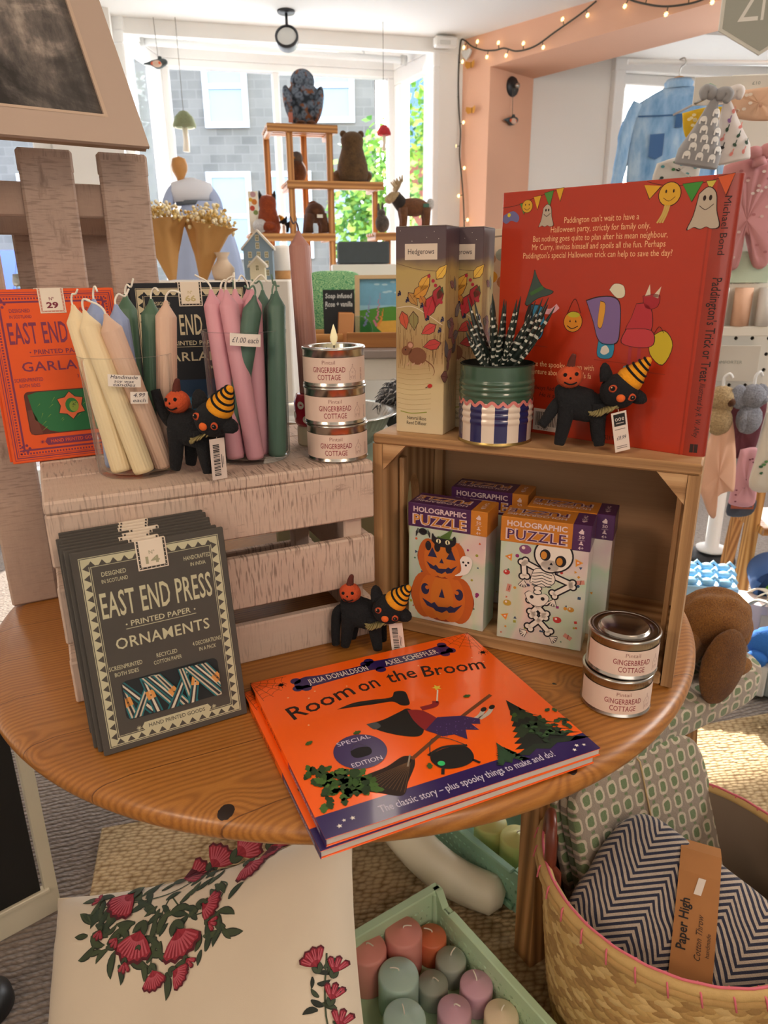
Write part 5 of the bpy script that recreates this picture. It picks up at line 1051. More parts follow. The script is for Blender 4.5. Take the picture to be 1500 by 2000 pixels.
    b = MB(); b.box((w / 2, d / 2, h - lh / 2), (w, d, lh), ca, .0008); b.box((w - .0105, d / 2, h - lh / 2), (.0213, d + .0004, lh + .0004), cb, .0008); m = pm((0, -.0002, h - lh), (1, 0, 0), (0, 0, 1), .00008); tp = pm((w, d, h + .0002), (-1, 0, 0), (0, -1, 0), .00008)
    for mp, oy, sc in ((m, .0, 1), (tp, .008, .9)):
        ox = 0 if mp is m else .022
        b.text('HOLOGRAPHIC', .042 + ox, oy + .0205, .0092, mp, M_ht, 2, .069, bold=.03)
        b.text('PUZZLE', .042 + ox, oy + .0042, .0185, mp, M_ht, 2, .0715, bold=.045, space=1.02); b.text('PUZZLE', .042 + ox, oy + .0046, .0175, mp, ca if kind != 'pumpkin' else P('#c47a26', .4), 3, .0675, bold=-.004, space=1.09); b.text('PUZZLE', .042 + ox, oy + .0046, .0175, mp, P('#4b2352', .4) if kind != 'pumpkin' else P('#c9862e', .4), 4, .0670, bold=.006, space=1.08)
        x = (w - .0105) if mp is m else .0105
        b.rect(x - .0022, oy + .0205, x + .0022, oy + .0245, mp, M_ht, 2); b.disc(x, oy + .0252, .0012, mp, M_ht, 2, 8); b.disc(x - .0026, oy + .0222, .001, mp, M_ht, 2, 8); b.text('50', x, oy + .0148, .0055, mp, M_ht, 2, .006, bold=.01); b.rect(x - .004, oy + .0130, x + .004, oy + .0133, mp, M_ht, 2)
        b.disc(x, oy + .0108, .0012, mp, M_ht, 2, 8); b.disc(x, oy + .0072, .0026, mp, M_ht, 2, 12, .0024, 0, 0, pi); b.text('4+', x, oy + .0018, .0055, mp, M_ht, 2, .006, bold=.01)
    b.obj('lid', t); return t
O_, rz0 = V((-.013, .8499, .7565)), radians(-25.48)
def incr(x, y): return (O_.x + x * cos(rz0) - y * sin(rz0), O_.y + x * sin(rz0) + y * cos(rz0), O_.z)
puzzle(incr(.164, .0040), radians(-22.5), 'skeleton', 'holographic puzzle box with a dancing skeleton, front one at right', 'holographic puzzle boxes')
puzzle(incr(.0435, .0085), radians(-26), 'pumpkin', 'holographic puzzle box with two stacked pumpkins, front one at left', 'holographic puzzle boxes')
puzzle(incr(.182, .053), radians(-23.5), 'skeleton', 'orange-lidded puzzle box standing behind the skeleton puzzle box', 'holographic puzzle boxes', False)
puzzle(incr(.070, .092), radians(-24.5), 'pumpkin', 'purple-lidded puzzle box, deepest in the crate behind the pumpkin box', 'holographic puzzle boxes', False)

# ---- framed print leaning back on the tall crate
t = thing('framed_print', 'framed monochrome woodland print leaning back on top of the tall crate', 'picture', (-.2785, .951, 1.3270), rot=(radians(-36), 0, radians(35)))
Wd, H, mt = .62, .50, .042; n = NT('charcoal_landscape'); o = n.mapp(scale=(1, 1, 1)); f1 = n.noise(o, 9, 7, .66, 1.0); f2 = n.noise(n.mapp(scale=(6, 1, 1.6), rot=(0, .3, 0)), 7, 5, .7); x = n.xyz(o)
tr_ = n.ma('POWER', 2.718, n.ma('MULTIPLY', n.ma('POWER', n.ma('ADD', n.ma('ADD', x[0], .155), n.ma('ADD', n.ma('MULTIPLY', x[2], .18), n.ma('MULTIPLY', n.ma('SUBTRACT', f1, .5), .12))), 2), -900))
v = n.ma('ADD', n.ma('MULTIPLY', f1, .65), n.ma('MULTIPLY', f2, .45)); v = n.ma('SUBTRACT', v, n.ma('MULTIPLY', tr_, .22))
n.col(n.ramp(v, [(.38, '#2d2927'), (.5, '#4b4643'), (.58, '#6d645e'), (.68, '#a89a8d')])); n.setp(Roughness=.35)
b = MB(); b.ext([(-Wd, 0), (0, 0), (0, H), (-Wd, H)], .004, P('#b7a08f', .7), holes=[[(-Wd + mt, mt), (-mt, mt), (-mt, H - mt), (-Wd + mt, H - mt)]], o=(0, 0, 0), u=(1, 0, 0), v=(0, 0, 1), T=Tm((0, 0, 0))); b.obj('mount', t)
b = MB(); b.ext([(-Wd + .002, .002), (-.002, .002), (-.002, H - .002), (-Wd + .002, H - .002)], -.006, P('#a98d74', .6), o=(0, .0005, 0), u=(1, 0, 0), v=(0, 0, 1), T=None); b.obj('backing_board', t)
b = MB(); i_ = mt; mp = pm((0, 0, 0), (1, 0, 0), (0, 0, 1), .0001); b.rect(-Wd + mt, mt, -mt, H - mt, pm((0, -.0005, 0), (1, 0, 0), (0, 0, 1)), n.m, 1, 1); b.frame(-Wd + mt - .004, mt - .004, -mt + .004, H - mt + .004, .004, pm((0, -.0042, 0), (1, 0, 0), (0, 0, 1)), P('#c4aa94', .6), 1); b.obj('print', t)
# ---- behind the crates
MB().box((-.05, 1.275, .8125), (.27, .27, .145), P('#aab79c', .7, var=.06), .004).obj('painted_box', None, label='pale green painted box at the back of the table, under the metal bowl', cat='box')
t = thing('metal_bowl', 'fluted silver metal bowl on the pale green box behind the crates', 'bowl', (-.094, 1.252, .8855)); b = MB(); M_bw = P('#cfcac2', .25, .9)
b.lathe([(0, 0), (.05, 0), (.075, .012), (.098, .040), (.110, .062), (.121, .065), (.122, .067), (.109, .066), (.096, .043), (.073, .015), (.048, .004), (0, .004)], 96, M_bw, wob=lambda a, z: 1 + (.012 * cos(48 * a) if .008 < z < .055 else 0)); b.obj('bowl_body', t)
t = thing('shaggy_plush', 'grey shaggy plush toy behind the metal bowl', 'soft toy', (.045, 1.345, .885)); b = MB(); rn = random.Random(9); M_g = [P(c, .95) for c in ('#8b8f94', '#c9ccd0', '#55585e')]; b.ell((0, 0, .055), (.05, .05, .055), M_g[2], 18, 12)
b.obj('body', t); b = MB()
for i in range(520):
    d = V((rn.gauss(0, 1), rn.gauss(0, 1), abs(rn.gauss(.3, .8)))).normalized(); p = V((0, 0, .055)) + V((d.x * .048, d.y * .048, d.z * .052)); q = p + d * .012 + V((rn.uniform(-.012, .012), rn.uniform(-.012, .012), -.012)); b.tube([p, p.lerp(q, .5) + d * .004, q], [.0016, .0013, .0006], 4, rn.choice(M_g))
b.obj('shaggy_coat', t)
t = thing('illustrated_carton', 'slim cream illustrated carton behind the diffuser boxes, beside the orange hardback', 'box', (.128, .978, .999), radians(-25)); b = MB(); b.box((.025, .008, .118), (.05, .016, .236), P('#ded3bd', .6), .0008); m = pm((0, 0, 0), (1, 0, 0), (0, 0, 1))
for x, z, r_, c in ((.012, .2, .009, '#b59a7a'), (.03, .205, .010, '#9fb0a5'), (.014, .178, .010, '#d9a93a'), (.034, .172, .011, '#b9845a'), (.02, .11, .012, '#9db184')): b.disc(x, z, r_, m, INK(c), 1, 14, r_ * .8)
b.line([(.004, .226), (.04, .228)], .002, m, INK('#8d8476'), 1); b.obj('carton', t)
t = thing('storage_jar', 'clip-top glass jar with a white label, seen through the gap of the tall crate', 'jar', (-.545, 1.18, .74)); b = MB()
b.lathe([(0, 0), (.032, 0), (.034, .004), (.034, .412), (.030, .42), (.030, .428)], 32, M_vase); b.obj('jar_body', t); b = MB(); b.lathe([(.0343, .33), (.0343, .40)], 32, P('#e3dfd6', .7), caps=False); b.obj('paper_label', t); b = MB(); b.lathe([(0, .428), (.033, .428), (.034, .434), (.032, .446), (0, .448)], 32, P('#b9bdbc', .25, .8)); b.obj('lid', t)
# ================================================================== around the foot of the table
def sup(d, e):  # superellipsoid radius factor for unit direction d
    return (abs(d.x) ** e + abs(d.y) ** e + abs(d.z) ** e) ** (-1 / e)
# ---- floral cushion
TLc, U_, V_ = V((-.568, .89, .214)), V((.481, 0, .154)), V((.15, -.45, -.24))
Lu, Lv = U_.length, V_.length; un, vn = U_.normalized(), -V_.normalized(); vn = (vn - un * vn.dot(un)).normalized(); nn = un.cross(vn); Cc = TLc + (U_ + V_) / 2
def pil(x, y, side=1, l=0):
    a, b_ = max(-1, min(1, x / (Lu / 2))), max(-1, min(1, y / (Lv / 2)))
    px = x * (1 - .085 * (1 - b_ * b_)) ; py = y * (1 - .085 * (1 - a * a))
    h = .078 * max(0, (1 - a ** 4) * (1 - b_ ** 4)) ** .55 + .006 * noise.noise(V((x * 9, y * 13, side * 3))) * (1 - a * a) + .002 * sin(30 * (abs(a) - abs(b_))) * (a * a * b_ * b_)
    return Cc + un * px + vn * py + nn * side * (h + l * .0004)
t = thing('floral_cushion', 'cream scatter cushion block-printed with red flowers, propped in front of the table', 'cushion', (0, 0, 0))
M_cot = P('#dccdb6', .95, var=.05, vs=9, bump=.12, bs=1200, sheen=.2); b = MB(); n_ = 44
for sd in (1, -1): b.grid(lambda u, v: pil((u - .5) * Lu, (v - .5) * Lv, sd), n_, n_, M_cot, flip=sd < 0)
b.obj('cushion_cover', t)
b = MB(); pmap = lambda x, y, l=1: pil(x, y, 1, l); RD, PKc, GN, DG = INK('#8e1f30'), INK('#bd5462'), INK('#3e4a33'), INK('#262b22'); rn = random.Random(12)
def L2(px, py): return (-Lu / 2 + .022 + (px - 100) * .00084, Lv / 2 - (py - (1760 - .215 * (px - 100))) * .00105)
def lf(x, y, L, a, c=GN, bend=.5, w=.26, l=2):
    mid = []; 
    for k in range(7): q = k / 6; ang = a + bend * q; mid.append((q, ang))
    pts = [V((x, y))]
    for k in range(6): pts.append(pts[-1] + V((cos(mid[k][1]), sin(mid[k][1]))) * (L / 6))
    b.line([(p.x, p.y) for p in pts], lambda t_: L * w * 1.35 * sin(pi * min(1, .06 + t_ * .94)) ** .9 + .0006, pmap, DG, l); b.line([(p.x, p.y) for p in pts], lambda t_: L * w * sin(pi * min(1, .06 + t_ * .94)) ** .9 + .0002, pmap, c, l + 1)
def bloom(x, y, s, a, n=5):
    s *= 1.28
    for k in range(n):
        e = a + (k - (n - 1) / 2) * (1.7 / n); tip = (x + s * cos(e), y + s * sin(e)); 
        P_ = [(x, y), (x + s * .55 * cos(e - .30), y + s * .55 * sin(e - .30)), (x + s * .95 * cos(e - .20), y + s * .95 * sin(e - .20)), (x + s * 1.05 * cos(e), y + s * 1.05 * sin(e)), (x + s * .95 * cos(e + .20), y + s * .95 * sin(e + .20)), (x + s * .55 * cos(e + .30), y + s * .55 * sin(e + .30))]
        b.poly(P_, pmap, INK('#561220'), 3 + k); b.poly([(x + (p[0] - x) * .9, y + (p[1] - y) * .9) for p in P_], pmap, RD if k % 2 else INK('#9c2838'), 4 + k)
        for q in (-.1, .06): b.line([(x + s * .35 * cos(e + q), y + s * .35 * sin(e + q)), (x + s * .85 * cos(e + q), y + s * .85 * sin(e + q))], s * .06, pmap, PKc, 6 + k)
    lf(x - .3 * s * cos(a), y - .3 * s * sin(a), s * .5, a + .5, GN, 0, .4, 9); lf(x - .3 * s * cos(a), y - .3 * s * sin(a), s * .5, a - .5, GN, 0, .4, 9)
for px, py, s, a in ((300, 1795, .036, -1.9), (372, 1790, .036, -1.2), (262, 1740, .034, -2.2), (350, 1712, .030, .4), (395, 1690, .030, .8), (446, 1672, .034, .5), (486, 1690, .026, -1.1), (515, 1660, .026, -1.0), (415, 1755, .024, -.4), (330, 1845, .022, -1.4), (370, 1845, .02, -.6)):
    x, y = L2(px, py); bloom(x, y, s, a, 5)
for px, py, a in ((195, 1757, 2.9), (215, 1800, -1.9), (275, 1838, -1.7), (395, 1828, -.9), (432, 1780, -.4), (425, 1750, .3), (300, 1820, -1.9), (255, 1808, -2.3)):
    x, y = L2(px, py); bloom(x, y, .013, a, 3)
for i in range(120):
    px = rn.uniform(180, 470); py = rn.uniform(-55, 105) * (1 - ((px - 330) / 190) ** 2) + 1755 - .12 * (px - 330); x, y = L2(px, py)
    if y < Lv / 2 - .008: lf(x, y, rn.uniform(.020, .038), rn.uniform(0, 6.28), rn.choice((GN, INK('#434f34'), INK('#334230'))), rn.uniform(-1.4, 1.4))
for pts in (((200, 1770), (250, 1760), (300, 1750), (350, 1735), (400, 1705), (460, 1680)), ((345, 1745), (330, 1790), (325, 1840)), ((350, 1745), (390, 1770), (425, 1765)), ((440, 1720), (456, 1725), (450, 1745))): b.line(bez([L2(*p) for p in pts], 5), .0022, pmap, GN, 2)
b.obj('printed_flowers', t); b = MB()
for k in range(7):
    y = .075 - k * .03; x = Lu / 2 - .030 - .006 * (k % 2); 
    if k in (0, 3): bloom(x - .012, y, .02, 2.0 + k * .3, 4)
    bloom(x + .008, y - .01, .016, 1.2, 3)
    for q in range(4): lf(x + rn.uniform(-.02, .008), y + rn.uniform(-.012, .012), rn.uniform(.014, .022), rn.uniform(0, 6.28), rn.choice((GN, DG)), rn.uniform(-1, 1))
b.line(bez([(Lu / 2 - .03, .09), (Lu / 2 - .036, .02), (Lu / 2 - .026, -.05), (Lu / 2 - .036, -.12)], 6), .0022, pmap, GN, 2)
b.obj('printed_flowers', t)

# ---- perforated plastic crates
def crate(name, label, F, ang, L, D, H, col, wash):
    """F: far corner; x axis along the long side, y axis along the short side"""
    t = thing(name, label, 'crate', F, ang); mc = P(col, .45, var=.05, vs=12); mi = P(wash, .4)
    MB().box((L / 2, D / 2, .004), (L - .01, D - .01, .006), mc, .002).obj('base', t)
    rn = random.Random(5)
    def wall(o, u, L, h0, flip):
        b = MB(); holes = []; nx = int(L / .0125)
        for j in range(4):
            for i in range(1, nx - 1):
                cx, cz = (i + .5 + .25 * (j % 2)) * L / nx, .026 + j * (h0 - .045) / 3.6; a = rn.uniform(-.5, .5) if j % 2 else pi / 2 + rn.uniform(-.4, .4); e = .0026 if (i + j) % 3 else .0036
                holes.append([(cx + e * 1.35 * cos(q) * cos(a) - e * .7 * sin(q) * sin(a), cz + e * 1.35 * cos(q) * sin(a) + e * .7 * sin(q) * cos(a)) for q in [2 * pi * k / 8 for k in range(8)]])
        b.ext([(0, .008), (L, .008), (L, h0), (0, h0)], .003 * flip, mc, holes=holes, o=o, u=u, v=(0, 0, 1))
        return b
    e = .02
    for o, u, LL, fl in (((.004, 0.001, 0), (1, 0, 0), L - .008, -1), ((.004, D - .001, 0), (1, 0, 0), L - .008, 1), ((.001, .004, 0), (0, 1, 0), D - .008, 1), ((L - .001, .004, 0), (0, 1, 0), D - .008, -1)):
        bw = wall(o, u, LL, H - (0 if u[1] else e), fl); bw.obj('perforated_wall', t)
    b = MB(); r0 = .005
    for x in (.0, L): b.box((x, D / 2, H), (.017, D + .012, .008), mc, .003)
    for y in (0, D):
        b.box((L / 2, y, H - e), (L - .09, .015, .008), mc, .003)
        for sx, x0 in ((1, .0), (-1, L)): b.ext([(0, -.008), (.046, -.008 - e), (.046, -e), (.03, -e), (.012, .004), (0, .004)][::sx], .014, mc, o=(x0, y + .007, H), u=(sx, 0, 0), v=(0, 0, 1))
    b.obj('rim', t)
    b = MB()
    for x in (.0, L):
        for y in (.0, D): b.box((x + (.005 if x == 0 else -.005), y + (.005 if y == 0 else -.005), H / 2), (.012, .012, H - .004), mc, .003)
    b.obj('corner_posts', t)
    for k in range(4):
        for y in (-.004, D + .004): MB().box((L * (k + .5) / 4, y, .022), (.026, .009, .012), mi, .002).obj('clip', t)
    return t
angA = atan2(-.83, .56)
crate('plastic_crate', 'pale mint perforated plastic crate full of pillar candles on the rug', (.087, 1.0, .0135), angA, .40, -.0 + .25, .118, '#b5d3b2', '#9cc09c') if False else None
def crate_ab(name, label, F, a, L, D, H, col, wash): return crate(name, label, F, a, L, D, H, col, wash)
# far corner F; x runs toward the viewer's right, y (left-handed side) away to the right, so the body is placed from its left corner
aA = V((.56, -.83, 0)).normalized(); bA = V((-aA.y, aA.x, 0)); F_ = V((.087, 1.0, .0135)) - bA * .25
crate('plastic_crate', 'pale mint perforated plastic crate full of pillar candles on the rug', F_, atan2(aA.y, aA.x), .40, .25, .112, '#bcd8b4', '#a9cba4')
aB = V((.63, -.776, 0)).normalized(); crate('plastic_crate', 'sea-green perforated plastic crate under the bench, behind the mint one', V((.012, 1.322, .0135)), atan2(aB.y, aB.x), .40, .27, .12, '#8fb89d', '#7aa68a')
def pillar(x, y, z1, r, col, label, z0=.021, group='pillar candles in the mint crate', wk=(1, 0), dome=.003):
    t = thing('pillar_candle', label, 'candle', (x, y, z0), group=group); h = z1 - z0; b = MB(); mt = P(col, .45, var=.04, vs=30); mt.node_tree.nodes['Principled BSDF'].inputs['Subsurface Weight'].default_value = .15; mt.node_tree.nodes['Principled BSDF'].inputs['Subsurface Radius'].default_value = (.02, .012, .008); mt.node_tree.nodes['Principled BSDF'].inputs['Subsurface Scale'].default_value = .3
    b.lathe([(0, 0), (r * .96, 0), (r, .003), (r, h - .006), (r * .97, h - .002), (r * .9, h), (r * .35, h + dome), (r * .12, h + dome * 2.2), (0, h + dome * 2.4)], 44, mt); b.obj('wax_body', t)
    b = MB(); z = h + dome * 2; b.tube(bez([(0, 0, z - .002), (0, 0, z + .004), (wk[0] * .006, wk[1] * .006, z + .007), (wk[0] * .014, wk[1] * .014, z + .007)], 4), .0011, 6, P('#efe6d8', .9)); b.obj('wick', t); return t
CP, CM, CG, CL, CC, CO = '#e79a90', '#b9d3c8', '#a3aa9d', '#cfa3b4', '#e3d0b2', '#d9744e'
for x, y, z, r, c, lb, wk in ((-.036, .903, .100, .0335, CP, 'tall pink pillar candle furthest left in the mint crate', (.8, -.6)), (.027, .930, .105, .0325, CP, 'tall pink pillar candle in the far corner of the mint crate', (1, -.1)), (.0775, .951, .07, .0265, CO, 'coral orange pillar candle low in the far corner', (-1, .2)),
    (.0165, .859, .095, .0335, CM, 'tall pale mint pillar candle in the middle of the crate', (-1, 0)), (.108, .911, .064, .0265, CG, 'grey pillar candle against the right side of the crate', (.6, .7)), (.0745, .870, .061, .0255, CG, 'grey-green small pillar candle beside the tall mint one', (.6, -.6)),
    (.1455, .861, .069, .0275, CL, 'lilac pillar candle against the right side of the crate', (-.3, .9)), (.1045, .814, .075, .0275, CL, 'lilac pillar candle in the middle of the near row', (.6, -.4)), (.179, .810, .069, .0275, CC, 'cream pillar candle against the right side of the crate', (.3, .3)),
    (.024, .787, .095, .0335, CM, 'pale mint pillar candle nearest the viewer at left', (-.2, .8)), (.0835, .757, .06, .0265, CL, 'lilac pillar candle cut by the lower edge of the photo', (.4, .4)), (.2130, .760, .058, .0275, CC, 'cream pillar candle nearest the viewer at right', (-.6, .3)), (.150, .756, .05, .0275, CG, 'grey pillar candle between the nearest lilac and cream ones', (.6, .3))): pillar(x, y, z, r, c, lb, wk=wk)
for x, y, lb in ((.215, 1.185, 'pale yellow pillar candle at the left in the sea-green crate'), (.262, 1.145, 'pale yellow pillar candle beside the bench leg in the sea-green crate')): pillar(x, y, .105, .034, '#e3dc8c', lb, group='yellow candles in the sea-green crate')

# ---- checked blanket fabric, bench, cushion
def checked(name, ax, off=(0, 0, 0), px=.026, pz=.034):
    n = NT(name); o = n.mapp(loc=off); x = n.xyz(o); wv = n.noise(o, 60, 3)
    def cell(s, p): return n.ma('ABSOLUTE', n.ma('SUBTRACT', n.ma('FRACT', n.ma('ADD', n.ma('DIVIDE', s, p), n.ma('MULTIPLY', n.ma('SUBTRACT', wv, .5), .22))), .5))
    a, c = cell(x[ax[0]], px), cell(n.ma('ADD', x[1], n.ma('MULTIPLY', x[2], 1.6)) if ax[1] == 'yz' else x[ax[1]], pz)
    d = n.ma('POWER', n.ma('ADD', n.ma('POWER', n.ma('MULTIPLY', a, 2.3), 3.2), n.ma('POWER', n.ma('MULTIPLY', c, 2.3), 3.2)), .3125)
    thr = n.noise(n.mapp(scale=(1, 1, 1)), 700, 2); g = n.noise(o, 420, 2, .7)
    cr_ = n.mix(g, '#d6c8b1', '#bdae97'); gr = n.mix(g, '#7d8c63', '#5d7048'); tp = n.mix(g, '#a59685', '#8c7d6d')
    sm = n.ma('MULTIPLY', n.ma('LESS_THAN', a, .12), n.ma('GREATER_THAN', c, .43)); tp = n.mix(sm, tp, gr)
    n.col(n.mix(n.ma('LESS_THAN', d, .55), n.mix(n.ma('LESS_THAN', d, .86), tp, cr_), gr)); n.setp(Roughness=1, Sheen_Weight=.3)
    n.bump(n.ma('ADD', n.ma('MULTIPLY', g, .6), n.ma('LESS_THAN', d, .86)), .5, .003); return n.m
M_oak = [wood('oiled_oak_%d' % i, '#b98a5a', '#9a6d40', '#6d4a2a', i, 70, .5, off=(i, 2, i), st=.12) for i in range(3)]
BZ = radians(31); BO = V((.257, .95, 0))
bn_ = thing('low_bench', 'low oak bench beside the table, carrying a checked seat cushion and plush dog', 'bench', (BO.x, BO.y, 0), BZ)
MB().box((.205, .245, .392), (.42, .47, .018), M_oak[0], .004).obj('seat', bn_)
MB().box((.205, .022, .352), (.40, .022, .055), M_oak[0], .006).obj('front_rail', bn_); MB().box((.205, .46, .352), (.36, .022, .055), M_oak[0], .006).obj('rear_rail', bn_)
for x, y, dx, dy in ((.012, .02, -.006, -.012), (.385, .03, .02, -.02), (.02, .455, -.045, .03), (.385, .455, .02, .03)):
    b = MB(); h = .383; w = .021
    b.add([(x + sx * w + dx * k, y + sy * w + dy * k, .013 if k else h) for k in (1, 0) for sx, sy in ((-1, -1), (1, -1), (1, 1), (-1, 1))], [(3, 2, 1, 0), (4, 5, 6, 7), (0, 1, 5, 4), (1, 2, 6, 5), (2, 3, 7, 6), (3, 0, 4, 7)], M_oak[2]); b.obj('leg', bn_)
b = MB(); b.ell((.262, .212, .0), (.292, .268, .037), checked('checked_weave_seat', (0, 'yz'), px=.036, pz=.05), 90, 24, fn=lambda d: sup(d, 7)); b.obj('seat_cushion', None, (BO.x, BO.y, .4375), BZ, label='green and cream checked seat cushion on the oak bench, under the plush dog', cat='cushion')
# plush dog
t = thing('plush_dog', 'brown plush dog with long floppy ears lying on the checked bench cushion', 'soft toy', (.60, 1.160, .4700), radians(12)); M_dog = fur('brown_plush', '#8a5522', '#b47a34', 420, 14); M_dg2 = fur('dark_brown_plush', '#744618', '#9c672a', 420, 14)
nz = lambda s, k: (lambda d: 1 + k * noise.noise(d * s) + .012 * noise.noise(d * 15))
b = MB(); b.ell((-.10, .035, .065), (.105, .075, .066), M_dog, 40, 24, fn=nz(3, .08)); b.obj('body', t)
b = MB(); b.ell((.005, .01, .105), (.068, .058, .058), M_dog, 40, 28, fn=lambda d: 1 + .05 * noise.noise(d * 3) + .045 * sin(11 * d.y + 5 * d.x) * max(0, d.z) + .012 * noise.noise(d * 15)); hd = b.obj('head', t)
b = MB(); b.ell((.062, .03, .072), (.036, .042, .046), M_dog, 30, 20, fn=nz(4, .06)); b.obj('muzzle', hd)
b = MB(); b.ell((.096, .04, .082), (.010, .014, .010), P('#2a1c14', .4), 14, 10); b.obj('nose', hd)
for y in (.0,): b = MB(); b.ell((.052, .062, .12), .006, P('#1a120c', .1), 12, 8); b.obj('eye', hd)
for sy, e in ((-1, 0), (1, .05)):
    b = MB(); R_ = Mx.Rotation(radians(16), 3, 'Y') @ Mx.Rotation(radians(8 * sy), 3, 'X')
    b.ell((-.022 + e, -.066 if sy < 0 else .075, .062), (.045, .015, .078), M_dg2, 36, 24, rot=R_, fn=lambda d: 1 + .03 * noise.noise(d * 4) - .22 * max(0, d.z)); b.obj('ear', hd)
for y in (-.02, .06): b = MB(); b.ell((.03, y, .020), (.045, .024, .020), M_dog, 22, 14, fn=nz(4, .06)); b.obj('paw', t)

# ---- basket with throws
BC = V((.445, .850, .0135)); bk = thing('woven_basket', 'round woven palm basket with pink-stitched rim holding two throws', 'basket', BC); M_pm = [P(c, .75, var=.12, vs=60, bump=.25, bs=500) for c in ('#c9a66a', '#b8935a', '#d6b67c', '#a98450')]
HB, RT, RB = .312, .205, .172
def brad(z): return RB + (RT - RB) * min(1, z / HB) ** .7
b = MB(); rn = random.Random(3); NR, NCl = 27, 64
b.lathe([(0, .002), (RB - .004, .002), (brad(.06) - .004, .06), (brad(.15) - .004, .15), (brad(.25) - .004, .25), (brad(HB) - .004, HB)][0:], 48, P('#7d6038', .9), sm=True) if False else None
b.lathe([(RB - .003, .004), (brad(.06) - .003, .06), (brad(.15) - .003, .15), (brad(.25) - .003, .25), (brad(HB) - .003, HB - .002), (brad(HB) - .008, HB - .002), (brad(.15) - .008, .15), (RB - .008, .008), (0, .008)], 64, P('#86683d', .9))
for j in range(NR):
    z0 = .004 + (HB - .012) * j / NR; hz = (HB - .012) / NR * 1.5
    for i in range(NCl):
        a0 = 2 * pi * (i + .5 * (j % 2)) / NCl; sl = .8 if j % 2 else -.8; w = 2 * pi / NCl * 1.25; mt = rn.choice(M_pm); vs = []; k = rn.uniform(.0, .0012)
        for v in range(4):
            for u in range(4):
                q, s_ = v / 3, u / 3 - .5; z = z0 + hz * (q - .2) ; a = a0 + w * s_ + sl * w * (q - .5) * .7; bul = .0035 * (1 - (2 * s_) ** 2) * sin(pi * min(1, max(0, .08 + q * .84))) + k; r = brad(max(0, min(HB, z))) - .0025 + bul; vs.append((r * cos(a), r * sin(a), max(.001, min(HB - .001, z))))
        b.add(vs, [(v * 4 + u, v * 4 + u + 1, v * 4 + u + 5, v * 4 + u + 4) for v in range(3) for u in range(3)], mt, True)
b.obj('woven_body', bk)
b = MB(); 
for k, (dr, dz, r_) in enumerate(((0, 0, .0085), (.004, -.009, .007))): b.tube([((RT + dr) * cos(a), (RT + dr) * sin(a), HB + dz) for a in [2 * pi * i / 90 for i in range(91)]], [r_ * (1 + .07 * sin(i * 2.1)) for i in range(91)], 10, M_pm[k * 1])
b.obj('rim', bk)
M_pk = P('#dd6f7d', .8); b = MB(); b.tube([((RT - .001) * cos(a), (RT - .001) * sin(a), HB + .0092 + .0006 * sin(a * 30)) for a in [2 * pi * i / 120 for i in range(121)]], .0019, 6, M_pk)
for i in range(34):
    a = 2 * pi * i / 34; c, s_ = cos(a), sin(a); d = .03; b.tube([((RT - .005) * c, (RT - .005) * s_, HB + .008), ((RT + .009) * cos(a + d * .5), (RT + .009) * sin(a + d * .5), HB + .003), ((RT + .0125) * cos(a + d), (RT + .0125) * sin(a + d), HB - .014)], .0014, 6, M_pk)
b.obj('pink_stitching', bk)
b = MB(); b.lathe([(RT - .0095, HB), (brad(.2) - .010, .2), (brad(.1) - .010, .1), (RB - .010, .012), (0, .011)], 60, P('#8d7a68', .95, var=.08, vs=20), caps=False); b.obj('lining', bk)
for a in (2.97, .0 + .02):
    b = MB(); c, s_ = cos(a), sin(a); tx_, ty_ = -s_, c; r = RT - .020; pts = bez([(-.034, .20), (-.036, .29), (-.024, .355), (0, .372), (.024, .355), (.036, .29), (.034, .20)], 7); b.tube([(r * c + tx_ * p.x + c * .010 * (p.y > .31), r * s_ + ty_ * p.x + s_ * .010 * (p.y > .31), p.y) for p in pts], .0105, 12, P('#6e2f1a', .4, coat=.3), flat=.75); b.obj('leather_handle', bk)
# green checked throw standing at the back of the basket
t = thing('checked_throw', 'green and cream checked throw folded and tied, standing at the back of the basket', 'throw', (.478, .897, .048), rot=(radians(-20), radians(-3), radians(27))); M_ck = checked('checked_weave', (0, 2)); b = MB()
for k, (y, dx, dz, th) in enumerate(((-.020, .0, .0, .022), (.003, .004, .004, .019), (.026, -.002, -.002, .018))):
    b.ell((dx, y, .200 + dz), (.148, th * .68, .190 - k * .004), M_ck, 90, 40, fn=lambda d: sup(d, 6))
b.obj('folded_cloth', t)
b = MB(); b.tube([(-.0, y, z) for y, z in [(-.0365, .02 + q * .36) for q in [i / 20 for i in range(21)]]] + [(0, -.02, .392), (0, .0, .397), (0, .04, .384)], .0016, 6, P('#c2a77a', .9)); b.tube([(-.150 + .006 * (abs(q) < .8), -.0 + .05 * q, .1 + .006 * q) for q in (-1, -.5, 0, .5, 1)] , .0016, 6, P('#c2a77a', .9)); b.obj('string', t)
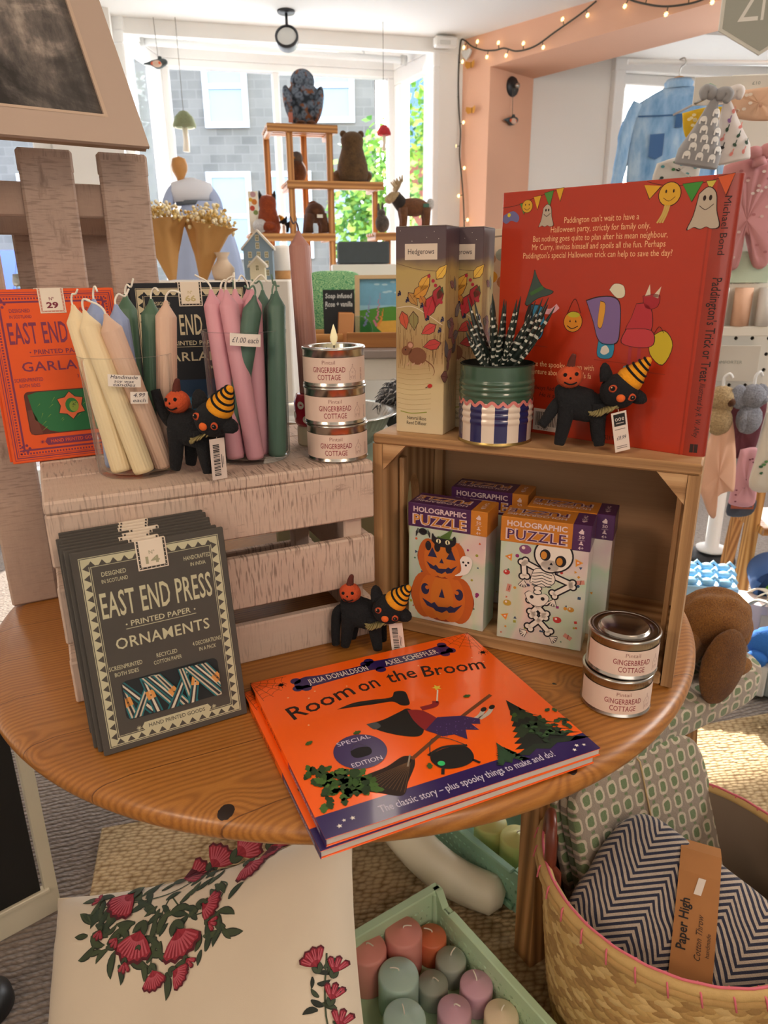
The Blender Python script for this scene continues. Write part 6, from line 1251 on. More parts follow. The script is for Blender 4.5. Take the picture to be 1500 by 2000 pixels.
# blue herringbone throw
def herring():
    n = NT('herringbone_weave'); o = n.mapp(); x = n.xyz(o); wv = n.ma('MULTIPLY', n.ma('SUBTRACT', n.noise(o, 16, 2), .5), .010)
    tri = n.ma('ABSOLUTE', n.ma('SUBTRACT', n.ma('FRACT', n.ma('DIVIDE', n.ma('ADD', x[0], wv), .082)), .5)); ph = n.ma('FRACT', n.ma('DIVIDE', n.ma('ADD', n.ma('ADD', x[1], n.ma('MULTIPLY', tri, .085)), wv), .0112)); g = n.noise(o, 500, 2)
    n.col(n.mix(n.ma('LESS_THAN', ph, .5), n.mix(g, '#c9b9a8', '#a89888'), n.mix(g, '#23263a', '#34364a'))); n.setp(Roughness=1, Sheen_Weight=.3); n.bump(n.ma('ADD', g, n.ma('LESS_THAN', ph, .5)), .5, .002); return n.m
HR = Mx(((.80, .42, .43), (.28, .36, -.89), (-.53, .83, .17)))
uz = V((-.22, -.62, .75)).normalized(); ux = V((.78, .35, -.02)); ux = (ux - uz * ux.dot(uz)).normalized(); uy = uz.cross(ux); HM = Mx((ux, uy, uz)).transposed(); HC = V((.425, .800, .262))
t = thing('herringbone_throw', 'navy and beige herringbone throw with a kraft paper band, at the front of the basket', 'throw', HC, rot=(HM @ Mx.Rotation(radians(-62), 3, 'Z')).to_euler()); b = MB()
def hs(d): return sup(d, 5) * (1 + .03 * noise.noise(d * 2.5))
b.ell((0, 0, 0), (.136, .112, .045), herring(), 80, 40, fn=hs); b.obj('folded_cloth', t)
b = MB(); x0 = .022; bw = .056; M_kf = P('#a9713c', .75, var=.06, vs=30); prof = [(.046 * s_[1], .121 * s_[0]) for s_ in [(-.95, .2), (-.97, .62), (-.86, .93), (-.6, 1.045), (-.2, 1.06), (.2, 1.06), (.6, 1.045), (.86, .93), (.985, .55), (1.0, .0), (.985, -.55)]]
b.T = Mx.Rotation(radians(24), 4, 'Z'); b.grid(lambda u, v: (x0 + (u - .5) * bw, V((prof[min(len(prof) - 1, int(v * 10 + .001))][1], 0, 0)).x, prof[min(len(prof) - 1, int(v * 10 + .001))][0] + .0012), 1, 10, M_kf, False)
mp_ = lambda x, y, l=1: V((x0 + x, y, .0492 + (.0014 if abs(y) < .07 else -.0005 - .16 * max(0, abs(y) - .098)) + l * .0003))
mpr = lambda x, y, l=1: mp_(-y, x, l)
b.text('Paper High', .004, .010, .018, mpr, INK('#1f1712'), 2, .066, bold=.02); b.text('Cotton Throw', -.008, -.010, .012, mpr, INK('#3d2a1c'), 2, .058, shear=.3); b.text('handmade', -.015, -.021, .008, mpr, INK('#3d2a1c'), 2, .03)
b.poly([(-.006, .045), (.004, .045), (.009, .068), (-.001, .068)], mp_, P('#e0d3c6', .6), 2); b.obj('kraft_band', t)
b = MB(); b.T = None; rn = random.Random(17)
for i in range(34):
    q = -1 + 2 * i / 33; p = V((.132, .100 * q, .012 - .03 * (i % 2))); e = p + V((.028 + rn.uniform(0, .014), rn.uniform(-.012, .012), rn.uniform(-.012, .012))); b.tube([p, p.lerp(e, .35) + V((0, 0, .004)), p.lerp(e, .5), e], [.0022, .0032, .0018, .0026], 6, P('#c7b79f', .95, var=.1, vs=200))
b.obj('fringe', t)

# ---- chalkboard and a dark base at the left
t = thing('chalkboard', 'freestanding black chalkboard in a cream painted frame, left of the table', 'chalkboard', (-.650, 1.086, .0), radians(41)); w, h = .55, .56; b = MB()
b.ext([(-w, 0), (0, 0), (0, h), (-w, h)], .022, M_cream, holes=[[(-w + .03, .055), (-.022, .055), (-.022, h - .03), (-w + .03, h - .03)]], o=(0, .011, .001), u=(1, 0, 0), v=(0, 0, 1)); b.box((-w / 2, -.012, .060), (w - .03, .006, .008), M_cream, .002); b.obj('frame', t)
MB().box((-w / 2, .004, h / 2 + .012), (w - .055, .006, h - .08), P('#1d1c1b', .75, var=.2, vs=6), .001).obj('board', t)
t = thing('floor_stand', 'small round black metal base at the lower left corner on the carpet', 'stand', (-.685, .872, 0)); b = MB(); b.lathe([(0, 0), (.042, 0), (.046, .006), (.044, .028), (.03, .045), (.012, .05), (.010, .055), (.010, .30), (0, .30)], 32, P('#1b1b1c', .4)); b.obj('base', t)
# ================================================================== shop behind the table
M_bam = [wood('honey_pine_%d' % i, '#d09a5c', '#b57a3c', '#8a5526', ax, 60, .45, off=(i, 1, i)) for i, ax in enumerate((0, 2, 1))]
# ---- display stand in the window
RZ = radians(13.8)
st = thing('display_stand', 'tall slatted pine display stand in the bay window, holding the plush animals', 'display stand', (-.405, 4.05, .622), RZ)
for x, y in ((-.075, -.11), (.125, -.11), (-.165, .13), (.03, .13)): MB().box((x, y, .62), (.032, .026, 1.24), M_bam[1], .003).obj('post', st)
def slats(x0, x1, y0, y1, z, n):
    b = MB()
    for i in range(n): y = y0 + (y1 - y0) * (i + .5) / n; b.box(((x0 + x1) / 2, y, z), (x1 - x0, (y1 - y0) / n * .62, .016), M_bam[0], .003)
    for x in (x0 + .02, x1 - .02): b.box((x, (y0 + y1) / 2, z - .018), (.026, y1 - y0, .022), M_bam[2], .003)
    b.box(((x0 + x1) / 2, y0, z - .012), (x1 - x0, .018, .038), M_bam[0], .003); return b
slats(-.185, .165, -.13, .15, 1.238, 5).obj('shelf', st); slats(-.10, .40, -.13, .15, .985, 5).obj('shelf', st); slats(-.30, .14, -.13, .15, .738, 5).obj('shelf', st)
MB().box((.385, .01, .5), (.028, .026, .97), M_bam[1], .003).obj('post', st); MB().box((-.28, .01, .37), (.028, .026, .73), M_bam[1], .003).obj('post', st)
s2 = thing('display_shelf', 'low slatted pine shelf stand in the bay, under the moose and rabbit', 'display stand', (.13, 3.98, .622), RZ)
slats(-.19, .19, -.1, .12, .735, 4).obj('shelf', s2)
for x in (-.1, .1): MB().box((x, .01, .36), (.03, .03, .72), M_bam[1], .003).obj('leg', s2)
def ellset(nm, t, *parts):
    b = MB()
    for c, r, m, *k in parts: b.ell(c, r, m, 20, 14, fn=(lambda d: 1 + .06 * noise.noise(d * 3.1)), rot=k[0] if k else None)
    return b.obj(nm, t)
RX = lambda a: Mx.Rotation(radians(a), 3, 'X')
RY = lambda a: Mx.Rotation(radians(a), 3, 'Y')
F = {k: fur('plush_' + k, *c, 260, 30) for k, c in dict(owl=('#4d5560', '#8d6a4a'), bear=('#523b20', '#75562f'), fox=('#8a340c', '#b04e16'), brown=('#522e16', '#744626'), moose=('#6b4227', '#8d5f3c'), cream=('#cdbd9d', '#e6dac0'), grey=('#8a8d99', '#a9acb8'), rabbit=('#4a4440', '#7a6f66'), tan=('#b79a70', '#d6bd92'), white=('#d8d4ce', '#f0ece6'), dark=('#2b2522', '#3c332e')).items()}
n = NT('owl_feathers'); o = n.mapp(); v = n.vor(o, 42); f = n.noise(o, 22, 4)
n.col(n.mix(n.ramp(f, [(.56, 0.0), (.64, 1.0)]), n.ramp(v, [(0, '#2f3844'), (.4, '#6d7886'), (.8, '#20262e')]), '#7d4a28')); n.setp(Roughness=1); n.bump(v, .5, .01); F['owl'] = n.m
t = thing('plush_owl', 'mottled grey and rust plush owl on the top shelf of the stand', 'soft toy', (-.385, 4.03, 1.868), radians(10))
b = MB(); b.ell((0, 0, .105), (.088, .07, .108), F['owl'], 28, 20, fn=lambda d: 1 + .04 * noise.noise(d * 4)); b.obj('body', t); b = MB(); b.ell((0, .0, .205), (.06, .055, .056), F['owl'], 24, 16); b.obj('head', t)
for s in (-1, 1): ellset('wing', t, ((s * .072, -.02, .10), (.025, .05, .085), F['owl'], RY(s * 12)))
ellset('foot', t, ((-.02, -.06, .012), (.025, .03, .012), F['brown'])); ellset('foot', t, ((.03, -.06, .012), (.025, .03, .012), F['brown']))
MB().box((-.07, -.06, .035), (.022, .003, .045), P('#b06a58', .7), .001, Tm(ry=0)).obj('paper_tag', t)
t = thing('plush_bear', 'golden brown plush bear sitting on the middle shelf, seen from behind', 'soft toy', (-.145, 4.04, 1.617), radians(10)); b = MB(); b.lathe([(0, 0), (.07, .002), (.083, .03), (.078, .08), (.062, .13), (.054, .16), (.057, .18), (.058, .2), (.045, .222), (.02, .233), (0, .236)], 30, F['bear'], wob=lambda a, z: 1 + .03 * noise.noise(V((cos(a) * 2, sin(a) * 2, z * 20)))); b.obj('body', t)
for s in (-1, 1): ellset('ear', t, ((s * .045, 0, .222), (.017, .01, .017), F['bear'])); ellset('leg', t, ((s * .07, .03, .03), (.035, .06, .03), F['bear']))
t = thing('plush_fox', 'rusty orange plush fox with a white tail tip on the lower shelf', 'soft toy', (-.585, 3.98, 1.370), radians(5)); b = MB(); b.lathe([(0, 0), (.055, .002), (.062, .03), (.055, .08), (.042, .12), (.045, .14), (.044, .16), (.03, .18), (0, .186)], 28, F['fox'], wob=lambda a, z: 1 + .03 * noise.noise(V((cos(a) * 2, sin(a) * 2, z * 20)))); b.obj('body', t)
for s in (-1, 1): b = MB(); b.tube([(s * .03, 0, .165), (s * .036, 0, .185), (s * .04, 0, .205)], [.018, .012, .003], 10, F['dark'], flat=.5); b.obj('ear', t)
ellset('tail', t, ((-.04, -.05, .035), (.038, .025, .033), F['white']), ((.005, -.055, .03), (.04, .025, .025), F['fox']))
t = thing('plush_monkey', 'dark brown plush animal on all fours on the lower shelf, seen from behind', 'soft toy', (-.345, 4.02, 1.370), radians(12)); ellset('body', t, ((0, 0, .1), (.052, .07, .05), F['brown']))
for s in (-1, 1):
    for y in (-.045, .05): b = MB(); b.tube([(s * .028, y, .09), (s * .04, y - .005, .04), (s * .042, y - .01, .003)], [.026, .021, .024], 12, F['brown']); b.obj('leg', t)
ellset('head', t, ((.0, .075, .135), (.03, .03, .03), F['brown'])); MB().box((.015, -.072, .08), (.03, .003, .016), P('#d8d2c4', .7), .001).obj('label_tag', t)
t = thing('plush_robin', 'small russet plush bird on the middle shelf, behind the front post', 'soft toy', (-.435, 4.06, 1.617), radians(-15)); ellset('body', t, ((0, 0, .055), (.05, .055, .055), F['brown'])); ellset('head', t, ((.0, 0, .115), (.034, .034, .034), F['rabbit'])); b = MB(); b.tube([(0, -.034, .115), (0, -.05, .112)], [.007, .001], 8, P('#c08a3a')); b.obj('beak', t)
felt_cat((-.475, 3.98, 1.3695), radians(200), 'tiny black felt cat on the window stand beside the plush fox', [(-.028, 0, .054), (-.036, -.006, .06), (-.040, -.010, .08), (-.038, -.012, .095)], (Tm((.031, -.026, .046), rz=radians(14)), 'bars'), .9)
t = thing('plush_moose', 'brown plush moose with antlers on the right window shelf', 'soft toy', (.165, 3.99, 1.366), radians(8)); b = MB(); b.ell((.0, 0, .125), (.085, .045, .045), F['moose'], 26, 16, fn=nz(3, .06)); b.obj('body', t); b = MB(); b.tube(bez([(-.055, 0, .13), (-.085, 0, .165), (-.1, 0, .185)], 4), [.036, .036, .035, .034, .032, .031, .03, .028, .024], 14, F['dark']); b.obj('neck', t)
ellset('head', t, ((-.108, -.01, .172), (.04, .026, .024), F['tan'], RY(-25)), ((-.128, -.012, .16), (.022, .022, .02), F['tan']))
for s in (-1, 1):
    b = MB(); b.tube(bez([(-.09, s * .015, .195), (-.085, s * .05, .215), (-.08, s * .085, .235)], 4), [.009, .009, .012, .014, .016, .016, .014, .01, .004], 8, F['tan'], flat=.5)
    for k in range(4): b.tube([(-.084 + .004 * k, s * (.045 + .013 * k), .22 + .005 * k), (-.088 + .012 * k - .02, s * (.05 + .014 * k), .248 + .006 * k)], [.007, .003], 7, F['tan'])
    b.obj('antler', t)
    for x in (-.055, .065): b = MB(); b.tube([(x, s * .026, .12), (x + .004, s * .028, .06), (x, s * .028, .002)], [.025, .017, .015], 12, F['moose']); b.obj('leg', t)
ellset('tail', t, ((.09, 0, .14), (.02, .015, .028), F['white'])); MB().box((.06, -.046, .13), (.03, .003, .018), P('#3f6a58', .7), .001).obj('label_tag', t)
t = thing('plush_rabbit', 'small grey-brown plush rabbit beside the moose', 'soft toy', (.005, 3.93, 1.366), 0); ellset('body', t, ((0, 0, .045), (.036, .035, .045), F['rabbit'])); ellset('head', t, ((-.004, 0, .092), (.022, .022, .022), F['rabbit']))
for s in (-1, 1): ellset('ear', t, ((-.008 + s * .01, 0, .12), (.007, .006, .022), F['rabbit']))
MB().box((0, 0, 0), (.24, .16, .1), P('#4a5054', .9, var=.1, vs=40, bump=.2), .006, None).obj('storage_basket', None, (-.09, 3.62, 1.262), radians(6), label='dark grey fabric storage box on the white riser, below the plush bear', cat='box')
# ---- counter with window display
M_cnt = P('#dcd5c8', .5, var=.04)
t = thing('display_counter', 'white painted counter behind the crates carrying the soap trays and lanterns', 'counter', (-.30, 2.62, 0))
MB().box((0, .36, .9), (1.1, .78, .03), P('#8d7f78', .5), .004).obj('worktop', t); MB().box((0, .0, .845), (1.06, .022, .08), M_cnt, .003).obj('apron', t); MB().box((0, .7, .845), (1.06, .022, .08), M_cnt, .003).obj('apron', t)
for x in (-.5, .5):
    for y in (.02, .68): MB().box((x, y, .405), (.06, .06, .81), M_cnt, .004).obj('leg', t)
MB().box((0, .35, .2), (1.0, .62, .02), M_cnt, .003).obj('lower_shelf', t)
MB().box((-.02, .05, .39), (.07, .05, .36), P('#5c6f6c', .5), .003).obj('umbrella_box', None, (.02, 2.6, 0)) if False else None
MB().box((0, 0, 0), (.64, .30, 1.1605), P('#ece8e0', .6, var=.03), .004).obj('plinth', None, (-.595, 2.36, .5803), label='white plinth under the house lanterns, bouquet and cream vase', cat='plinth')
MB().box((0, 0, 0), (.3, .22, .30), P('#e8e4dc', .6), .004).obj('riser_box', None, (-.09, 3.62, 1.061), radians(6), label='white riser box under the dark grey fabric box', cat='box')
MB().box((0, 0, 0), (.34, .26, .90), P('#e4e0d8', .6), .004).obj('plinth', None, (-.09, 3.62, .4605), radians(6), label='white pedestal in the window, under the riser box', cat='plinth')
def tray(x, y, w, d, h, label):
    t = thing('wooden_tray', label, 'tray', (x, y, .9155)); MB().box((0, 0, .004), (w, d, .008), M_bam[0], .001).obj('base', t)
    for yy in (-d / 2, d / 2): MB().box((0, yy, h / 2), (w + .01, .01, h), M_bam[0], .002).obj('side', t)
    for xx in (-w / 2, w / 2): MB().box((xx, 0, h / 2), (.01, d - .008, h), M_bam[2], .002).obj('side', t)
tray(-.235, 2.79, .17, .22, .05, 'small wooden tray of wrapped soaps behind the tall blush candle'); tray(-.005, 2.80, .24, .26, .055, 'larger wooden tray with a glass dish and painting in it')
for i, (x, y, c) in enumerate(((-.285, 2.74, '#e8e2da'), (-.23, 2.74, '#e2d9d0'), (-.19, 2.75, '#d98d3f'), (-.27, 2.83, '#efe9e2'), (-.215, 2.84, '#e4dcd2'))):
    MB().box((0, 0, 0), (.048, .07, .022), P(c, .6, var=.05), .004).obj('soap_bar', None, (x, y, .9355), .2 * (i % 3) - .2, label='wrapped soap bar in the small tray, ' + ('front left', 'front middle, cream paper', 'orange one at front right', 'back left', 'back right')[i], cat='soap', group='soaps in the small tray')
t = thing('slate_sign', 'small black slate sign chalked with soap scents, in front of the green cushion', 'sign', (-.158, 2.712, .9245), rot=(radians(-8), 0, radians(4))); MB().box((0, 0, .098), (.116, .005, .196), P('#1e1f21', .8, var=.2), .001).obj('slate', t); b = MB(); m = pm((0, -.0027, .1), (1, 0, 0), (0, 0, 1)); ck = P('#d8d8d4', .9)
b.text('Soap infused', 0, .066, .024, m, ck, 2, .098, bold=.01, shear=.1); b.text('Rose + vanilla', 0, .036, .026, m, ck, 2, .10, bold=.01, shear=.1); b.line([(-.05, .03), (-.046, .03)], .003, m, ck, 2); b.obj('lettering', t)
t = thing('card_pack', 'short stack of orange card packs leaning on the slate sign', 'card pack', (-.135, 2.682, .9245), rot=(radians(-10), 0, radians(-20)))
for k in range(3): MB().box((-.006 * k, .006 * k, .058 + .003 * k), (.055, .005, .11), P(('#c98a55', '#dba86c', '#b9713c')[k], .6), .001).obj('card', t)
t = thing('glass_dish', 'clear fluted glass dish standing on edge in the wooden tray', 'dish', (-.085, 2.725, .9245), rot=(radians(68), 0, radians(10))); b = MB(); b.lathe([(0, -.004), (.02, -.004), (.034, .002), (.05, .006), (.051, .009), (.036, .008), (.022, .002), (0, .001)], 64, glass('pressed_glass', '#e4efec', mixt=.75, edge=1.4), (0, .053, 0), wob=lambda a, z: 1 + .03 * cos(24 * a)); b.obj('dish_body', t)
t = thing('landscape_painting', 'small framed painting of foxgloves and green hills in the wooden tray', 'painting', (.018, 2.86, .9245), rot=(radians(-9), 0, radians(-4))); w, h = .25, .245; b = MB(); b.ext([(-w / 2, 0), (w / 2, 0), (w / 2, h), (-w / 2, h)], .018, P('#c9ad84', .6, var=.08), holes=[[(-w / 2 + .018, .014), (w / 2 - .018, .014), (w / 2 - .018, h - .014), (-w / 2 + .018, h - .014)]], o=(0, .009, 0), u=(1, 0, 0), v=(0, 0, 1)); b.obj('frame', t)
b = MB(); m = pm((-w / 2 + .018, .004, .014), (1, 0, 0), (0, 0, 1)); W_, H_ = w - .036, h - .028; q = lambda c: P(c, .7, var=.12, vs=60)
b.rect(0, 0, W_, H_, m, q('#6fa9c6'), 1); b.rect(0, 0, W_, H_ * .55, m, q('#8fc0d2'), 2); b.poly([(0, 0), (W_, 0), (W_, H_ * .47), (W_ * .6, H_ * .53), (W_ * .3, H_ * .5), (0, H_ * .46)], m, q('#4d8a2c'), 3); b.poly([(W_ * .25, 0), (W_, 0), (W_, H_ * .3), (W_ * .35, H_ * .27)], m, q('#d9a845'), 4); b.poly([(0, 0), (W_ * .5, 0), (W_ * .2, H_ * .25), (0, H_ * .3)], m, q('#2f7a35'), 5); rn = random.Random(3)
for x0, z1, c in ((.1, .72, '#8f8fc0'), (.28, .78, '#c77a94'), (.34, .5, '#d98a3a')):
    for i in range(22): b.disc(W_ * (x0 + rn.uniform(-.04, .04) * (1 - i / 26) + .1 * i / 22), H_ * (.2 + (z1 - .2) * i / 22), .0045 * (1.1 - i / 26), m, INK(c), 6 + i % 3, 8)
for i in range(10): b.disc(W_ * rn.uniform(.25, .95), H_ * rn.uniform(.76, .95), .012, m, q('#a9cfdc'), 2.5, 10, .004)
b.obj('canvas', t)
t = thing('green_cushion', 'green patterned cushion propped behind the slate sign', 'cushion', (-.195, 3.06, .917), rot=(radians(-12), 0, radians(6))); b = MB(); n = NT('green_scroll_print'); o = n.mapp(); v = n.vor(o, 55); n.col(n.ramp(n.ma('FRACT', n.ma('MULTIPLY', v, 3)), [(.4, '#9ac48c'), (.6, '#4f9163')])); n.setp(Roughness=.9); b.ell((0, 0, .135), (.125, .045, .135), n.m, 40, 28, fn=lambda d: sup(V((d.x, d.y * .5, d.z)), 5) if False else min(1.32, sup(d, 4.5))); b.obj('cover', t)
def house(x, y, z, w, d, h, col, win, label, rz=0):
    t = thing('house_lantern', label, 'ornament', (x, y, z), rz, 'house lanterns'); hc = P(col, .6); r = h * .66; wc = P('#e6dcbe', .5); b = MB(); b.ext([(-w / 2, 0), (w / 2, 0), (w / 2, r), (0, h), (-w / 2, r)], d, hc, o=(0, d / 2, 0), u=(1, 0, 0), v=(0, 0, 1)); b.obj('walls', t)
    b = MB()
    for s in (-1, 1): b.ext([(0, h), (s * (w / 2 + .006), r - .006), (s * (w / 2 + .006), r + .001), (0, h + .007)][::s], d + .008, P('#d9d2c4', .6), o=(0, d / 2 + .004, 0), u=(1, 0, 0), v=(0, 0, 1))
    b.obj('roof', t)
    for zz, xs in win:
        for x_ in xs: 
            b = MB(); m = pm((0, -d / 2, 0), (1, 0, 0), (0, 0, 1)); ww, wh = .011, .017; b.rect(x_ - ww / 2, zz, x_ + ww / 2, zz + wh, m, P('#7d7a55', .5), 2); b.frame(x_ - ww / 2, zz, x_ + ww / 2, zz + wh, .0015, m, wc, 4); b.rect(x_ - .0006, zz, x_ + .0006, zz + wh, m, wc, 4); b.rect(x_ - ww / 2, zz + wh / 2 - .0006, x_ + ww / 2, zz + wh / 2 + .0006, m, wc, 4); b.obj('window', t)
    return t
house(-.378, 2.33, 1.161, .088, .05, .138, '#7e95a6', ((.012, (-.022, .0, .026)), (.038, (-.024, .002, .026)), (.064, (-.024, .002, .026)), (.09, (.0,)), (.112, (.0,))), 'tall blue-grey house lantern with many windows on the plinth', .05)
house(-.372, 2.262, 1.161, .044, .03, .062, '#d8d0b4', ((.026, (.0,)),), 'little cream house ornament in front of the blue-grey house lantern')
t = thing('storage_canister', 'white canister with a cork base beside the house lantern', 'canister', (-.318, 2.40, 1.161)); b = MB(); b.lathe([(0, 0), (.026, 0), (.027, .003), (.027, .026)], 32, P('#b98955', .8, var=.2, vs=150)); b.obj('cork_base', t); b = MB(); b.lathe([(.0275, .0262), (.0285, .03), (.0285, .092), (.024, .1), (0, .102)], 32, P('#e9e6e0', .4)); b.obj('body', t)
t = thing('ceramic_vase', 'small cream ceramic vase with a flared neck on the plinth', 'vase', (-.485, 2.30, 1.161)); b = MB(); b.lathe([(0, 0), (.028, 0), (.034, .02), (.034, .035), (.018, .055), (.015, .065), (.024, .08), (.022, .08), (.012, .066), (0, .06)], 32, P('#d9c3ab', .5)); b.obj('vase_body', t)
# ---- kraft bouquets
M_krp = P('#c99a5e', .8, var=.1, vs=14, bump=.2, bs=40)
def bouquet(x, y, rx, ry, s, label, seed):
    t = thing('dried_bouquet', label, 'bouquet', (x, y, 1.163), rot=(rx, ry, 0), group='kraft paper bouquets'); rn = random.Random(seed); b = MB(); H = .15 * s
    b.lathe([(.012, 0), (.028 * s, H * .4), (.052 * s, H * .85), (.074 * s, H)], 26, M_krp, wob=lambda a, z: 1 + .26 * (z / H) * sin(5 * a + seed) , caps=False); b.obj('paper_wrap', t); b = MB(); mm = [P(c, .9) for c in ('#efe2bc', '#e0c98a', '#f4ecd2', '#c9a45c')]
    for i in range(230): a = rn.uniform(0, 6.28); r = .07 * s * sqrt(rn.random()); z = H + .035 * s * (1.2 - (r / .07 / s) ** 2) + rn.uniform(-.03, .012); b.ell((r * cos(a), r * sin(a), z), rn.uniform(.003, .0065), rn.choice(mm), 6, 4)
    for i in range(40): a = rn.uniform(0, 6.28); r = .05 * s * rn.random(); b.tube([(r * .3 * cos(a), r * .3 * sin(a), H * .5), (r * cos(a), r * sin(a), H + .02)], .001, 4, mm[3])
    b.obj('dried_flowers', t); return t
bouquet(-.64, 2.29, .0, radians(-8), 1.12, 'dried flower bouquet in kraft paper at the left on the plinth', 1); bouquet(-.555, 2.33, .05, radians(12), 1.10, 'dried flower bouquet in kraft paper leaning right, below the pale blue dress', 4)
# ---- mannequin with a pale blue dress
t = thing('child_mannequin', 'small dress form with a wooden knob, wearing a pale blue dress', 'mannequin', (-.80, 3.2, .0), rot=(0, 0, radians(10))); M_dr = P('#a9b9dc', .85, var=.05, vs=20); M_dw = P('#dfe3ee', .85)
b = MB(); b.lathe([(0, 1.53), (.012, 1.535), (.016, 1.55), (.03, 1.575), (.033, 1.595), (.026, 1.62), (0, 1.63)], 24, P('#c08a4c', .5), (-.02, 0, 0)); b.obj('wooden_knob', t)
b = MB(); b.lathe([(.17, 1.0), (.16, 1.1), (.14, 1.25), (.105, 1.40), (.08, 1.445), (.078, 1.46)], 48, M_dr, (.055, 0, 0), sxy=(1, .7), wob=lambda a, z: 1 + .07 * sin(9 * a) * max(0, min(1, (1.46 - z) / .4))); b.obj('skirt', t)
b = MB(); b.lathe([(.079, 1.458), (.09, 1.50), (.08, 1.53), (.03, 1.545), (.018, 1.55), (0, 1.55)], 40, M_dw, (.02, 0, 0), sxy=(1, .62)); b.obj('bodice', t); b = MB(); b.lathe([(.082, 1.445), (.083, 1.462)], 40, P('#5d6570', .7), (.035, 0, 0), sxy=(1, .66)); b.obj('sash', t)
for s, e in ((-1, (-.09, -.02, 1.41)), (1, (.12, -.02, 1.43))): b = MB(); b.tube(bez([(s * .06 + .02, 0, 1.515), (s * .09 + .02, -.01, 1.47), e], 5), [.022, .024, .025, .026, .026, .026, .026, .026, .026, .025, .024], 12, M_dr, flat=.7); b.obj('sleeve', t)
b = MB(); b.lathe([(0, .9155), (.09, .9155), (.09, .93), (.015, .935), (.013, 1.02), (0, 1.02)], 24, P('#b9855a', .5), (.03, 0, 0)); b.obj('stand', t)
t = thing('greeting_card_pack', 'boxed illustrated card set standing on the display stand beside the fox', 'card pack', (-.655, 3.96, 1.370), radians(14)); MB().box((0, 0, .1), (.05, .02, .2), P('#e6dcc6', .6), .001).obj('box', t); b = MB(); m = pm((-.025, -.0101, 0), (1, 0, 0), (0, 0, 1))
for x, z, r, c in ((.012, .16, .010, '#d9a83a'), (.03, .15, .014, '#c9762a'), (.018, .12, .013, '#b9452f'), (.034, .1, .012, '#7d8a4a'), (.025, .185, .014, '#b58a8a')): b.disc(x, z, r, m, INK(c), 1, 12)
b.obj('picture', t)
# ---- ceiling and hanging things
t = thing('curtain_pole', 'white curtain pole across the top of the bay window', 'curtain pole', (0, 0, 0)); A_, B_ = V((-1.26, 4.415, 2.352)), V((.125, 4.757, 2.338)); MB().tube([A_, B_], .018, 16, M_trim).obj('pole', t)
for p, d in ((A_, A_ - B_), (B_, B_ - A_)): e = d.normalized(); MB().tube([p, p + e * .03], .026, 16, P('#c9c9c6', .4)).obj('finial', t)
for f_ in (.15, .85): p = A_.lerp(B_, f_); MB().tube([p, p + BN * .06 + V((0, 0, .05))], .008, 8, M_trim).obj('bracket', t)
t = thing('ceiling_spotlight', 'black ceiling spotlight with a round lamp hanging before the bay window', 'lamp', (-.46, 4.12, 2.4)); M_blk = P('#2b2d30', .4); b = MB(); b.lathe([(0, -.012), (.04, -.012), (.044, -.006), (.044, 0), (0, 0)], 28, M_blk); b.obj('ceiling_rose', t); MB().tube([(0, 0, -.01), (0, 0, -.075)], .007, 10, M_blk).obj('stem', t)
T = Tm((0, 0, -.125), rx=radians(68)); b = MB(); b.lathe([(0, -.05), (.03, -.05), (.052, -.02), (.058, .02), (.058, .03), (.048, .032)], 36, M_blk, T=T, caps=False); b.obj('lamp_housing', t); b = MB(); b.lathe([(.047, .026), (0, .028)], 32, P('#d9d9d4', .4), T=T, caps=False); b.obj('lens', t)
def string(t, p, q): MB().tube([p, q], .0014, 5, P('#6e675d', .9)).obj('string', t)
def mushroom(x, y, z, cap, label, s, tz):
    t = thing('hanging_felt_mushroom', label, 'hanging ornament', (x, y, z), group='felt mushrooms hanging at the window'); b = MB(); b.lathe([(0, .0), (.055 * s, .0), (.057 * s, .01), (.045 * s, .045 * s), (.02 * s, .07 * s), (0, .076 * s)], 26, P(cap, 1, var=.2, vs=90, bump=.4)); b.obj('cap', t); b = MB(); b.lathe([(.05 * s, -.002), (.035 * s, .003), (0, .003)], 24, P('#e9e2d2', 1), caps=False); b.obj('gills', t)
    b = MB(); b.tube([(0, 0, .002), (.002, 0, -.06 * s), (-.002, 0, -.11 * s)], [.013 * s, .014 * s, .017 * s], 12, P('#ece5d6', 1, bump=.3)); b.obj('stalk', t); string(t, (0, 0, .07 * s), (.0, .0, tz - z)); return t
mushroom(-1.03, 4.20, 1.905, '#7d8464', 'grey-green felt mushroom hanging at the left of the bay window', 1.05, 2.4); mushroom(.018, 4.30, 1.875, '#b8343a', 'red felt mushroom hanging at the right of the bay window', .68, 2.4)
def bird(x, y, z, rz, label, tz, s=1):
    t = thing('hanging_bird', label, 'hanging ornament', (x, y, z), rz, 'painted birds hanging on strings'); m1, m2, m3 = P('#3f4a4c', .6, var=.3, vs=90), P('#d8582f', .6), P('#d9b9a4', .6)
    b = MB(); b.tube(bez([(-.07, 0, .0), (-.03, 0, .004), (.0, 0, .0), (.03, 0, .008), (.05, 0, .012)], 4), [s * q for q in (.002, .004, .006, .009, .012, .015, .018, .021, .022, .022, .021, .019, .018, .016, .013, .010, .004)], 12, m1); b.obj('body', t)
    b = MB(); b.ell((.0, -.017, -.002), (.024, .01, .016), m3, 14, 8); b.ell((.012, -.021, .0), (.009, .006, .008), m2, 10, 6); b.ell((-.02, -.014, .0), (.012, .006, .009), m2, 10, 6); b.obj('painted_wing', t); b = MB(); b.tube([(.012, 0, .018), (.015, 0, .035)], [.012, .008], 8, m1); b.obj('crest', t); string(t, (.005, 0, .02), (.0, .0, tz - z)); return t
bird(-1.14, 4.20, 2.195, radians(5), 'painted bird hanging from the ceiling at the left end of the curtain pole', 2.40)
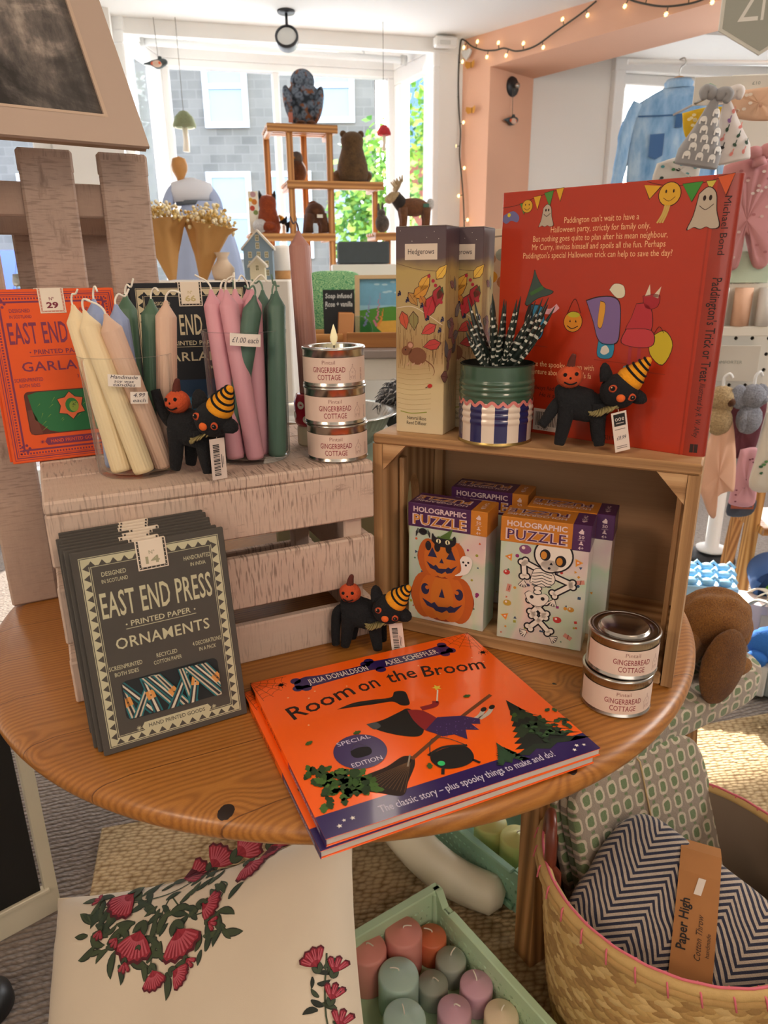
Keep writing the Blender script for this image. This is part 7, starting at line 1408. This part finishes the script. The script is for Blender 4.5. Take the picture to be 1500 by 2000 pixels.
bird(.752, 4.578, 1.985, radians(40), 'painted bird hanging from the black knob on the pink pillar', 2.155, 1.0)
t = thing('wall_knob', 'round black wall knob on the inside of the pink pillar', 'knob', (.7615, 4.597, 2.165)); rq = V((.6827, -.7307, 0)); b = MB(); b.lathe([(0, 0), (.05, 0), (.052, .006), (.048, .014), (0, .016)], 30, P('#1f2226', .4), T=Mx.Translation(V((-.0137, .0146, 0)) * 0.9) @ rq.to_track_quat('Z', 'Y').to_matrix().to_4x4()); b.obj('backplate', t); b = MB(); b.tube([(0, 0, 0), rq * .03], [.008, .014], 12, P('#c9c6c0', .2, .8)); b.obj('peg', t)
# ---- fairy lights
t = thing('fairy_lights', 'string of warm fairy lights swagged along the pink beam and down its corner', 'string lights', (0, 0, 0)); M_wire = P('#4a473f', .8); M_bul = P('#ffdf9a', .4, emis=3)
w1 = bez([(.495, 4.563, 1.42), (.488, 4.569, 1.55), (.475, 4.581, 1.685), (.460, 4.597, 1.82), (.462, 4.594, 1.93), (.451, 4.605, 2.06), (.445, 4.61, 2.22), (.452, 4.604, 2.38), (.474, 4.584, 2.388), (.51, 4.546, 2.35), (.568, 4.484, 2.315), (.624, 4.425, 2.30), (.664, 4.382, 2.298), (.723, 4.319, 2.268), (.80, 4.236, 2.269), (.882, 4.148, 2.308), (.97, 4.055, 2.35), (1.034, 3.986, 2.388)], 8)
w2 = bez([(1.10, 3.915, 2.39), (1.135, 3.878, 2.369), (1.181, 3.828, 2.335), (1.26, 3.744, 2.293), (1.326, 3.673, 2.276), (1.388, 3.607, 2.274), (1.46, 3.53, 2.30)], 8)
for w in (w1, w2): MB().tube(w, .0042, 6, M_wire).obj('wire', t)
rn = random.Random(4); sgn = 1
for w in (w1, w2):
    for i in range(3, len(w) - 2, 8):
        sgn = -sgn; p = w[i]; tg = (w[i + 1] - w[i]).normalized(); sd = EN.cross(tg) * sgn * -1; e = p + sd * .03 - EN * .004; MB().tube([p, e], .0022, 5, M_wire).obj('lamp_holder', t)
        b = MB()
        for k in range(4): a = k * pi / 4; d = (ED * cos(a) + Z * sin(a)); b.tube([e - d * .011, e, e + d * .011], [.0008, .0032, .0008], 5, M_bul)
        b.obj('bulb', t)
t = thing('heart_decoration', 'white hanging heart beside the top corner of the pink pillar', 'hanging ornament', (.489, 4.575, 2.32)); b = MB(); hp = [(.028 * sin(a) ** 3 * 1.2, .026 * cos(a) - .010 * cos(2 * a) - .004 * cos(3 * a)) for a in [2 * pi * i / 28 for i in range(28)]][::-1]; b.ext(hp, .012, P('#d8d6d0', .6), o=(0, 0, 0), u=ED, v=Z); b.obj('heart', t); string(t, (0, 0, .02), (0, 0, .06))
for i, (x, y, z) in enumerate(((.509, 4.552, 2.262), (.519, 4.541, 2.036))):
    t = thing('paper_butterfly', ('upper', 'lower')[i] + ' orange paper butterfly on the corner of the pink pillar', 'decoration', (x, y, z), group='paper butterflies'); b = MB()
    for s in (-1, 1): b.add([V((0, 0, -.012)), V((0, 0, .012)), ED * s * .032 - EN * .012 + Z * .02, ED * s * .036 - EN * .014, ED * s * .022 - EN * .009 - Z * .018], [(0, 1, 2, 3, 4)][:1], P('#c98a2e', .7)); 
    b.obj('wings', t); MB().tube([V((0, 0, -.014)), V((0, 0, .014))], .003, 6, P('#8a5a1e', .7)).obj('body', t)
t = thing('alarm_sensor', 'white motion sensor box on the ceiling beam by the pink pillar', 'sensor', (.362, 4.525, 2.365), RZ); MB().box((0, 0, 0), (.13, .05, .05), P('#e2e0da', .5), .008).obj('housing', t); MB().box((-.01, -.026, -.008), (.06, .008, .02), P('#c9c7c0', .4), .003).obj('lens', t)

# ================================================================== second room and baby-clothes stand
t = thing('clothes_rail', 'white rail under the ceiling of the second room, holding the denim shirt', 'rail', (0, 0, 0)); MB().tube([(1.10, 3.62, 2.048), (2.3, 3.70, 2.048)], .011, 12, M_trim).obj('bar', t)
for x in (1.80, 2.28): MB().tube([(x, 3.66, 2.055), (x, 3.63, 2.4)], .005, 8, M_trim).obj('bracket', t)
t = thing('denim_shirt', 'faded blue denim shirt on a wooden hanger in the second room', 'shirt', (1.335, 3.62, 1.565), radians(-18)); n = NT('faded_denim'); o = n.mapp(); f = n.noise(n.mapp(scale=(1, 1, .35)), 14, 5, .6); n.col(n.ramp(f, [(.3, '#5f8fbd'), (.5, '#8db2d6'), (.7, '#c0d6e6')])); n.setp(Roughness=.9, Transmission_Weight=0); n.bump(n.noise(o, 300, 2), .3, .002); dn = n.m
b = MB(); b.lathe([(.19, 0), (.192, .05), (.185, .2), (.182, .28), (.165, .33), (.10, .365), (.055, .385)], 48, dn, sxy=(1, .34), wob=lambda a, z: 1 + .035 * sin(7 * a + 2) * (1 - z / .4), caps=False); b.obj('body', t)
b = MB(); b.lathe([(.058, .378), (.062, .40), (.05, .415), (.045, .40)], 30, dn, sxy=(1, .6), caps=False); b.obj('collar', t)
for s in (-1, 1): b = MB(); b.tube(bez([(s * .155, 0, .32), (s * .20, -.01, .22), (s * .215, -.02, .1), (s * .23, -.02, -.02)], 6), [.045] * 4 + [.042] * 5 + [.036] * 6 + [.032] * 4, 14, dn, flat=.6); b.obj('sleeve', t)
b = MB(); m = lambda x, y, l=1: V((x, -.34 * sqrt(max(.001, .186 ** 2 - x * x)) - .004 - l * .001, y)); dk = P('#3c628f', .9)
b.line([(-.16, .27), (-.06, .262), (.06, .262), (.16, .27)], .006, m, dk, 2); b.poly([(-.1, .1), (-.1, .19), (-.04, .19), (-.04, .1), (-.07, .085)], m, P('#44699a', .9), 3); b.rect(.0, .21, .03, .26, m, dk, 2); b.obj('seams', t)
b = MB(); b.tube(bez([(-.13, 0, .315), (-.06, 0, .37), (0, 0, .418), (.06, 0, .37), (.13, 0, .315)], 4), .014, 10, P('#b98a50', .5), flat=.6); ho = b.obj('hanger', t); b = MB(); b.tube(bez([(0, 0, .41), (0, 0, .455), (.02, 0, .475), (.012, 0, .496), (-.008, 0, .49)], 5), .003, 8, P('#b5b5b2', .3, .9)); b.obj('hook', ho)
# pegboard stand
PB = thing('pegboard_stand', 'white perforated display stand hung with baby clothes at the right edge', 'display stand', (.93, 2.12, 0), radians(-7)); holes = [[(x + .006 * cos(a), z + .006 * sin(a)) for a in [k * pi / 3 for k in range(6)]] for x in [.05 + .045 * i for i in range(7)] for z in [.72 + .045 * j for j in range(17)]]
b = MB(); b.ext([(0, .66), (.62, .66), (.62, 1.62), (0, 1.62)], -.006, P('#e4e0d6', .6), holes=holes, o=(0, 0, 0), u=(1, 0, 0), v=(0, 0, 1)); b.obj('pegboard', PB); MB().box((.31, .008, 1.14), (.61, .004, .94), P('#2c2a28', .9), .001).obj('backing', PB)
MB().box((.31, .014, 1.64), (.64, .03, .04), P('#dedad0', .6), .003).obj('top_rail', PB); b = MB(); b.lathe([(0, .0), (.095, .0), (.10, .01), (.095, .03), (.02, .045), (0, .05)], 36, P('#25272a', .5), (.37, .73, 0)); b.obj('base', PB); b = MB(); b.lathe([(.06, .05), (.062, .062), (.028, .066), (.026, .66), (.026, .7), (0, .7)], 24, P('#eeece8', .4), (.37, .73, 0)); b.obj('pole', PB)
MB().box((.37, .37, .67), (.05, .74, .03), P('#dedad0', .6), .003).obj('arm', PB)
def ppt(dx, z, dy=0): return V((.93 + dx * cos(radians(-7)) - dy * sin(radians(-7)), 2.12 + dx * sin(radians(-7)) + dy * cos(radians(-7)), z))
t = thing('hexagonal_sign', 'grey-green hexagonal shop sign lettered Zi at the top right corner', 'sign', (.795, 1.72, 1.70), radians(-14)); w = .085; pts = [(-w, -.045), (0, -.095), (w, -.045), (w, .06), (0, .11), (-w, .06)]; b = MB(); b.ext(pts, .006, P('#d9dad2', .6), o=(0, 0, 0), u=(1, 0, 0), v=(0, 0, 1)); b.obj('border', t); b = MB(); m = pm((0, -.0065, 0), (1, 0, 0), (0, 0, 1)); b.poly([(p[0] * .92, p[1] * .93) for p in pts], m, P('#a3a79d', .6), 1); b.text('Zi', -.026, -.032, .085, m, P('#e8e8e2', .6), 3, .05); b.obj('face', t)
MB().tube([(.07, .005, -.06), (.07, .02, -.15)], .004, 6, P('#c9c9c6', .4)).obj('bracket', t)
def card(name, label, dx, z, w, h, dy, col, rows=(), hexx=None, cat='card'):
    t = thing(name, label, cat, ppt(dx, z, dy), radians(-7)); MB().box((0, 0, 0), (w, .003, h), P(col, .7), .0008).obj('board', t); b = MB(); m = pm((0, -.0018, 0), (1, 0, 0), (0, 0, 1))
    if hexx: x, zz, r = hexx; b.poly([(x + r * cos(k * pi / 3 + pi / 6) * 1.25, zz + r * sin(k * pi / 3 + pi / 6)) for k in range(6)], m, P('#a9c9ae', .7), 1)
    for s, x, zz, sz, ww in rows: b.text(s, x, zz, sz, m, P('#8d9488', .8), 2, ww)
    if b.v: b.obj('print', t)
    return t
card('header_card', 'white hanging header card with a green hexagon above the baby hats', -.068, 1.585, .17, .06, -.20, '#e0dbd0', (('£10', .055, .01, .010, .018),), (-.05, .004, .013))
def hatobj(name, label, x, y, z, w, h, cols, kind, rz):
    t = thing(name, label, 'baby hat', (x, y, z), rz, 'knotted baby hats'); base = P(cols[0], .95, var=.04, vs=30); b = MB()
    b.lathe([(w, 0), (w * 1.03, .004), (w * 1.02, .03), (w * .98, .034), (w * .94, .04), (w * .62, h * .5), (w * .25, h * .85), (w * .15, h * .93), (w * .16, h)], 44, base, sxy=(1, .36), wob=lambda a, zz: 1 + .05 * sin(5 * a + 1) * min(1, zz / h * 2)); b.obj('crown', t)
    m = lambda X, Yy, l=1: V((X, -.36 * sqrt(max(1e-6, (w * 1.05 * max(.16, 1 - .9 * max(0, Yy - .03) / (h - .03))) ** 2 - X * X)) - .003 - l * .0004, Yy)); rn = random.Random(len(label)); b = MB()
    for j in range(6):
        zz = .010 + j * (h * .75) / 6; ww = w * .9 * max(.2, 1 - .9 * max(0, zz - .03) / (h - .03)); k = max(1, int(ww * 2 / .024))
        for i in range(k):
            X = -ww + (i + .5 + .3 * (j % 2)) * 2 * ww / k
            if abs(X) > ww: continue
            c = INK(rn.choice(cols[1:]))
            if kind == 'arch': b.line(bez([(X - .006, zz), (X - .005, zz + .012), (X + .002, zz + .015), (X + .006, zz + .010), (X + .0065, zz)], 3), .0035, m, c, 1); b.disc(X, zz + .01, .005, m, c, 1, 8)
            else: b.disc(X, zz + .006, .005, m, c, 1, 8, .0035, rn.uniform(0, 3)); b.line([(X + .002, zz + .008), (X + .006, zz + .016)], .002, m, c, 1)
    b.obj('printed_pattern', t)
    for s in (-1, 1): b = MB(); b.tube(bez([(0, 0, h * .97), (s * .018, 0, h * 1.03), (s * .026, -.004, h * 1.0), (s * .022, -.006, h * .9)], 5), [.010, .011, .013, .014, .014, .013, .013, .013, .012, .012, .011, .010, .009, .008, .007, .005], 12, base); b.obj('knot', t)
    return t
hatobj('baby_hat', 'grey knotted baby hat printed with white elephants', .712, 1.775, 1.402, .046, .145, ('#9a9a9c', '#e6e4e0'), 'arch', radians(-12)).rotation_euler[1] = radians(10); hatobj('baby_hat', 'white knotted baby hat printed with dinosaurs and palm trees', .800, 1.80, 1.412, .043, .140, ('#dcd5d2', '#2f4a3a', '#d9847c', '#2a2a2c', '#d9847c', '#8d6aa0'), 'dino', radians(-12)).rotation_euler[1] = radians(-10)
MB().tube([(.755, 1.775, 1.545), (.752, 1.80, 1.555), (.77, 2.10, 1.565)], .0028, 6, P('#8d8a86', .3, .9)).obj('display_hook', None, label='wire display hook holding the two knotted baby hats', cat='hook')
def cloth(name, label, cat, loc, rz, pts, th, mat, pats=(), parts=()):
    """a soft garment: outline puffed to a rounded pad"""
    t = thing(name, label, cat, loc, rz); pp = blob(pts, 4); cx = sum(p[0] for p in pp) / len(pp); cz = sum(p[1] for p in pp) / len(pp); b = MB(); L = len(pp); rings = []
    for s, dy in ((1.0, 0), (.985, -.35), (.93, -.75), (.75, -1), (0.0, -1.05)): rings.append([(cx + (p[0] - cx) * s, dy * th / 2 * (1 + .18 * sin(p[0] * 160)), cz + (p[1] - cz) * s) for p in pp])
    back = [[(p[0], -p[1], p[2]) for p in r] for r in rings[1:]]
    allr = rings[::-1] + back; vs = [p for r in allr for p in r]; fs = [(j * L + i, (j + 1) * L + i, (j + 1) * L + (i + 1) % L, j * L + (i + 1) % L) for j in range(len(allr) - 1) for i in range(L)]
    b.add(vs, fs, mat, True); b.obj('fabric', t); b = MB(); m = lambda x, y, l=1: V((x, -th / 2 * 1.12 - l * .0003, y))
    for kind, x, z, r, c in pats:
        if kind == 'o': b.disc(x * .001, z * .001, r * .001, m, INK(c), 1, 9, r * .0007)
        elif kind == 'r': b.rect((x - r) * .001, (z - r * .4) * .001, (x + r) * .001, (z + r * .4) * .001, m, INK(c), 1)
    if b.v: b.obj('printed_pattern', t)
    return t
rn = random.Random(21); dots = lambda n, x0, x1, z0, z1, r, cs: [('o', rn.uniform(x0, x1), rn.uniform(z0, z1), r, rn.choice(cs)) for _ in range(n)]
cloth('baby_bib', 'yellow bib with white birds hanging behind the knotted hats', 'bib', ppt(-.105, 1.535, -.17), radians(-7), [(-62, 10), (-50, -40), (-20, -60), (30, -60), (60, -25), (66, 14), (0, 22)], .012, P('#dcb52c', .9, var=.05), dots(16, -48, 52, -42, 8, 5, ('#efe3b4',)))
cloth('muslin_cloth', 'folded peach muslin printed with small birds at the right edge of the stand', 'muslin', ppt(-.035, 1.545, -.24), radians(-7), [(-46, 28), (-40, -20), (30, -34), (70, -24), (74, 34), (10, 34)], .02, P('#dcb497', .95, var=.06, vs=40, bump=.2), dots(7, -30, 60, -16, 22, 5, ('#b98a72', '#e9d8c6')))
cloth('baby_vest', 'white baby vest with dinosaur print hanging behind the hats', 'baby clothes', ppt(-.165, 1.42, -.17), radians(-7), [(-50, 14), (-52, -40), (40, -44), (56, -6), (50, 24), (0, 28)], .012, P('#dbd8d2', .9), dots(14, -42, 44, -38, 16, 5, ('#2f3a34', '#5aa0a8', '#3f7a4a')))
cloth('pink_romper', 'dusky pink baby romper with white bunnies hanging on the stand', 'baby clothes', ppt(.025, 1.30, -.12), radians(-7), [(-62, 130), (-66, 20), (-58, -60), (-40, -112), (4, -118), (2, -40), (20, -40), (48, -116), (84, -100), (80, 10), (72, 128), (30, 146), (-20, 146)], .03, P('#c98f92', .95, var=.05, vs=20), dots(34, -52, 70, -100, 124, 5, ('#e6d3cd', '#d9b9b4', '#b06f74')))
t = thing('baby_hat', 'dusky pink knotted baby hat hanging above the pink romper', 'baby hat', ppt(.035, 1.455, -.15), radians(-7)); b = MB(); b.ell((-.012, 0, 0), (.022, .016, .016), P('#c98f92', .95), 16, 10); b.ell((.018, 0, .004), (.02, .016, .018), P('#c98f92', .95), 16, 10); b.tube([(0, 0, -.01), (.004, 0, -.03)], [.014, .018], 12, P('#c98f92', .95)); b.obj('knot', t)
card('green_card', 'pale green backing card under the pink romper', .045, 1.185, .15, .08, -.10, '#bfd2bd')
t = card('muslin_pack', 'boxed pack of three rolled muslin squares on the stand', .06, 1.092, .19, .165, -.09, '#e6e2d8', (('MUSLIN SQUARES', -.005, .062, .011, .085), ('Baby Essentials Made Fun', -.0, .05, .008, .085), ('they are a must for any new parent', .0, -.072, .006, .12)), (-.075, .06, .016), 'muslin pack')
for x, c in ((-.062, '#dcdad6'), (.0, '#e0b498'), (.062, '#e0dedb')): b = MB(); b.tube([(x, -.02, -.058), (x, -.022, .04)], [.03, .03], 24, P(c, .95, var=.05, vs=40, bump=.2), flat=.7); b.obj('muslin_roll', t)
MB().box((0, -.022, -.072), (.19, .04, .026), P('#e6e2d8', .7), .002).obj('base_band', t)
def comforter(name, label, dx, z, m, mface, earm, rz):
    t = thing(name, label, 'soft toy', ppt(dx, z, -.17), rz, 'plush comforters on the stand'); ellset('head', t, ((0, 0, 0), (.036, .03, .034), m)); ellset('muzzle', t, ((.022, -.016, -.008), (.013, .012, .012), mface))
    for s in (-1, 1): ellset('ear', t, ((s * .03 - .01, 0, -.02 if earm == 'long' else 0), (.013, .010, .04) if earm == 'long' else (.026, .008, .034), m, RY(s * 14)))
    ellset('body', t, ((.0, 0, -.062), (.036, .028, .042), m)); ellset('arm', t, ((-.025, -.01, -.065), (.014, .012, .032), m)); b = MB(); b.tube(bez([(0, 0, .03), (.0, 0, .055), (.012, 0, .066), (.02, 0, .055)], 4), .0042, 8, P('#e6e8ea', .4)); b.obj('plastic_hook', t); return t
comforter('plush_bunny', 'cream plush bunny comforter hanging on a white hook', .022, .845, F['tan'], F['brown'], 'long', radians(-20)); comforter('plush_elephant', 'grey plush elephant comforter hanging beside the cream bunny', .102, .85, F['grey'], F['grey'], 'wide', radians(10))
cloth('peach_blanket', 'peach comforter cloth hanging under the cream bunny', 'blanket', ppt(.043, .655, -.16), radians(-7), [(-22, 140), (-40, 40), (-52, -60), (-36, -90), (-8, -150), (10, -160), (6, -100), (36, -80), (52, -70), (40, 40), (14, 140)], .03, P('#e6b79c', .95, var=.05, vs=12))
card('comforter_card', 'pale grey backing card behind the hanging comforters', .06, .925, .17, .10, -.06, '#cfc9be', (('COMFORTER', .0, .0, .012, .08),)); card('hanging_label', 'white swing label left of the hanging comforters', -.005, .905, .035, .10, -.12, '#e2ded8')
cloth('maroon_cardigan', 'maroon and pink baby cardigan hanging behind the elephant comforter', 'baby clothes', ppt(.125, .74, -.05), radians(-7), [(-50, 90), (-56, -10), (-30, -80), (40, -90), (60, 0), (56, 90)], .02, P('#6d3a44', .95)); cloth('pink_dress', 'pink baby dress with dark sprigs hanging low on the stand', 'baby clothes', ppt(.150, .60, -.08), radians(-7), [(-24, 80), (-34, -60), (-28, -90), (34, -92), (38, -30), (26, 80)], .02, P('#d9a3ac', .95), dots(9, -24, 28, -80, 60, 3.5, ('#7d3a4a',))); cloth('white_babygrow', 'white babygrow with green leaf print beside the ladder shelf', 'baby clothes', ppt(.185, .68, -.14), radians(-7), [(-28, 120), (-36, 0), (-42, -96), (20, -104), (40, 0), (40, 120)], .02, P('#e2dccf', .95), dots(12, -28, 28, -90, 100, 6, ('#5d8f5a', '#3f6a4a')))
cloth('striped_leggings', 'folded dark striped leggings hanging below the pink dress', 'baby clothes', ppt(.19, .47, .02), radians(-7), [(-38, 28), (-36, -28), (34, -22), (38, 34)], .02, P('#4a4d55', .95), [('r', 0, 12, 34, '#a8553a')])
# ladder shelf
t = thing('ladder_shelf', 'honey-coloured wooden ladder shelf standing at the right edge', 'shelf', (0, 0, 0))
MB().tube([(1.262, 2.30, .005), (1.285, 2.32, .95)], .026, 4, M_bam[1], False).obj('upright', t); MB().tube([(1.72, 2.22, .005), (1.74, 2.24, .95)], .026, 4, M_bam[1], False).obj('upright', t); MB().tube([(1.34, 2.58, .005), (1.34, 2.45, .95)], .024, 4, M_bam[1], False).obj('upright', t); MB().tube([(1.82, 2.62, .005), (1.80, 2.37, .95)], .024, 4, M_bam[1], False).obj('upright', t)
for z in (.335, .62, .9): MB().box((1.53, 2.36, z), (.5, .22, .03), M_bam[0], .004, Tm((0, 0, 0))).obj('shelf_board', t)
# ---- bags and knits on the floor
M_bag = P('#a9d3ea', .4); b = None
for k in range(3):
    t = thing('gift_bag', 'pale blue gift bag with white hearts, ' + ('frontmost of the row', 'middle of the row', 'hindmost of the row')[k], 'bag', (1.005 + .025 * k, 2.02 + .06 * k, .001), radians(-12), 'blue gift bags'); b = MB(); b.ext([(-.085, -.025), (.085, -.025), (.085, .025), (-.085, .025)], .25, M_bag); b.obj('bag', t); b = MB(); m = pm((-.085, -.025, 0), (1, 0, 0), (0, 0, 1), .0003)
    for i in range(6):
        for j in range(7):
            x, z = .014 + .028 * i, .02 + .03 * j + .012 * (i % 2); b.poly([(x + .0042 * sin(a) ** 3 * 1.2, z + .004 * cos(a) - .0015 * cos(2 * a)) for a in [2 * pi * q / 12 for q in range(12)]][::-1], m, P('#f0f4f6', .6), 1)
    b.obj('hearts', t); b = MB(); rq_ = random.Random(k)
    for x in (-.05, .0, .05): b.ell((x, 0, .258), (.022, .02, .012), P('#7fb9dd', .5), 10, 6); b.tube([(x, 0, .255), (x + .02, .01, .272), (x + .035, 0, .258)], .006, 6, P('#8fc6e6', .5))
    b.obj('ribbon', t)
t = thing('ribboned_bag', 'white and pink gift bag topped with cream ribbons, beside the blue bags', 'bag', (1.225, 2.04, .001), radians(-25)); b = MB(); b.ext(rr(-.11, -.05, .11, .05, .02), .18, P('#ead9d6', .5, var=.08, vs=14)); b.obj('bag', t); b = MB(); rn = random.Random(8)
for i in range(16): x, y = rn.uniform(-.1, .09), rn.uniform(-.05, .05); b.tube(bez([(x, y, .18), (x + .02, y - .02, .205), (x + .05, y - .03, .20), (x + .06, y - .05, .17)], 4), .010, 6, P(rn.choice(('#e9dfc9', '#efe9da', '#e0cfc0')), .6), flat=.25)
b.obj('ribbon', t); MB().box((.03, -.052, .09), (.11, .004, .12), P('#e6d9c0', .5), .001).obj('front_panel', t)
t = thing('clear_gift_bag', 'small white and clear cellophane bag standing on the floor by the rug', 'bag', (1.05, 1.80, .0135), radians(-30)); MB().box((0, 0, .05), (.10, .045, .10), P('#e8e6e4', .4, var=.06), .004).obj('bag', t); MB().box((.06, .01, .045), (.02, .045, .09), P('#a9b3b8', .3), .004).obj('side_fold', t)
t = thing('knitted_plush', 'bright blue knitted plush toy beside the brown dog, at the right edge', 'soft toy', (1.085, 1.80, .114), radians(-20)); M_kn = P('#2f6fc4', .95, var=.1, vs=120, bump=.8, bs=300); b = MB(); b.ell((.03, 0, .05), (.075, .05, .055), M_kn, 28, 18, fn=lambda d: 1 + .03 * sin(40 * d.x)); b.obj('body', t); b = MB(); b.ell((-.02, -.04, .02), (.028, .024, .026), M_kn, 18, 12, fn=lambda d: 1 + .04 * sin(30 * d.z)); b.obj('paw', t)
MB().box((0, 0, 0), (.12, .09, .098), P('#5d6a78', .6), .006).obj('storage_box', None, (1.13, 1.81, .0635), radians(-20), label='grey-blue box under the blue knitted plush', cat='box')
t = thing('turquoise_cushion', 'small turquoise object at the right edge, on the rug', 'cushion', (1.085, 1.62, .0135)); b = MB(); b.ell((0, 0, .06), (.05, .04, .06), P('#38b3c4', .8), 18, 12); b.obj('cover', t)
t = thing('rolled_blanket', 'rolled navy and green knitted blanket lying beside the ladder shelf', 'blanket', (1.275, 2.12, .2), radians(-20)); b = MB(); sp = [(.012 + .0058 * q / 2, q) for q in [i * .25 for i in range(62)]]; 
cols = [P(c, .95, bump=.6, bs=300) for c in ('#7fc23a', '#3c5a8a', '#2f4a78', '#4aa88a', '#34507f')]
for k in range(len(sp) - 1):
    (r0, a0), (r1, a1) = sp[k], sp[k + 1]; b.add([(r0 * cos(a0), -.06, r0 * sin(a0)), (r1 * cos(a1), -.06, r1 * sin(a1)), ((r1 + .017) * cos(a1), -.06, (r1 + .017) * sin(a1)), ((r0 + .017) * cos(a0), -.06, (r0 + .017) * sin(a0))], [(0, 1, 2, 3), (3, 2, 1, 0)], cols[min(4, k // 13)])
b.lathe([(0, -.058), (.062, -.058), (.07, -.05), (.07, .12), (0, .12)], 32, cols[1], T=Tm(rx=-pi / 2)); b.obj('roll', t)
